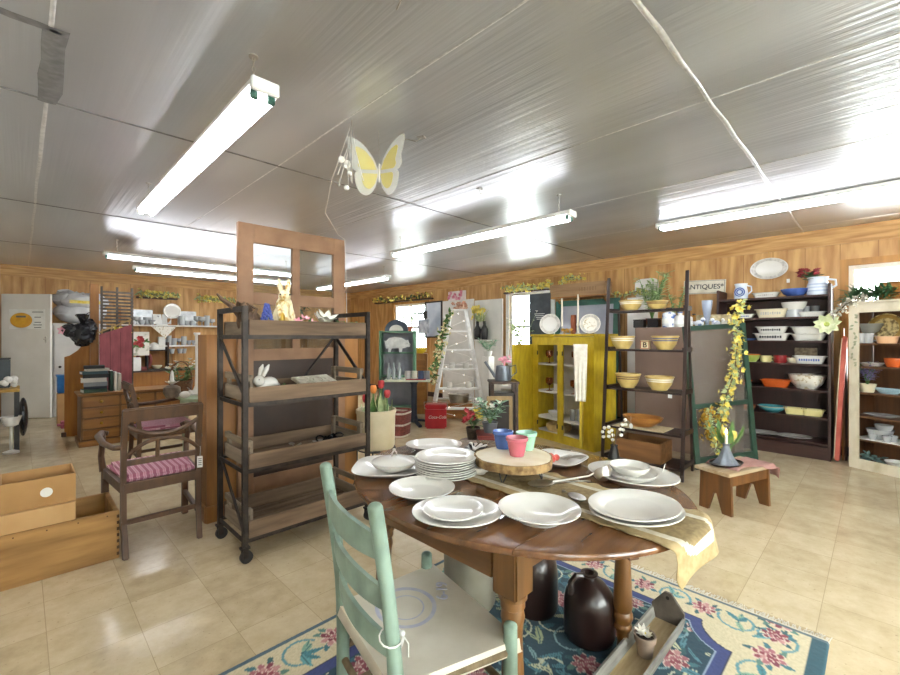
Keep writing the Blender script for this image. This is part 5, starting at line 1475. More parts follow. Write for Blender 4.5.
dish('low white casserole on the dish shelf top between pitcher and blue bowl', on_ds(766, 0), .13, .06, china, sq=True, letters=True, lm=MATS['grey_rim'])
dish('medium blue bowl on the dish shelf top', on_ds(795, 0), .135, .085, bl, 1, 1, .5, 'mixing_bowl', 'bowl')
p = on_ds(818, 0); pitcher('pale blue striped pitcher holding red flowers on the dish shelf top', p, .1, .2, paleblue, mat('soft_blue_band', 'b4c2da', rough=.3))
t = thing('red_flowers', 'dark red flowers standing in the pale blue striped pitcher', 'flower', (p[0], p[1], p[2] + .02))
A = MB(); Bm = MB()
for k in range(34):
    a = rr.uniform(0, 6.28); h = rr.uniform(.19, .27); e = (rr.uniform(-.14, .14), rr.uniform(-.02, .17), h); A.tube([(0, 0, .0), (0, .01, .17), e], .003, 4); Bm.flower(e, .034, 8, (rr.uniform(-1, .2), rr.uniform(-.6, .6), 1), .6, .3)
    A.leaf((e[0] * .6, e[1] * .6, h - .05), (rr.uniform(-1, 1), rr.uniform(-1, 1), .3), .07, .03)
A.build('stems', darkleaf, t); Bm.build('blossoms', mat('maroon_petal', '7a2029', 'a4383c', .6, scale=30), t)
dish('long white dish with blue lettering, left on the second dish shelf', on_ds(743, 1), .12, .05, china, sq=True, letters=True, lm=bprint)
dish('cream casserole with grey print, middle of the second dish shelf', on_ds(772, 1), .155, .1, cream_china, sq=True, letters=True, lm=MATS['grey_rim'])
single('glass_jar', MB().lathe([(0, 0), (.075, 0), (.078, .07), (.078, .085), (.072, .085), (.07, .01), (0, .01)], 24), crystal, 'short clear glass jar under a white bowl on the second dish shelf', 'jar', on_ds(794, 1))
p = on_ds(794, 1); dish('white ribbed bowl standing on the short glass jar', (p[0], p[1], p[2] + .0855), .12, .085, china, 1, 1, .7, 'bowl', 'bowl')
dish('white loaf dish beside glassware, right on the second dish shelf', on_ds(812, 1), .12, .055, china, sq=True)
for k, px in enumerate((806, 815)): single('glass_tumbler', MB().lathe([(0, 0), (.032, 0), (.042, .13), (.039, .13), (.03, .01), (0, .01)], 18), crystal, 'clear glass tumbler behind the white loaf dish', 'glass', on_ds(px, 1, .32), 0, 'tumblers behind the white loaf dish')
p = on_ds(772, 2); dish('wide white casserole with handles, lower of the left stack on third dish shelf', p, .17, .085, china, sq=True, letters=True, lm=kprint)
dish('white casserole with black print, upper of the left stack on third dish shelf', (p[0], p[1], p[2] + .0865), .15, .075, china, sq=True, letters=True, lm=kprint)
p = on_ds(809, 2); dish('plain white long dish, lower of the right stack on third dish shelf', p, .155, .075, china, sq=True)
dish('plain white long dish, upper of the right stack on third dish shelf', (p[0], p[1], p[2] + .0765), .155, .08, china, sq=True)
dish('round lime green bowl at the left of the fourth dish shelf', on_ds(752, 3), .085, .09, lime, 1, 1, .5, 'bowl', 'bowl', rim=org)
def mug(label, p, r, h, m_):
    t = thing('mug', label, 'mug', p); MB().lathe([(0, 0), (r * .85, 0), (r, h * .2), (r, h), (r * .92, h), (r * .9, .01), (0, .01)], 24).build('body', m_, t)
    b = MB(); b.tube([(0, -r * .9, h * .8), (0, -r * 1.5, h * .7), (0, -r * 1.45, h * .35), (0, -r * .9, h * .25)], r * .13, 7); b.build('handle', m_, t)
mug('pale yellow mug between the lime bowl and the dark red mug', on_ds(766, 3), .055, .075, ycr)
mug('dark red round mug on the fourth dish shelf', on_ds(780, 3, .1), .065, .085, redg)
dish('small cream bowl right of the dark red mug', on_ds(793, 3), .085, .06, cream_china, 1, 1, .6, 'bowl', 'bowl')
p = on_ds(810, 3); dish('white refrigerator dish with blue print under a patterned box', p, .145, .085, china, sq=True, letters=True, lm=bprint)
box_thing('patterned_box', 'small brown patterned box standing behind the blue printed dish', on_ds(806, 3, .32), (.06, .2, .17), mat('brown_card', '9a866c', '6f5d4a', .7, scale=30), 'box')
dish('small orange dish at the left of the fifth dish shelf', on_ds(742, 4), .1, .06, org, sq=True)
dish('orange oblong casserole on the fifth dish shelf', on_ds(776, 4), .14, .085, org, sq=True)
bg_ = dish('large white bowl with faint blue flowers on the fifth dish shelf', on_ds(807, 4, .2), .17, .155, floralchina, 1, 1, .55, 'mixing_bowl', 'bowl')
dish('turquoise bowl with tan rim on the sixth dish shelf', on_ds(772, 5), .14, .07, turq, 1, 1, .45, 'bowl', 'bowl', rim=mat('tan_rim', 'c2b08c', rough=.4))
for px, lb in ((795, 'left'), (813, 'right')): dish('pale yellow square dish, %s of the pair on the sixth dish shelf' % lb, on_ds(px, 5), .1, .07, ycr, sq=True)
dish('orange-brown dish half behind the screen on the sixth dish shelf', on_ds(748, 5), .08, .06, MATS['terracotta'])
for px, lb in ((762, 'left'), (794, 'right')): single('oval_platter', plate_mb(.15, .02, .85, 1.1), china, 'white oval platter lying at the %s on the lowest dish shelf' % lb, 'platter', on_ds(px, 6, .18))
single('black_skillet_plate', plate_mb(.1, .02), MATS['mid_blue_glaze'], 'dark blue plate at the left of the third dish shelf', 'plate', on_ds(748, 2))
# flower hung on the shelf post
p = (DX - .03, DY0 + .03, 1.46); t = thing('wall_flower', 'large pale green fabric flower hanging on the dish shelf post', 'flower', p)
MB().flower((0, 0, 0), .13, 9, (-1, -.1, .1), .6, .35).flower((-.02, 0, 0), .09, 8, (-1, -.1, .1), .6, .6).build('petals', mat('pale_lime_petal', 'd3dba8', 'e9ead0', .7, scale=15), t)
MB().ell((-.035, 0, 0), .025).build('center', mat('lime_center', 'b7bf6a', '9aa650', .7, scale=50), t)
garland('dried_branch', 'spray of white dried flowers between the shelf post and cream cupboard', [(5.98, .34, 1.54), (5.97, .24, 1.66), (5.95, .16, 1.71), (5.92, .08, 1.72)], 110, mat('dusty_leaf', '8d8a7c', 'b5b09f', .8, scale=20), whitefl, .07, .05, .018)
# coral ironing board and planks in the gap
ib = thing('ironing_board', 'folded ironing board with coral cover standing beside the dish shelf', 'ironing board', (6.2, .322, 0), 0)
poly = [(-.15, .1), (-.12, .02), (0, 0), (.12, .02), (.15, .1), (.15, .95), (.09, 1.22), (0, 1.34), (-.09, 1.22), (-.15, .95)]
MB().prism(poly, -.012, .026, Rx(.045) @ Rx(PI / 2), .008).build('cover', mat('coral_cloth', 'c96a5a', 'b95a4c', .8, scale=10), ib)
MB().prism([(x * .97, .02 + y * .965) for x, y in poly], -.02, -.013, Rx(.045) @ Rx(PI / 2)).build('board', mat('cream_pad', 'd8cbb0', 'c8b996', .8), ib)
for k, (dy, h, m_) in enumerate(((.012, 1.42, oak), (-.012, 1.22, walnut))):
    single('wooden_plank', MB().box((0, 0, h / 2), (.16, .014, h), None, .003), m_, ('tall oak plank standing right of the coral ironing board', 'shorter dark plank leaning beside the cream cupboard')[k], 'plank', (6.32, .262 + dy, 0), 0)

# ------------------------------------------------------------------ cream cupboard at the right edge
CA = (6.0, .215); cu = (-.409, -.913); ci = (.913, -.409)
crp = mat('chippy_cream_paint', 'd3c9b3', 'b7a98b', .7, scale=7, stretch=(1, 1, .6), lo=.5, hi=.75, bump=.1)
brn = wood('cupboard_inside', '6b4526', '4f311a', 'z', 2.5, .6)
cc_a = math.atan2(cu[1], cu[0])
cc = thing('open_cupboard', 'open-fronted chippy cream cupboard with dishes at the right edge', 'cupboard', (*CA, 0), cc_a)   # local x along the front, local y into the cupboard
WC, DC, HC = 1.05, .38, 1.66
clc = lambda s, d, z: (CA[0] + s * cu[0] + d * ci[0], CA[1] + s * cu[1] + d * ci[1], z)
f = MB()
for x in (.04, WC - .04): f.box((x, .0, HC / 2), (.08, .022, HC), None, .003)
f.box((WC / 2, 0, HC - .045), (WC - .16, .022, .09)); f.box((WC / 2, 0, .05), (WC - .16, .022, .1)); f.build('face_frame', crp, cc)
MB().box((WC / 2, DC / 2, HC + .011), (WC + .05, DC + .05, .022), None, .004).build('top', crp, cc)
for x in (.012, WC - .012): MB().box((x, DC / 2 + .011, HC / 2), (.02, DC, HC)).build('side_panel', brn, cc)
MB().box((WC / 2, DC, HC / 2), (WC - .05, .012, HC)).build('back_panel', brn, cc)
CZ = (1.262, 1.03, .768, .53, .30, .075)
for i, z in enumerate(CZ): MB().box((WC / 2, DC / 2 + .01, z - .01), (WC - .05, DC - .03, .02)).build('shelf', whitep if i == 9 else brn, cc)
b = MB()
for k in range(16):
    z = 1.55 - k * .035; b.leaf((.04 + rr.uniform(-.012, .012), -.0125, z), (rr.uniform(-1, 1), -.04, rr.uniform(-1, 1)), .035, .02, (0, -1, 0), 0)
b.build('stencilled_vine', mat('stencil_sage', '8f9a7c', 'a9a88c', .8), cc)
def on_cc(px, k, d=.16):
    base = clc(0, d, 0); q = on_line(base[:2], cu, px); return (*q, CZ[k] + .0005)
def spec(name, label, mb, m_, cat, px, k, d=.16, rz=cc_a): return single(name, mb, m_, label, cat, on_cc(px, k, d), rz)
b = MB(); b.lathe([(0, 0), (.05, 0), (.1, .06), (.15, .15), (.145, .15), (.09, .06), (0, .02)], 24); 
spec('glass_compote', 'frosted scalloped glass bowl at upper left in the cream cupboard', MB().lathe([(0, 0), (.05, 0), (.015, .03), (.015, .08), (.08, .12), (.12, .2), (.115, .2), (.07, .125), (0, .1)], 24), mat('frosted_glass', 'cfd0c6', rough=.35, trans=.6), 'bowl', 868, 0, .24)
standing = standing_plate('gold floral charger standing at the back of the cream cupboard', on_cc(886, 0, .27), .15, mat('gold_floral', 'cfbb84', '6e5a34', .45, scale=26, lo=.45, hi=.6), mat('gilt_rim', 'b8944a', '8d6c2c', .4), cc_a)
dish('peach oblong dish in front of the gold floral charger', on_cc(887, 0, .1), .115, .07, mat('peach_glaze', 'dcb08a', 'd2a27a', .35), 1, .75, sq=True)
for px, d in ((861, .08), (868, .1), (862, .18)): spec('glass_mug', 'clear glass mug on the top shelf of the cream cupboard', MB().lathe([(0, 0), (.04, 0), (.045, .1), (.041, .1), (.037, .01), (0, .01)], 18).tube([(.04, 0, .08), (.07, 0, .07), (.07, 0, .03), (.04, 0, .02)], .005, 6), crystal, 'mug', px, 0, d)['group'] = 'glass mugs in the cream cupboard'
spec('saucer', 'white saucer on the second shelf of the cream cupboard', plate_mb(.1, .03), china, 'saucer', 872, 1, .15)
dish('orange lidded casserole on the second shelf of the cream cupboard', on_cc(895, 1), .1, .085, org, 1, .8, rim=org)
pp_ = on_cc(867.5, 2, .1)
plant('lavender_pot', 'lavender sprigs in a cream bowl on the third shelf of the cream cupboard', pp_, .26, 200, mat('lavender', '9d8fc0', '7a72a0', .7, scale=30), .35, .018, (.07, .085, cream_china), ll=.05)
b = MB(); b.lathe([(0, 0), (.05, 0), (.09, .05), (.085, .05), (.045, .01), (0, .01)], 24, sx=1.3, sy=.7); b.leaf((.1, 0, .045), (1, 0, .3), .05, .05); b.leaf((-.1, 0, .04), (-1, 0, .6), .06, .07)
spec('gravy_boat', 'pale blue gravy boat on the third shelf of the cream cupboard', b, mat('pale_blue_glaze', 'b4d3df', 'a3c5d4', .25), 'boat', 889, 2, .13)
spec('glass_tray', 'clear glass tray on the fourth shelf of the cream cupboard', plate_mb(.12, .02, 1.2, .8), crystal, 'tray', 882, 3, .15)
spec('doily', 'white paper doily hanging over the lower cupboard shelf edge', MB().box((0, 0, .002), (.42, .3, .004)), paper, 'doily', 884, 4, .165)
dz = .0045
def punch(label, px, d, r, h, dzz):
    q = on_cc(px, 4, d); return single('cut_glass_bowl', MB().lathe([(0, 0), (r * .5, 0), (r * .55, .015), (r * .9, h * .6), (r, h), (r * .95, h), (r * .85, h * .6), (r * .45, .02), (0, .018)], 16), crystal, label, 'bowl', (q[0], q[1], q[2] + dzz))
punch('large cut glass bowl on the white doily in the cream cupboard', 880, .15, .105, .1, dz)
punch('small cut glass bowl stacked in the large one, cream cupboard', 884, .14, .07, .09, dz + .06)
for px, d in ((873, .07), (887, .06), (893, .12)): 
    q = on_cc(px, 4, d); single('cut_glass_cup', MB().lathe([(0, 0), (.025, 0), (.038, .06), (.034, .06), (.022, .01), (0, .01)], 14), crystal, 'little cut glass cup beside the large cut glass bowl', 'cup', (q[0], q[1], q[2] + dz), 0, 'cut glass cups on the doily')
q = on_cc(870, 5, .1); b = MB()
for k in range(60): b.leaf((rr.uniform(-.12, .12), rr.uniform(-.06, .06), rr.uniform(.01, .06)), (rr.uniform(-1, 1), rr.uniform(-1, 1), rr.uniform(-.2, .6)), .05, .03)
b.tube([(-.12, 0, .006), (0, .02, .02), (.12, 0, .006)], .006, 5)
single('eucalyptus', b, mat('teal_leaf', '5f7f78', '86a098', .6, scale=30), 'teal eucalyptus sprig on the cupboard bottom', 'foliage', q, cc_a)
spec('bowl', 'shallow white bowl at the cream cupboard bottom right', bowl_mb(.09, .05), china, 'bowl', 897, 5, .1)
# on top of the cupboard
tz = HC + .0225
q = (*on_line(clc(0, .1, 0)[:2], cu, 868), tz); b = MB()
for k in range(240): b.leaf((rr.uniform(-.16, .2), rr.uniform(-.07, .06), rr.uniform(.01, .1)), (rr.uniform(-1, 1), rr.uniform(-.8, .5), rr.uniform(-.1, .9)), .12, .026)
b.tube([(-.14, 0, .007), (0, .02, .02), (.2, 0, .007)], .007, 5)
single('greenery_branch', b, mat('rosemary_green', '2f5a38', '517a4c', .6, scale=30), 'green artificial branch lying on the cream cupboard top', 'foliage', q, cc_a)
q = (*on_line(clc(0, .2, 0)[:2], cu, 897), tz)
box_thing('wooden_box', 'brown wooden box on the cream cupboard top at the photo edge', q, (.2, .2, .17), oak, 'box', oak, cc_a)

# ------------------------------------------------------------------ on the right wall
WX = X1 - .001
t = thing('antiques_sign', 'white sign reading ANTIQUES on the plywood wall', 'sign', (WX, 1.665, 2.0))
t.rotation_euler.x = math.radians(2.5)
MB().box((-.012, 0, 0), (.02, .5, .185), None, .003).build('board', mat('sign_white', 'e6e0cf', 'd3cbb6', .7, scale=10), t)
text('lettering', 'ANTIQUES*', .088, kprint, t, (-.0228, 0, 0), (PI / 2, 0, -PI / 2), .001)
q = MB()
for s in (-1, 1): q.box((-.0225, s * .238, 0), (.001, .004, .165)); q.box((-.0225, 0, s * .083), (.001, .48, .004))
q.build('border', kprint, t)
t = thing('oval_platter', 'white oval platter hanging on the plywood wall above the dish shelf', 'platter', (WX - .01, .955, 2.165))
MB().lathe([(0, .012), (.1, .012), (.13, .02), (.19, .032), (.19, .036), (.13, .026), (.1, .018), (0, .018)], 44, sy=.68, M=Rz(-PI / 2) @ Rx(PI / 2)).build('platter', china, t)
MB().lathe([(.135, .0275), (.137, .0285), (.175, .035), (.176, .034)], 44, sy=.7, M=Rz(-PI / 2) @ Rx(PI / 2)).build('rim_pattern', greyband, t)
b = MB(); b.tube([(-.008, 0, .12), (-.004, 0, .2)], .002, 4); b.cyl((.01, 0, .2), (-.012, 0, .2), .006); b.build('hanger', brass, t)
t.rotation_euler.z = 0
t2 = thing('square_platter', 'white squared platter hanging on the wall behind the herb plant', 'platter', (WX - .008, 2.41, 2.04))
o = sq_dish(.17, .022, .5, .85); o.v = [Rz(-PI / 2) @ Rx(PI / 2) @ v for v in o.v]; o.build('platter', china, t2)
q = MB(); q.box((-.012, 0, 0), (.004, .03, .045)); single('price_tag', q, paper, 'white tag hanging on the wall below the oval platter', 'tag', (WX, .77, 2.0))
# wooden crate with faded lettering on a wall bracket
sh = thing('wall_bracket_shelf', 'narrow wooden wall shelf carrying the old lettered crate', 'shelf', (X1 - .16, 3.38, 1.96))
MB().box((0, 0, .01), (.3, 1.0, .02)).build('board', oakx, sh)
for s in (-1, 1): MB().bar((.13, s * .4, -.12), (-.1, s * .4, 0), .02, .02).build('bracket', oakx, sh)
cw = thing('wooden_crate', 'old grey-brown wooden crate with faded lettering above the yellow cabinet', 'crate', (X1 - .165, 3.4, 1.9805), PI / 2)
open_box('c', (0, 0, 0), (.95, .26, .2), .014, wood('old_box_wood', 'b3906a', '8a6a4a', 'x', 2, .75, .2), cw)
q = MB()
for k in range(7): q.box((-.33 + k * .045, .1315, .1), (.026 if k % 3 else .012, .001, .06))
q.build('faded_stencil', mat('faded_ink', '8f6e4c', rough=.9), cw)
garland('yellow_sprig', 'yellow blossom spray growing out of the lettered crate', [(X1 - .2, 3.75, 2.2), (X1 - .2, 3.6, 2.3), (X1 - .2, 3.35, 2.28)], 90, paleleaf, yellowfl, .08, .06, .03)
single('small_bottle', MB().lathe([(0, 0), (.03, 0), (.03, .1), (.012, .14), (.012, .2), (0, .2)], 16), black, 'little dark bottle standing inside the lettered crate', 'bottle', (X1 - .165, 3.1, 1.997))
garland('yellow_sprig', 'yellow flower garland along the wall right of the lettered crate', [(X1 - .1, 2.9, 2.0), (X1 - .07, 2.75, 1.96), (X1 - .07, 2.55, 2.0), (X1 - .1, 2.4, 1.98)], 80, paleleaf, yellowfl, .06, .06, .025)
# green glazed door leaning under the crate
gs = thing('glazed_door', 'dark green framed glass storm door leaning behind the yellow cabinet', 'door', (X1 - .22, 3.32, 0))
gt = Ry(.06)
for s in (-1, 1): b = MB(); b.m = gt; b.box((0, s * .5, .965), (.035, .09, 1.93), None, .003); b.build('stile', mat('teal_green_paint', '35695a', '2a5548', .5, scale=6), gs)
for z, h in ((1.885, .09), (1.0, .07), (.07, .14)): b = MB(); b.m = gt; b.box((0, 0, z), (.033, .91, h)); b.build('rail', MATS['teal_green_paint'], gs)
b = MB(); b.m = gt; b.box((0, 0, .98), (.005, .91, 1.75)); b.build('pane', mat('sky_tint_glass', 'c9cdd8', 'b3b8c6', .12, alpha=.72, coat=.6, scale=3), gs)  # pale lilac pane colour stands in for sky reflected in the glass
single('white_board', MB().box((0, 0, .95), (.03, .42, 1.9), None, .003), whitep, 'white board leaning between green storm door and mauve cabinet', 'board', (6.3, 2.4, 0))

# ------------------------------------------------------------------ far right corner: ladder, panels, pig shelf
def wall_branch(label, px0, px1, z, x=None, y=None, n=110, fl=yellowfl, shelf=True, lf=darkleaf):
    if x: a, b_2 = wx(px0, x), wx(px1, x)
    else: a, b_2 = wy(px0, y), wy(px1, y)
    a, b_2 = Vector((*a, z)), Vector((*b_2, z))
    pts = [a.lerp(b_2, k / 8) + Vector((0, 0, .02 + .015 * math.sin(k * 2))) for k in range(9)]
    if shelf:
        off = Vector((.06, 0, -.05)) if x else Vector((0, .06, -.05))
        q = MB(); c_ = (a + b_2) / 2 + off; d = ((.1, (a - b_2).length, .03) if x else ((a - b_2).length, .1, .03)); q.box((0, 0, 0), d, None, .003)
        single('wall_ledge', q, walnut, label.replace('garland', 'ledge').replace('yellow flower', 'dark wooden') , 'ledge', c_)
    return garland('yellow_garland', label, pts, n, lf, fl, .09, .08, .042)
wall_branch('yellow flower garland above the middle of the right wall, left of the crate', 503, 551, 2.2, x=X1 - .12, lf=paleleaf, n=140)
wall_branch('yellow flower garland above the far window by the corner', 374, 430, 2.24, x=X1 - .12, n=120)
wall_branch('yellow flower garland over the glassware shelves on the back wall', 137, 178, 2.17, y=Y1 - .12, n=150, lf=paleleaf, fl=mat('pale_yellow_bloom', 'f0e391', 'e2cc55', .6, scale=25))
wall_branch('yellow flower garland right of the glassware one on the back wall', 196, 234, 2.14, y=Y1 - .12, n=150, shelf=False, lf=paleleaf, fl=MATS['pale_yellow_bloom'])
for a, b_2, lb, z in ((443, 474, 'grey-white flat door panel behind the white stepladder', 2.1), (475, 503, 'white flat door panel right of the stepladder', 2.06)):
    p0, p1 = wx(a, X1 - .06), wx(b_2, X1 - .06)
    t = thing('door_panel', lb, 'panel', ((p0[0] + p1[0]) / 2, (p0[1] + p1[1]) / 2, 0))
    w = p0[1] - p1[1]
    MB().box((0, 0, z / 2), (.035, w - .01, z), None, .003).build('slab', mat('panel_white', 'e2dfd9', 'd3d0ca', .5, scale=3), t)
    for zz in (.5, 1.7): MB().box((-.02, w / 2 - .05, zz), (.008, .03, .09)).build('hinge', steel, t)
# small floral plaque above the panels
p = wx(457, X1 - .02); t = thing('floral_plaque', 'small pink and white floral plaque high on the wall above the stepladder', 'plaque', (*p, 2.2))
MB().box((0, 0, .0), (.02, .52, .2), None, .02).build('board', mat('plaque_white', 'eee9e4', 'e8d9d8', .6, scale=14), t)
b = MB()
for k in range(14): b.flower((-.02, rr.uniform(-.22, .22), rr.uniform(-.08, .08)), .05, 6, (-1, 0, 0), .7, .2)
b.build('blossoms', mat('rose_petal', 'd06a86', 'e9b6c4', .6, scale=22), t)
# white A-frame stepladder with string lights
LZ = 7.1; lp = ((S2 * LZ * (1 + dcol(458)), S2 * LZ * (1 - dcol(458))))
wl = mat('ladder_white', 'ecebe9', 'd8d6d3', .5, scale=12)
ld = thing('stepladder', 'white wooden A-frame stepladder display hung with greenery and lights', 'ladder', (*lp, 0), -PI / 4)   # faces the room: local -y
hL = 1.76
rail = lambda s, z, back: Vector((s * (.42 - .3 * z / hL), (-.5 + .44 * z / hL) * (-1 if back else 1), z))
for s in (-1, 1):
    for bk_ in (False, True): MB().bar(rail(s, 0, bk_), rail(s, hL, bk_), .07, .03, .004).build('rail', wl, ld)
MB().box((0, 0, hL + .012), (.34, .2, .025), None, .004).build('top', wl, ld)
for k in range(5):
    z = .22 + k * .3; a, c_ = rail(-1, z, False), rail(1, z, False)
    MB().box((0, a.y, z), (c_.x - a.x, .14, .024), None, .003).build('step', wl, ld)
for z in (.25, .85): a, c_ = rail(-1, z, True), rail(1, z, True); MB().bar(a, c_, .05, .02).build('cross_bar', wl, ld)
b = MB(); pts = []
for k in range(40):
    z = 1.7 - k * .04; pts.append(Vector((.32 * math.sin(k * .8) * (1 - z / 2.6), -.62 + .38 * z / hL, z)))
q = MB(); q.tube(pts, .003, 4)
slt = thing('string_lights', 'string of small white lights wound over the white stepladder', 'string lights', (*lp, 0), -PI / 4); q.build('cord', whitep, slt)
for p_ in pts[::3]:
    MB().ell(p_ + Vector((0, -.008, 0)), .009, None, 8, 6).build('bulb', mat('bulb_glow', 'fff4e0', emit=3), slt)
L2W = lambda v: Vector(lp + (0,)) + (Rz(-PI / 4) @ Vector(v))
garland('leaf_garland', 'green and cream leaf garland down the left side of the stepladder', [L2W((-.12, -.12, 1.75)), L2W((-.24, -.25, 1.4)), L2W((-.33, -.38, 1.0)), L2W((-.42, -.5, .62))], 190, greenleaf, mat('cream_petal', 'e8dfb8', 'd8c98c', .6, scale=20), .1, .1, .035)
b = MB()
for k in range(16): b.flower((rr.uniform(-.12, .12), rr.uniform(-.05, .05), rr.uniform(.03, .1)), .05, 6, (rr.uniform(-1, 1), -1, rr.uniform(-.3, 1)))
b.box((0, 0, .02), (.2, .08, .04), None, .01); tp_ = L2W((.02, 0, hL + .025))
single('flower_cluster', b, mat('russet_petal', 'a86a52', 'd8b8a0', .7, scale=25), 'dusty red flower cluster on top of the stepladder', 'flower', tp_, -PI / 4)
for k, (lx, z, lb) in enumerate(((.12, .82, 'white mug on the fourth step up of the stepladder'), (-.1, .82, 'white bowl on the middle step of the stepladder'), (.16, .52, 'white jar on the second step of the stepladder'), (-.14, .52, 'white cup on the second step of the stepladder'))):
    y = rail(1, z, False).y; pz = L2W((lx, y, z + .0125)); single('white_jar', MB().lathe([(0, 0), (.045, 0), (.05, .05), (.04, .09), (.036, .09), (.04, .02), (0, .02)], 18), china, lb, 'jar', pz)
# galvanised tub on a brown chest, red cooler
p = (S2 * 7.15 * (1 + dcol(459)), S2 * 7.15 * (1 - dcol(459)))
ch_ = thing('low_chest', 'low brown chest behind the red cooler under the stepladder', 'chest', (*p, 0), -PI / 4)
MB().box((0, 0, .11), (.42, .34, .22), None, .006).build('body', oakx, ch_); MB().box((0, 0, .23), (.44, .36, .02), None, .004).build('lid', oakx, ch_)
q = thing('metal_tub', 'galvanised metal tub standing on the low brown chest', 'tub', (*p, .2405), -PI / 4)
MB().lathe([(0, 0), (.15, 0), (.18, .14), (.187, .145), (.17, .145), (.14, .01), (0, .01)], 28, sy=.8).build('tub', steel, q)
for s in (-1, 1): MB().tube([(s * .17, -.03, .1), (s * .21, 0, .09), (s * .17, .03, .1)], .006, 6).build('handle', steel, q)
p = (S2 * 6.3 * (1 + dcol(436)), S2 * 6.3 * (1 - dcol(436)))
co = thing('red_cooler', 'red metal picnic cooler with white script on the floor by the stepladder', 'cooler', (*p, 0), -PI / 4)
redp = mat('cooler_red', 'b8202c', 'a81a26', .35)
MB().box((0, 0, .15), (.31, .22, .3), None, .02).build('body', redp, co); MB().box((0, 0, .325), (.32, .23, .05), None, .015).build('lid', redp, co)
text('script', 'Coca-Cola', .06, china, co, (.02, -.1125, .17), (PI / 2, 0, 0), .001, .35)
b = MB(); b.tube([(-.165, 0, .27), (-.175, 0, .37), (.0, 0, .385), (.175, 0, .37), (.165, 0, .27)], .006, 6); b.build('handle', steel, co)
# table with pig shelf
p = flo(414, 424); tb = thing('pedestal_table', 'round-edged pale table on dark blue pedestal under the pig shelf', 'table', (*p, 0), -PI / 4)
MB().box((-.09, .0, .675), (.7, .42, .028), None, .012).build('tabletop', mat('pale_table_top', 'cfd0b8', 'b9bca4', .4, scale=5), tb)
navy = mat('navy_paint', '1f2b3d', '161f2e', .45)
MB().lathe([(0, .03), (.05, .03), (.06, .08), (.045, .14), (.045, .6), (.07, .64), (.07, .66), (0, .66)], 20).build('pedestal', navy, tb)
for k in range(4): a = k * PI / 2 + .4; MB().bar((0, 0, .07), (.3 * math.cos(a), .3 * math.sin(a), .02), .05, .035, .004).build('foot', navy, tb)
P0 = Vector((*p, 0)); D0 = Rz(-PI / 4)
on_pt = lambda x, y, z=.6895: P0 + D0 @ Vector((x - .02, y, z))
p2 = (S2 * 7.05 * (1 + dcol(398)), S2 * 7.05 * (1 - dcol(398)))
gsf = thing('green_shelf', 'green shelf unit with grey back holding a white pig cutout', 'shelf', (*p2, 0), -PI / 4)
gfr = mat('sage_green_paint', '5f8a6c', '4a7058', .5, scale=6); gbk = mat('grey_back_board', '86858c', '706f78', .7, scale=4)
for s in (-1, 1): MB().box((s * .275, 0, .715), (.04, .24, 1.43), None, .003).build('side_panel', gfr, gsf)
MB().box((0, .11, .715), (.51, .012, 1.42)).build('back_panel', gbk, gsf)
for z in (.2, .7, 1.08, 1.42): MB().box((0, 0, z - .01), (.51, .22, .02)).build('shelf', gfr, gsf)
P2 = Vector((*p2, 0))
pg = thing('pig_cutout', 'white wooden pig cutout standing in the green shelf', 'ornament', P2 + D0 @ Vector((0, -.04, 1.0805)), -PI / 4)
poly = [(-.2, .11), (-.19, .06), (-.15, .06), (-.155, 0), (-.115, 0), (-.1, .06), (.02, .065), (.03, 0), (.07, 0), (.075, .06), (.12, .07), (.15, .085), (.2, .09), (.21, .13), (.18, .16), (.17, .2), (.14, .19), (.06, .235), (-.05, .25), (-.14, .23), (-.19, .18), (-.225, .19), (-.21, .16)]
MB().prism(poly, -.01, .01, Rx(PI / 2), .003).build('body', mat('pig_white', 'e3e2df', 'c9c8c6', .7, scale=14), pg)
q = MB(); q.ell((.155, -.012, .145), .006); q.build('eye', black, pg)
# lantern-like dome on the shelf top
dm = thing('dome_clock', 'dark half-round dome clock on top of the green shelf', 'clock', P2 + D0 @ Vector((-.02, -.02, 1.4205)), -PI / 4)
poly = [(.19 * math.cos(a), .19 * math.sin(a)) for a in [PI * k / 20 for k in range(21)]]
MB().prism(poly, -.05, .05, Rx(PI / 2), .004).build('case', mat('slate_blue', '3c4656', '2c3442', .5), dm)
q = MB(); q.prism([(x * .6, .01 + y * .5) for x, y in poly], .051, .056, Rx(PI / 2)); q.build('face', china, dm)
bot = ('clear glass bottle at the left on the pedestal table', 'pale glass bottle second from left on the pedestal table', 'tall glass bottle third from left on the pedestal table')
for k, x in enumerate((-.3, -.23, -.15)):
    single('glass_bottle', MB().lathe([(0, 0), (.03, 0), (.032, .14), (.012, .19), (.012, .25), (.009, .25), (.009, .19), (.028, .13), (0, .01)], 18), mat('bottle_glass', 'dfe8ea', rough=.05, trans=.6), bot[k], 'bottle', on_pt(x - .05, -.1 + .03 * k))
for k, (x, c_, nm, lb) in enumerate(((-.05, 'c9c9c9', 'tin_can', 'silver tin can in the middle of the pedestal table'), (.05, 'dcdacb', 'tin_can', 'cream tin can right of the silver one'), (.15, '4a5a7a', 'jar', 'blue jar at the right of the pedestal table'), (.24, '8a8f98', 'jar', 'grey jar at the right end of the pedestal table'))):
    single(nm, MB().lathe([(0, 0), (.045, 0), (.045, .12), (.048, .125), (.042, .125), (.04, .01), (0, .01)], 18), mat('tin_' + c_, c_, rough=.3), lb, 'jar', on_pt(x - .02, -.06))
single('red_cloth', MB().box((0, 0, .004), (.3, .14, .008), None, .003), mat('red_cloth', 'a8303a', '8e2630', .9), 'red cloth laid along the pedestal table front', 'cloth', on_pt(.06, -.13, .6895) + Vector((-.0, 0, 0)), -PI / 4)
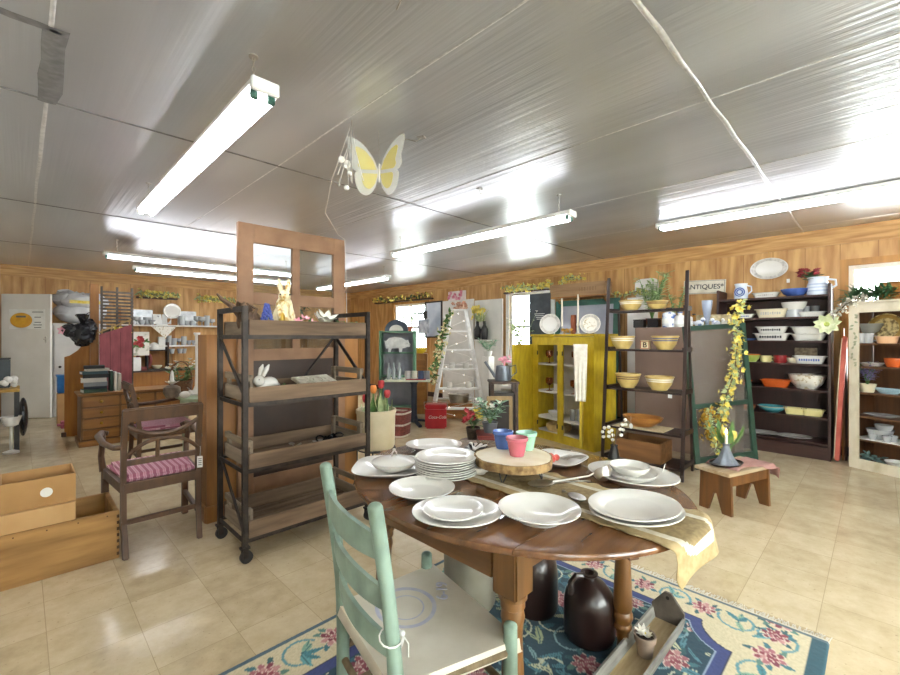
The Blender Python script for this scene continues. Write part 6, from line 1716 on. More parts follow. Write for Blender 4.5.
# window side pictures
p = wx(433.5, X1 - .03); t = thing('framed_print', 'black framed pale print on the wall left of the panels', 'picture', (*p, 1.72))
f = MB(); w, h = .52, .78
for s in (-1, 1): f.box((0, s * w / 2, 0), (.025, .03, h)); f.box((0, 0, s * h / 2), (.025, w + .03, .03))
f.build('frame', black, t); MB().box((.005, 0, 0), (.006, w - .02, h - .02)).build('print', mat('pale_blue_print', 'd5dbe6', 'b6c0d2', .6, scale=3), t)
p = wx(420, X1 - .32); t = thing('hanging_sign', 'dark iron bracket with hanging pale board near the far window', 'sign', (*p, 1.86))
b = MB(); b.box((0, 0, .0), (.02, .42, .03)); b.box((0, -.18, -.05), (.02, .1, .16)); b.bar((0, .2, 0), (.31, .2, 0), .02, .02); b.build('bracket', black, t)
b = MB(); b.box((0, -.12, -.3), (.015, .36, .3), None, .002); b.build('board', mat('pale_sign', 'cfd4dc', '8f97a8', .6, scale=9), t)
q = MB(); 
for s in (-1, 1): q.tube([(0, -.12 + s * .1, -.01), (0, -.12 + s * .1, -.16)], .003, 4)
q.build('chain', steel, t)
plant('fern_plant', 'leafy green fern hanging before the far window', (5.7, wx(408, 5.7)[1], 1.42), .4, 80, greenleaf, .6, .03, (.09, .12, terra), ll=.13)
single('plant_pedestal', MB().lathe([(0, 0), (.14, 0), (.14, .03), (.05, .08), (.05, 1.33), (.13, 1.38), (.13, 1.4195), (0, 1.4195)], 22), whitep, 'white column pedestal under the fern by the far window', 'pedestal', (5.7, wx(408, 5.7)[1], 0))
# yellow bowl on brown crate behind the table
p = (S2 * 7.55 * (1 + dcol(420)), S2 * 7.55 * (1 - dcol(420)))
t = thing('wooden_cabinet', 'brown wooden cabinet between the green shelf and stepladder', 'cabinet', (*p, 0), -PI / 4)
MB().box((0, 0, .52), (.26, .3, 1.04), None, .004).build('body', oak, t)
for z in (.3, .75): MB().box((0, -.156, z), (.2, .014, .38), None, .004).build('door', oakx, t)
single('yellow_bowl', bowl_mb(.13, .1), mat('bright_yellow', 'd8b92a', 'c5a51f', .35), 'bright yellow bowl on the brown cabinet beside the stepladder', 'bowl', (*p, 1.0405))
# red wicker baskets
p = flo(398, 436); t = thing('wicker_basket', 'red and white wicker basket on the floor beyond the crock', 'basket', (*p, 0), .4)
b = MB(); q = MB()
for k in range(14):
    z = .02 + k * .025; s = .13 + .02 * k / 14; (b if k % 6 else q).tube([(s * abs(math.cos(a)) ** .5 * (1 if math.cos(a) > 0 else -1), s * abs(math.sin(a)) ** .5 * (1 if math.sin(a) > 0 else -1), z) for a in [i * PI / 10 + .01 for i in range(20)]], .014, 5, True)
b.build('red_weave', mat('red_wicker', '8a4438', '6b3028', .7, scale=40), t); q.build('white_weave', mat('white_wicker', 'd9cfc0', 'c3b7a4', .7, scale=40), t)
MB().box((0, 0, .01), (.22, .22, .02)).build('base', MATS['red_wicker'], t)
# ------------------------------------------------------------------ between stepladder and yellow cabinet
def at_d(px, Z): return (S2 * Z * (1 + dcol(px)), S2 * Z * (1 - dcol(px)))
p = at_d(503, 4.75); ps = thing('plant_stand', 'dark wooden stand under the grey watering can', 'stand', (*p, 0), -PI / 4)
for sx in (-1, 1):
    for sy in (-1, 1): MB().box((sx * .13, sy * .13, .41), (.035, .035, .82), None, .003).build('leg', walnut, ps)
MB().box((0, 0, .832), (.32, .32, .024), None, .004).build('top', walnut, ps); MB().box((0, 0, .42), (.23, .23, .6)).build('box', mat('dark_stand_box', '3a322c', '2b2521', .6), ps)
wc = thing('watering_can', 'grey metal watering can with pink blossoms on the dark stand', 'watering can', (*p, .8445), -PI / 4)
zinc = mat('zinc', '7f848c', '666b73', .45, .6, 8)
MB().lathe([(0, 0), (.09, 0), (.092, .01), (.075, .16), (.07, .165), (.068, .16), (.08, .02), (0, .02)], 24).build('can', zinc, wc)
MB().tube([(-.085, 0, .04), (-.14, 0, .12), (-.2, 0, .21)], [.02, .014, .016], 9).build('spout', zinc, wc)
MB().tube([(.07, 0, .15), (.14, 0, .17), (.15, 0, .09), (.088, 0, .04)], .007, 7).build('handle', zinc, wc)
b = MB()
for k in range(14): b.flower((rr.uniform(-.04, .07), rr.uniform(-.05, .05), rr.uniform(.17, .24)), .03, 5, (rr.uniform(-1, 1), -1, 1))
b.tube([(0, 0, .03), (.02, 0, .2)], .01, 5)
single('pink_blossoms', b, pinkfl, 'pink blossoms standing in the grey watering can', 'flower', (*p, .865), -PI / 4)
p = at_d(500, 4.2); fs_ = thing('framed_screen', 'bare wooden frame with dark mesh leaning before the dark stand', 'screen', (*p, 0), -PI / 4)
b = MB(); b.m = Rx(-.06)
for s in (-1, 1): b.box((s * .11, 0, .37), (.035, .025, .74), None, .003)
for z in (.02, .72): b.box((0, 0, z), (.185, .024, .04))
b.build('frame', wood('driftwood_frame', 'a58a5f', '7c6442', 'z', 2, .7), fs_)
b = MB(); b.m = Rx(-.06); b.box((0, .004, .37), (.19, .003, .68)); b.build('mesh_panel', mat('dark_mesh', '332d29', '26211e', .8), fs_)
p = at_d(490, 3.75); t = thing('red_chest', 'dark red wooden chest behind the oval table', 'chest', (*p, 0), -PI / 4)
MB().box((0, 0, .235), (.22, .26, .47), None, .006).build('body', mat('dark_red_paint', '7e2c22', '64211a', .5, scale=8), t); MB().box((0, 0, .48), (.235, .275, .022), None, .004).build('lid', MATS['dark_red_paint'], t)
q = MB(); q.box((0, -.133, .3), (.03, .008, .05)); q.build('latch', paper, t)
plant('leafy_plant', 'pale leafy plant with white blooms on the dark red chest', (*p, .4915), .24, 120, mat('grey_green_leaf', '6f9a7c', 'a9c6ae', .6, scale=20), .6, .03, (.07, .09, zinc), flm=whitefl, nf=8, ll=.09)
p = at_d(473, 3.9); t = thing('side_stool', 'small dark round stool under the basket of red and yellow flowers', 'stool', (*p, 0))
MB().lathe([(0, .36), (.12, .36), (.12, .385), (0, .385)], 22).build('seat', walnut, t)
for k in range(3): a = k * 2.09; MB().cyl((.12 * math.cos(a), .12 * math.sin(a), 0), (.07 * math.cos(a), .07 * math.sin(a), .36), .012).build('leg', walnut, t)
t = plant('flower_basket', 'red and yellow flowers in a dark woven basket behind the table', (*p, .3855), .16, 60, greenleaf, .5, .03, (.065, .12, mat('dark_basket', '4a3c2e', '31271d', .8, scale=50, bump=.4)), ll=.07)
for m_, o_, nm in ((redfl, -.035, 'red_blossoms'), (yellowfl, .04, 'yellow_blossoms')):
    b = MB()
    for k in range(12): b.flower((o_ + rr.uniform(-.04, .04), rr.uniform(-.06, .06), rr.uniform(.17, .27)), .036, 6, (rr.uniform(-1, 1), -1, 1), .8, .4)
    o = b.build(nm, m_, t); 
t.rotation_euler.z = -PI / 4
wl_p = (6.3, wx(487, 6.3)[1])
t = thing('wall_planter', 'black two-bottle planter with yellow blooms on the white panel', 'planter', (X1 - .16, wx(481, X1 - .16)[1], 1.28))
for s in (-1, 1): MB().lathe([(0, 0), (.06, 0), (.07, .2), (.03, .28), (.03, .36), (0, .36)], 18, c=(0, s * .09, 0)).build('bottle', black, t)
MB().box((0, 0, -.012), (.14, .42, .022)).build('shelf', whitep, t)
b = MB()
for k in range(14): b.flower((rr.uniform(-.06, .04), rr.uniform(-.14, .2), rr.uniform(.4, .62)), .07, 7, (-1, rr.uniform(-1, 1), .4), .7, .3)
b.build('blooms', yellowfl, t)
b = MB()
for k in range(24): b.leaf((0, rr.uniform(-.1, .1), .34), (rr.uniform(-1, .3), rr.uniform(-1, 1), 1), rr.uniform(.15, .3), .03)
b.build('leaves', paleleaf, t)
plant('hanging_greenery', 'trailing greenery in a pale pot before the white panels', (5.9, wx(488, 5.9)[1], .98), .32, 90, mat('grey_green_leaf', '6f9a7c'), .8, .03, (.08, .1, china), ll=.1)
single('plant_column', MB().box((0, 0, .49), (.16, .16, .98), None, .006), whitep, 'white square column under the trailing greenery', 'pedestal', (5.9, wx(488, 5.9)[1], 0))
t = plant('window_tree', 'pale flowering houseplant standing in the bright window by the yellow cabinet', (6.1, wx(521, 6.1)[1], .95), .75, 170, paleleaf, .42, .04, (.1, .14, terra), ll=.12, flm=whitefl, nf=12)
single('window_bench', MB().box((0, 0, .465), (.5, .6, .05), None, .004).box((0, -.27, .22), (.46, .04, .44)).box((0, .27, .22), (.46, .04, .44)).box((0, 0, .72), (.3, .34, .46), None, .004), whitep, 'white bench and box under the flowering houseplant in the window', 'bench', (6.1, wx(521, 6.1)[1], 0))
pp_ = (6.2, wx(540, 6.2)[1])
t = thing('chalkboard', 'dark grey tall board beside the bright window behind the yellow cabinet', 'board', (*pp_, 0))
MB().box((0, 0, 1.03), (.03, .4, 2.06), None, .003).build('board', mat('slate_board', '4a4f55', '3c4046', .7), t)
q = MB(); R = random.Random(9)
for k in range(4): q.box((-.0162, 0, 1.72 - k * .03), (.001, .2 - .03 * k, .009))
q.build('chalk_lines', paper, t)

# ------------------------------------------------------------------ far left: drawers, boards, back wall shelves
dc = thing('drawer_chest', 'honey pine chest of small drawers with brass knobs below the red shutter', 'chest', (1.07, 7.02, 0))
pine = wood('honey_pine', '9c6b30', '7b4f20', 'x', 2, .45)
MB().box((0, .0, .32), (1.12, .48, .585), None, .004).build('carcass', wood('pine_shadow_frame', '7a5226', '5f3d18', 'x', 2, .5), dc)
MB().box((0, -.01, .625), (1.18, .54, .024), None, .005).build('top', pine, dc); MB().box((0, -.01, .035), (1.17, .52, .07), None, .004).build('plinth', pine, dc)
for i in range(3):
    for k in range(4):
        x, z = -.37 + i * .37, .14 + k * .132
        d = MB().box((x, -.246, z), (.35, .024, .116), None, .005).build('drawer', pine, dc)
        b = MB(); b.ell((x, -.276, z), .018, None, 10, 7); b.cyl((x, -.256, z), (x, -.27, z), .006); b.build('knob', brass, d)
dtop = .6375
sh = thing('red_shutter', 'tall weathered red board standing on the pine drawer chest', 'board', (.889, 7.14, dtop))
b = MB(); b.m = Rx(-.03)
rp_ = mat('weathered_red', '9a5259', '84434b', .75, scale=5, stretch=(4, 4, 1), bump=.2)
poly = [(-.17, 0), (.17, 0), (.17, .86), (-.17, .72)]
b.prism(poly, -.012, .012, Rx(PI / 2))
b.build('board', rp_, sh)
q = MB(); q.m = Rx(-.03)
for x in (-.06, .05): q.box((x, -.0125, .38), (.004, .002, .75))
q.build('plank_gap', mat('dark_gap', '4a1f25', rough=.9), sh)
single('wooden_post', MB().box((0, 0, 1.02), (.09, .09, 2.04), None, .004), oak, 'upright wooden post left of the red board', 'post', (.70, 7.5, 0))
sp = thing('bed_spring', 'rusty square bed spring grille behind the red board', 'grille', (.93, 7.36, 1.1))
b = MB()
for k in range(12): b.box((0, 0, .2 + k * .046), (.36, .012, .026))
for x in (-.165, .0, .165): b.box((x, .012, .28), (.025, .014, 1.0))
b.box((0, .012, -.2), (.36, .02, .78), None); b.build('grille', mat('rust_grey', '6f665c', '4f463e', .8, .3, 20), sp)
sp.location.z = .6375 + .59
sl = thing('wooden_sled', 'tan wooden sled frame tilted over the red board', 'sled', (.92, 7.325, 1.41))
b = MB()
for s in (-1, 1): b.bar((-.2, 0, -.1 + s * .07), (.16, 0, .09 + s * .07), .02, .018)
for k in range(4): t_ = -.17 + k * .1; b.bar((t_, 0, -.15 + (t_ + .2) * .53), (t_ + .02, 0, .01 + (t_ + .2) * .53), .016, .014)
b.build('frame', mat('tan_slat', 'b79a66', '96794a', .7), sl)
b = MB()
for k in range(22): b.flower((rr.uniform(-.05, .15), rr.uniform(-.03, 0), rr.uniform(-.03, .04)), .03, 5, (rr.uniform(-1, 1), -1, rr.uniform(-.5, 1)))
b.build('yellow_blooms', yellowfl, sl)
# books on the chest
bc_ = ['2f4a3a', '27303f', '8a8f96', 'd9d6cf', '1f2326', '3c5b62', 'c9c4b6', '2a2a2c']
z = dtop
for k in range(8):
    w, d, h = rr.uniform(.2, .26), rr.uniform(.15, .2), rr.uniform(.03, .055)
    t = thing('book', 'book in the leaning pile on the pine drawer chest, %s one' % ('lowest', 'second lowest', 'third lowest', 'fourth lowest', 'fourth highest', 'third highest', 'second highest', 'topmost')[k], 'book', (.66 + rr.uniform(-.02, .02), 6.96 + rr.uniform(-.02, .02), z), rr.uniform(-.15, .15), 'books piled on the drawer chest')
    m_ = mat('book_' + bc_[k], bc_[k], rough=.6)
    b = MB()
    for zz in (.002, h - .002): b.box((0, 0, zz), (w, d, .004))
    b.box((0, -d / 2 + .002, h / 2), (w, .004, h)); b.build('cover', m_, t)
    MB().box((0, .003, h / 2), (w - .01, d - .01, h - .009)).build('pages', paper, t); z += h + .0005
for k in range(3):
    t = thing('book', 'dark upright book leaning right of the book pile, %s of three' % ('left', 'middle', 'right')[k], 'book', (.815 + k * .042, 6.98, dtop), 0, 'upright books on the drawer chest')
    MB().box((0, 0, .13 - .01 * k), (.03, .17, .26 - .02 * k), None, .004).build('cover', mat('book_' + bc_[(k * 3) % 8], bc_[0], rough=.6), t); MB().box((0, -.004, .26 - .02 * k), (.024, .16, .004)).build('pages', paper, t)
# cabinet, bag, plastic and blue bin behind
wc_ = thing('white_cabinet', 'tall white metal cabinet with small knobs behind the open white door', 'cabinet', (.72, 9.98, 0))
wm = mat('cabinet_grey_white', 'd5d3cf', 'c6c4c0', .45, scale=3)
MB().box((0, 0, .78), (.7, .6, 1.56), None, .006).build('body', wm, wc_)
for z, h in ((1.15, .76), (.4, .68)): 
    d = MB().box((0, -.312, z), (.66, .022, h), None, .004).build('door', wm, wc_); b = MB(); b.ell((-.26, -.335, z - h / 2 + .06), .02); b.build('knob', dark_iron, d)
pw_ = thing('wrapped_bundle', 'clear plastic wrapped white bundle on the tall white cabinet', 'bundle', (.74, 9.98, 1.5605))
b = MB(); R = random.Random(5)
b.ell((0, 0, .2), (.36, .26, .2), None, 20, 12); b.ell((.05, -.1, .38), (.33, .2, .16), None, 18, 10); b.ell((-.15, .0, .42), (.22, .2, .15), None, 18, 10)
b.v = [v * (1 + R.uniform(-.06, .06)) if v.z > .02 else v for v in b.v]
b.build('plastic', mat('plastic_white', 'e3e4e8', 'c3c6cc', .2, scale=6, coat=.5), pw_); MB().box((.05, -.29, .37), (.42, .02, .05), Rx(.2)).build('yellow_strip', yellowfl, pw_)
bgp = thing('black_bag', 'bulging black plastic bag hanging from the wooden post', 'bag', (.575, 7.40, 1.08))
b = MB(); R = random.Random(8); b.ell((-.0, 0, .28), (.13, .11, .15), None, 22, 14); b.ell((-.12, -.01, .33), (.1, .07, .08), Ry(.5), 16, 10); b.ell((.06, .02, .37), (.1, .09, .11), None, 16, 10); b.lathe([(.03, .44), (.05, .5), (.07, .54), (.02, .52), (0, .46)], 12)
b.v = [v + Vector((R.uniform(-.016, .016), R.uniform(-.016, .016), R.uniform(-.016, .016))) for v in b.v]; b.build('bag', mat('bag_black', '17171a', '242429', .22, scale=14, bump=.6), bgp)
MB().tube([(0, 0, .5), (.05, .03, .56), (.08, .06, .58)], .006, 5).build('tie', black, bgp)
MB().flower((-.2, -.05, .33), .06, 5, (-1, -1, 0)).build('pink_ribbon', pinkfl, bgp)
# tall carved headboard
hb = thing('headboard', 'carved brown wooden headboard standing left of the pine chest', 'headboard', (.50, 7.62, 0), -.5)
poly = [(-.1, 0), (.2, 0), (.2, 1.28), (.13, 1.26), (.05, 1.15), (-.04, 1.08), (-.1, 1.06)]
MB().prism(poly, -.015, .015, Rx(PI / 2), .004).build('board', oak, hb)
for x in (-.1, .2): MB().box((x, 0, .03), (.05, .06, .06)).build('foot', walnut, hb)
q = thing('blue_bin', 'bright blue plastic bin on the floor before the white cabinet', 'bin', (.55, 8.7, 0))
MB().box((0, 0, .62), (.34, .2, .26), None, .01).build('bin', mat('bin_blue', '2272b8', '1c64a4', .4), q); MB().box((0, 0, .24), (.34, .26, .48), None, .008).build('carton', cardl, q)
MB().box((0, 0, .75), (.36, .22, .02)).build('rim', MATS['bin_blue'], q)
single('pink_bundle', MB().box((0, 0, .05), (.3, .2, .1), None, .04), mat('pink_fabric', 'b86a78', '9c5060', .9, scale=20), 'bundle of pink fabric on the floor before the blue bin', 'fabric', (.52, 8.42, 0))
# desk at the photo's left edge
dk = thing('work_table', 'narrow black-legged table with yellow wood top at the left edge', 'table', (-.12, 7.35, 0))
MB().box((0, 0, .705), (.22, .6, .03), None, .004).build('tabletop', mat('yellow_wood', 'c19a3e', 'a87f2c', .5, scale=4, stretch=(6, 1, 1)), dk)
for sx in (-1, 1):
    for sy in (-1, 1): MB().box((sx * .085, sy * .27, .345), (.045, .045, .69)).build('leg', black, dk)
box_thing('monitor', 'dark boxy monitor on the yellow topped work table', (-.16, 7.45, .7205), (.14, .22, .34), mat('dark_teal_plastic', '2c3a40', '222d32', .4), 'monitor', black)
b = MB(); R = random.Random(2)
for k in range(10): b.ell((R.uniform(-.05, .05), R.uniform(-.1, .1), R.uniform(.03, .14)), R.uniform(.025, .04), None, 8, 6)
single('paper_heap', b, paper, 'heap of crumpled white wrapping on the work table', 'paper', (-.1, 7.17, .721))
single('white_lamp', MB().lathe([(0, 0), (.07, 0), (.07, .02), (.012, .04), (.012, .3), (.06, .32), (.09, .42), (.085, .42), (.05, .33), (0, .33)], 22), whitep, 'small white lamp on the floor under the work table', 'lamp', (-.08, 7.0, 0))
single('black_sack', MB().ell((0, 0, .26), (.05, .12, .26)), MATS['bag_black'], 'slumped black sack leaning by the open white door', 'bag', (.02, 8.1, .0))
# glass shelves on the back wall
gw = thing('wall_shelf_unit', 'honey wood wall shelves of glassware on the back wall', 'shelf', (2.2, Y1 - .16, 0))
gx0, gx1 = -.85, .92
for z in (1.57, 1.16): MB().box((.03, 0, z - .012), (gx1 - gx0, .3, .024)).build('shelf', whitep, gw)
for x in (gx0, .05, gx1): MB().box((x, .13, 1.2), (.05, .03, 1.5)).build('standard', oak, gw)
MB().box((.03, -.02, .66), (gx1 - gx0, .34, .03)).build('counter', walnut, gw); MB().box((.03, 0, .32), (gx1 - gx0 - .04, .3, .64)).build('base', oak, gw)
MB().box((-.1, -.03, .95), (.03, .26, .55)).build('divider', walnut, gw)
def on_gw(px, z, dy=-.05): return (*wy(px, Y1 - .16 + dy), z + .0005)
def glassw(kind, r, h):
    if kind == 'goblet': return MB().lathe([(0, 0), (r * .8, 0), (.008, .012), (.008, h * .4), (r, h * .6), (r, h), (r * .9, h), (r * .85, h * .6), (0, h * .48)], 14)
    if kind == 'bowl': return bowl_mb(r, h, .5)
    return MB().lathe([(0, 0), (r * .85, 0), (r, h), (r * .92, h), (r * .78, .012), (0, .012)], 14)
ri = random.Random(6)
for z, cols in ((1.57, range(137, 216, 5)), (1.16, range(164, 214, 5))):
    for k, px in enumerate(cols):
        if z > 1.5 and 158 < px < 178: continue
        kd = ri.choice(['goblet', 'tumbler', 'tumbler', 'bowl']); r = ri.uniform(.045, .07); h = ri.uniform(.12, .24) if kd != 'bowl' else .1
        single('glass_' + kd, glassw(kd, r, h), crystal, 'clear pressed %s on the %s glassware shelf of the back wall' % ({'goblet': 'goblet', 'tumbler': 'tumbler', 'bowl': 'glass bowl'}[kd], 'upper' if z > 1.5 else 'middle'), 'glass', on_gw(px, z, ri.uniform(-.09, .05)), 0, '%ss on the %s glassware shelf' % (kd, 'upper' if z > 1.5 else 'middle'))
box_thing('glass_box', 'silver-white display box at the left of the upper glassware shelf', on_gw(142, 1.57, .08), (.34, .1, .3), mat('silver_card', 'd3d6d8', 'a8adb0', .3, .4, 9), 'box')
box_thing('glass_box', 'pale silver box right of the round dial on the upper glassware shelf', on_gw(186, 1.57, .08), (.36, .1, .3), MATS['silver_card'], 'box')
t = thing('round_clock', 'round silver dial on a brown base, upper glassware shelf', 'clock', on_gw(172, 1.57, -.02))
MB().box((0, 0, .07), (.18, .08, .14), None, .006).build('base', oak, t); MB().lathe([(0, -.02), (.15, -.02), (.16, 0), (.15, .02), (0, .02)], 28, M=Tr(0, -.01, .29) @ Rx(PI / 2)).build('case', steel, t); MB().lathe([(0, 0), (.12, 0), (.12, .004), (0, .004)], 28, M=Tr(0, -.031, .29) @ Rx(PI / 2)).build('dial', china, t)
for px, a, lb in ((162, .5, 'open pale book leaning left of the round dial'), ):
    b = MB(); b.box((-.08, 0, .12), (.16, .015, .2), Rz(.3) @ Rx(-.2)); b.box((.08, 0, .12), (.16, .015, .2), Rz(-.3) @ Rx(-.2)); b.box((0, .02, .01), (.2, .1, .02)); single('open_book', b, paper, lb, 'book', on_gw(px, 1.57, -.03))
t = thing('floral_cloth', 'white cloth with red and green floral print hanging under the upper shelf', 'cloth', (*wy(140, Y1 - .33), 1.2)); b = MB(); b.box((0, 0, .0), (.3, .012, .46), None, .004); b.build('cloth', mat('floral_print', 'e9e4da', '7f8a5a', .8, scale=7, lo=.55, hi=.7), t)
q = MB(); q.tube([(0, 0, .23), (0, .1, .345)], .004, 4); q.build('hanger', black, t)
q = MB(); q2 = MB()
for k in range(9): q.flower((rr.uniform(-.1, .06), -.008, rr.uniform(-.05, .12)), .05, 6, (0, -1, 0), .7, .05); q2.leaf((rr.uniform(-.1, .08), -.008, rr.uniform(-.12, .12)), (rr.uniform(-1, 1), 0, rr.uniform(-1, 1)), .11, .04, (0, -1, 0), 0)
q.build('printed_flower', redfl, t); q2.build('printed_leaf', greenleaf, t)
t = thing('pennant_cloth', 'white triangular lace pennant hanging from the upper glassware shelf', 'cloth', (*wy(164, Y1 - .325), 1.545)); MB().prism([(-.22, 0), (.22, 0), (.02, -.24)], -.003, .003, Rx(PI / 2)).build('cloth', floralchina, t); MB().tube([(-.2, 0, 0), (.2, 0, 0)], .005, 5).build('rod', black, t)
for k, px in enumerate((172, 180, 184)): single('hanging_cup', MB().lathe([(0, .0), (.035, 0), (.055, .1), (.05, .1), (.03, .01), (0, .01)], 14).tube([(0, 0, .1), (.0, 0, .13), (0, .02, .145)], .004, 4), crystal, 'glass cup hanging below the middle glassware shelf', 'cup', (*wy(px, Y1 - .2), .99), 0, 'cups under the middle glassware shelf')
cz = .6755
def on_ct(px, dy=-.1): return (*wy(px, Y1 - .16 + dy), cz)
box_thing('white_cooler_box', 'tall white panel box left on the back wall counter', on_ct(134), (.2, .2, .26), paper, 'box')
b = MB(); b.tube([(.11 * math.cos(a), 0, .2 + .16 * math.sin(a)) for a in [k * PI / 9 for k in range(18)]], .03, 7, True); b.box((0, 0, .02), (.12, .12, .04), None, .01)
single('red_chair_back', b, mat('brick_red', '8e3c34', '74302a', .6), 'brick red ring shaped ornament on the back wall counter', 'ornament', on_ct(144))
figurine('black cat-like silhouette figurine under the left cloth on the counter', (*wy(141, Y1 - .26), 1.4), black, .0001) if False else None
bk_ = thing('counter_niche', 'small dark open shelf box on the back wall counter', 'shelf', on_ct(157, -.06)); f = MB()
for s in (-1, 1): f.box((s * .17, 0, .2), (.02, .2, .4))
for z in (.01, .39): f.box((0, 0, z), (.36, .2, .02))
f.build('frame', black, bk_); MB().box((0, .09, .2), (.32, .01, .36)).build('back_panel', oak, bk_)
single('cream_dish', bowl_mb(.09, .07), cream_china, 'cream dish inside the small dark counter shelf box', 'dish', (*wy(157, Y1 - .24), cz + .0205))
box_thing('white_box', 'white square box standing on the dark counter shelf box', (*wy(161.5, Y1 - .24), cz + .4005), (.11, .1, .26), paper, 'box')
single('white_dome', MB().lathe([(0, 0), (.1, 0), (.1, .03), (.085, .1), (.04, .14), (0, .15)], 22), china, 'white domed cover on the dark counter shelf box', 'cover', (*wy(154, Y1 - .24), cz + .4005))
# pale green table with basket, flowers, candlestick
gtb = thing('green_table', 'pale green painted table behind the dark armchairs', 'table', (1.52, 5.0, 0))
gpt = mat('pale_green_table', 'b4bfa2', '93a083', .55, scale=5, bump=.05)
MB().prism([(-.42, -.28), (-.34, -.42), (.4, -.42), (.4, .42), (-.34, .42), (-.42, .28)], .705, .735, None, .006).build('tabletop', gpt, gtb)
MB().box((0, 0, .65), (.62, .64, .1)).build('apron', gpt, gtb)
for sx in (-1, 1):
    for sy in (-1, 1): MB().lathe([(0, 0), (.02, 0), (.025, .1), (.032, .4), (.025, .5), (.035, .56), (.035, .66), (0, .66)], 14, c=(sx * .27, sy * .28, 0)).build('leg', gpt, gtb)
gz = .7355
p = (*wy(181, 5.05), gz); t = thing('picnic_basket', 'brown woven handled basket on the pale green table', 'basket', p)
MB().lathe([(0, 0), (.09, 0), (.11, .15), (.1, .15), (.08, .01), (0, .01)], 24).build('basket', mat('brown_wicker', '7a5230', '56381e', .7, scale=45, bump=.5), t)
MB().tube([(.1 * math.cos(a), 0, .14 + .2 * math.sin(a)) for a in [PI * k / 12 for k in range(13)]], .008, 6).build('handle', MATS['brown_wicker'], t)
p2 = (p[0], p[1], gz + .03); plant('white_blooms', 'white and green blooms filling the brown handled basket', p2, .36, 110, greenleaf, .5, .03, None, flm=whitefl, nf=13, ll=.08)
p = (*wy(172, 4.86), gz); t = thing('lidded_jar', 'brown and white round lidded jar beside the basket', 'jar', p)
MB().lathe([(0, 0), (.05, 0), (.075, .05), (.07, .1), (.04, .12), (0, .12)], 22).build('jar', mat('brown_marble', '7b6a58', '4f4338', .4, scale=16), t); MB().flower((0, 0, .125), .07, 7, (0, 0, 1), .7, .4).build('bow', whitefl, t)
MB().lathe([(0, .12), (.02, .13), (.02, .17), (.012, .25), (0, .27)], 12).build('finial', china, t)
p = (*wy(197, 4.95), gz); t = thing('tall_candlestick', 'tall white turned candlestick at the right of the pale green table', 'candlestick', p)
MB().lathe([(0, 0), (.075, 0), (.08, .015), (.035, .05), (.02, .09), (.016, .3), (.016, .5), (.024, .52), (.016, .54), (.018, .6), (.03, .62), (.03, .635), (0, .635)], 22).build('stick', whitep, t)
single('white_rabbit', MB().ell((0, 0, .035), (.05, .03, .035)).ell((.045, 0, .055), .022).leaf((.045, 0, .06), (-.4, .2, 1), .05, .02).leaf((.045, 0, .06), (-.4, -.2, 1), .05, .02), china, 'tiny white rabbit figurine on the pale green table front', 'figurine', (*wy(185, 4.72), gz))
# ------------------------------------------------------------------ butterfly and cord under the ceiling
bf = thing('butterfly', 'yellow and white gauze butterfly hanging from the foil ceiling', 'butterfly', (1.52, 2.12, 2.31), -PI / 4)
m, nt, b_ = newmat('yellow_gauze'); N, L = nt.nodes, nt.links
tr_ = N.new('ShaderNodeBsdfTransparent'); mx = N.new('ShaderNodeMixShader'); mx.inputs[0].default_value = .5
b_.inputs['Base Color'].default_value = lin('dccb62'); b_.inputs['Roughness'].default_value = .7
L.new(tr_.outputs[0], mx.inputs[1]); L.new(b_.outputs[0], mx.inputs[2]); L.new(mx.outputs[0], N['Material Output'].inputs['Surface'])
gz1 = m
m2, nt, b_ = newmat('white_gauze'); N, L = nt.nodes, nt.links
tr_ = N.new('ShaderNodeBsdfTransparent'); mx = N.new('ShaderNodeMixShader'); mx.inputs[0].default_value = .42
b_.inputs['Base Color'].default_value = lin('e3e2d6'); b_.inputs['Roughness'].default_value = .7
L.new(tr_.outputs[0], mx.inputs[1]); L.new(b_.outputs[0], mx.inputs[2]); L.new(mx.outputs[0], N['Material Output'].inputs['Surface'])
up = [(0, 0), (.03, .07), (.09, .14), (.15, .17), (.175, .16), (.165, .11), (.15, .06), (.155, .02), (.12, -.01)]
lo = [(0, 0), (.12, -.01), (.13, -.06), (.105, -.12), (.06, -.13), (.02, -.08)]
def smooth_poly(P_, k=5):
    n_ = len(P_); r_ = []
    for i in range(n_):
        p0, p1, p2, p3 = [Vector(P_[(i + q) % n_]) for q in (-1, 0, 1, 2)]
        if i in (0, n_ - 1): r_.append(tuple(p1)); continue
        for j in range(k):
            u = j / k; v = .5 * (2 * p1 + (p2 - p0) * u + (2 * p0 - 5 * p1 + 4 * p2 - p3) * u * u + (3 * p1 - p0 - 3 * p2 + p3) * u ** 3); r_.append(tuple(v))
    return r_
up, lo = smooth_poly(up), smooth_poly(lo)
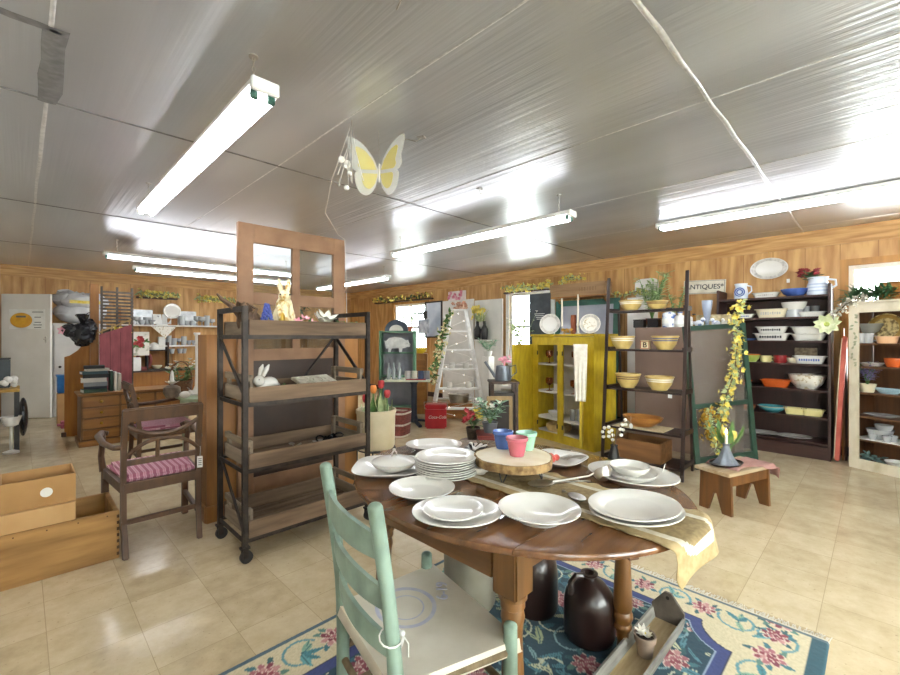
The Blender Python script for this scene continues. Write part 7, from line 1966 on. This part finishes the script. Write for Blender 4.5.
for s, a in ((-1, .35), (1, -.55)):
    for nm, poly, k in (('upper_wing', up, 1), ('lower_wing', lo, 1)):
        W = Rz(a) @ Rx(PI / 2)
        b = MB(); c0 = (sum(p_[0] for p_ in poly) / len(poly), sum(p_[1] for p_ in poly) / len(poly))
        b.prism([(s * x * 1.1, y * 1.1) for x, y in poly], -.0015, .0015, W); b.build(nm, m2, bf)
        q = MB(); q.prism([(s * (c0[0] * .12 + x * .72), c0[1] * .12 + y * .72) for x, y in poly], -.0028, .0028, W); q.build(nm + '_center', gz1, bf)
MB().tube([(0, 0, -.06), (0, -.004, 0), (0, 0, .05)], [.004, .008, .006], 8).build('body', whitefl, bf)
MB().tube([(0, 0, .05), (-.005, 0, CH - 2.3)], .0012, 4).build('thread', steel, bf)
t = thing('tinsel_cluster', 'silver tinsel and white ornaments hung at the ceiling beside the butterfly', 'ornament', (1.33, 2.12, CH - .005)); t.location.z = CH - .002
for k in range(5): MB().ell((rr.uniform(-.06, .06), rr.uniform(-.06, .06), -rr.uniform(.22, .38)), rr.uniform(.012, .024), None, 10, 7).build('bauble', china, t)
b = MB()
for k in range(8): e = (rr.uniform(-.08, .08), rr.uniform(-.08, .08), -rr.uniform(.3, .4)); b.tube([(0, 0, 0), (e[0] * .3, e[1] * .3, e[2] * .5), e], .0022, 4)
b.build('strand', steel, t)
b = MB(); b.tube([(1.33, 2.13, CH - .03), (1.42, 2.5, 2.34), (1.62, 2.95, 2.26), (1.9, 3.24, 2.19), (2.0, 3.30, 2.175), (2.01, 3.295, 1.9), (2.015, 3.29, 1.4)], .003, 5)
single('lamp_cord', b, whitep, 'thin white cord drooping from the ceiling ornaments to the salvaged door', 'cord')
for k, (x, y) in enumerate(((2.7, 2.35), (.95, 1.15), (1.75, 2.0))):
    b = MB(); b.box((0, 0, -.004), (.05, .035, .008), None, .002); b.tube([(0, 0, -.008), (.03, .02, -.03), (.08, .02, -.012), (.14, .03, -.004)], .004, 5)
    single('wire_clamp', b, steel, ('wire clamp on the foil ceiling beyond the butterfly', 'wire clamp on the foil ceiling nearest the first hanging light', 'wire clamp on the foil ceiling beside the butterfly')[k], 'clamp', (x, y, CH), k)
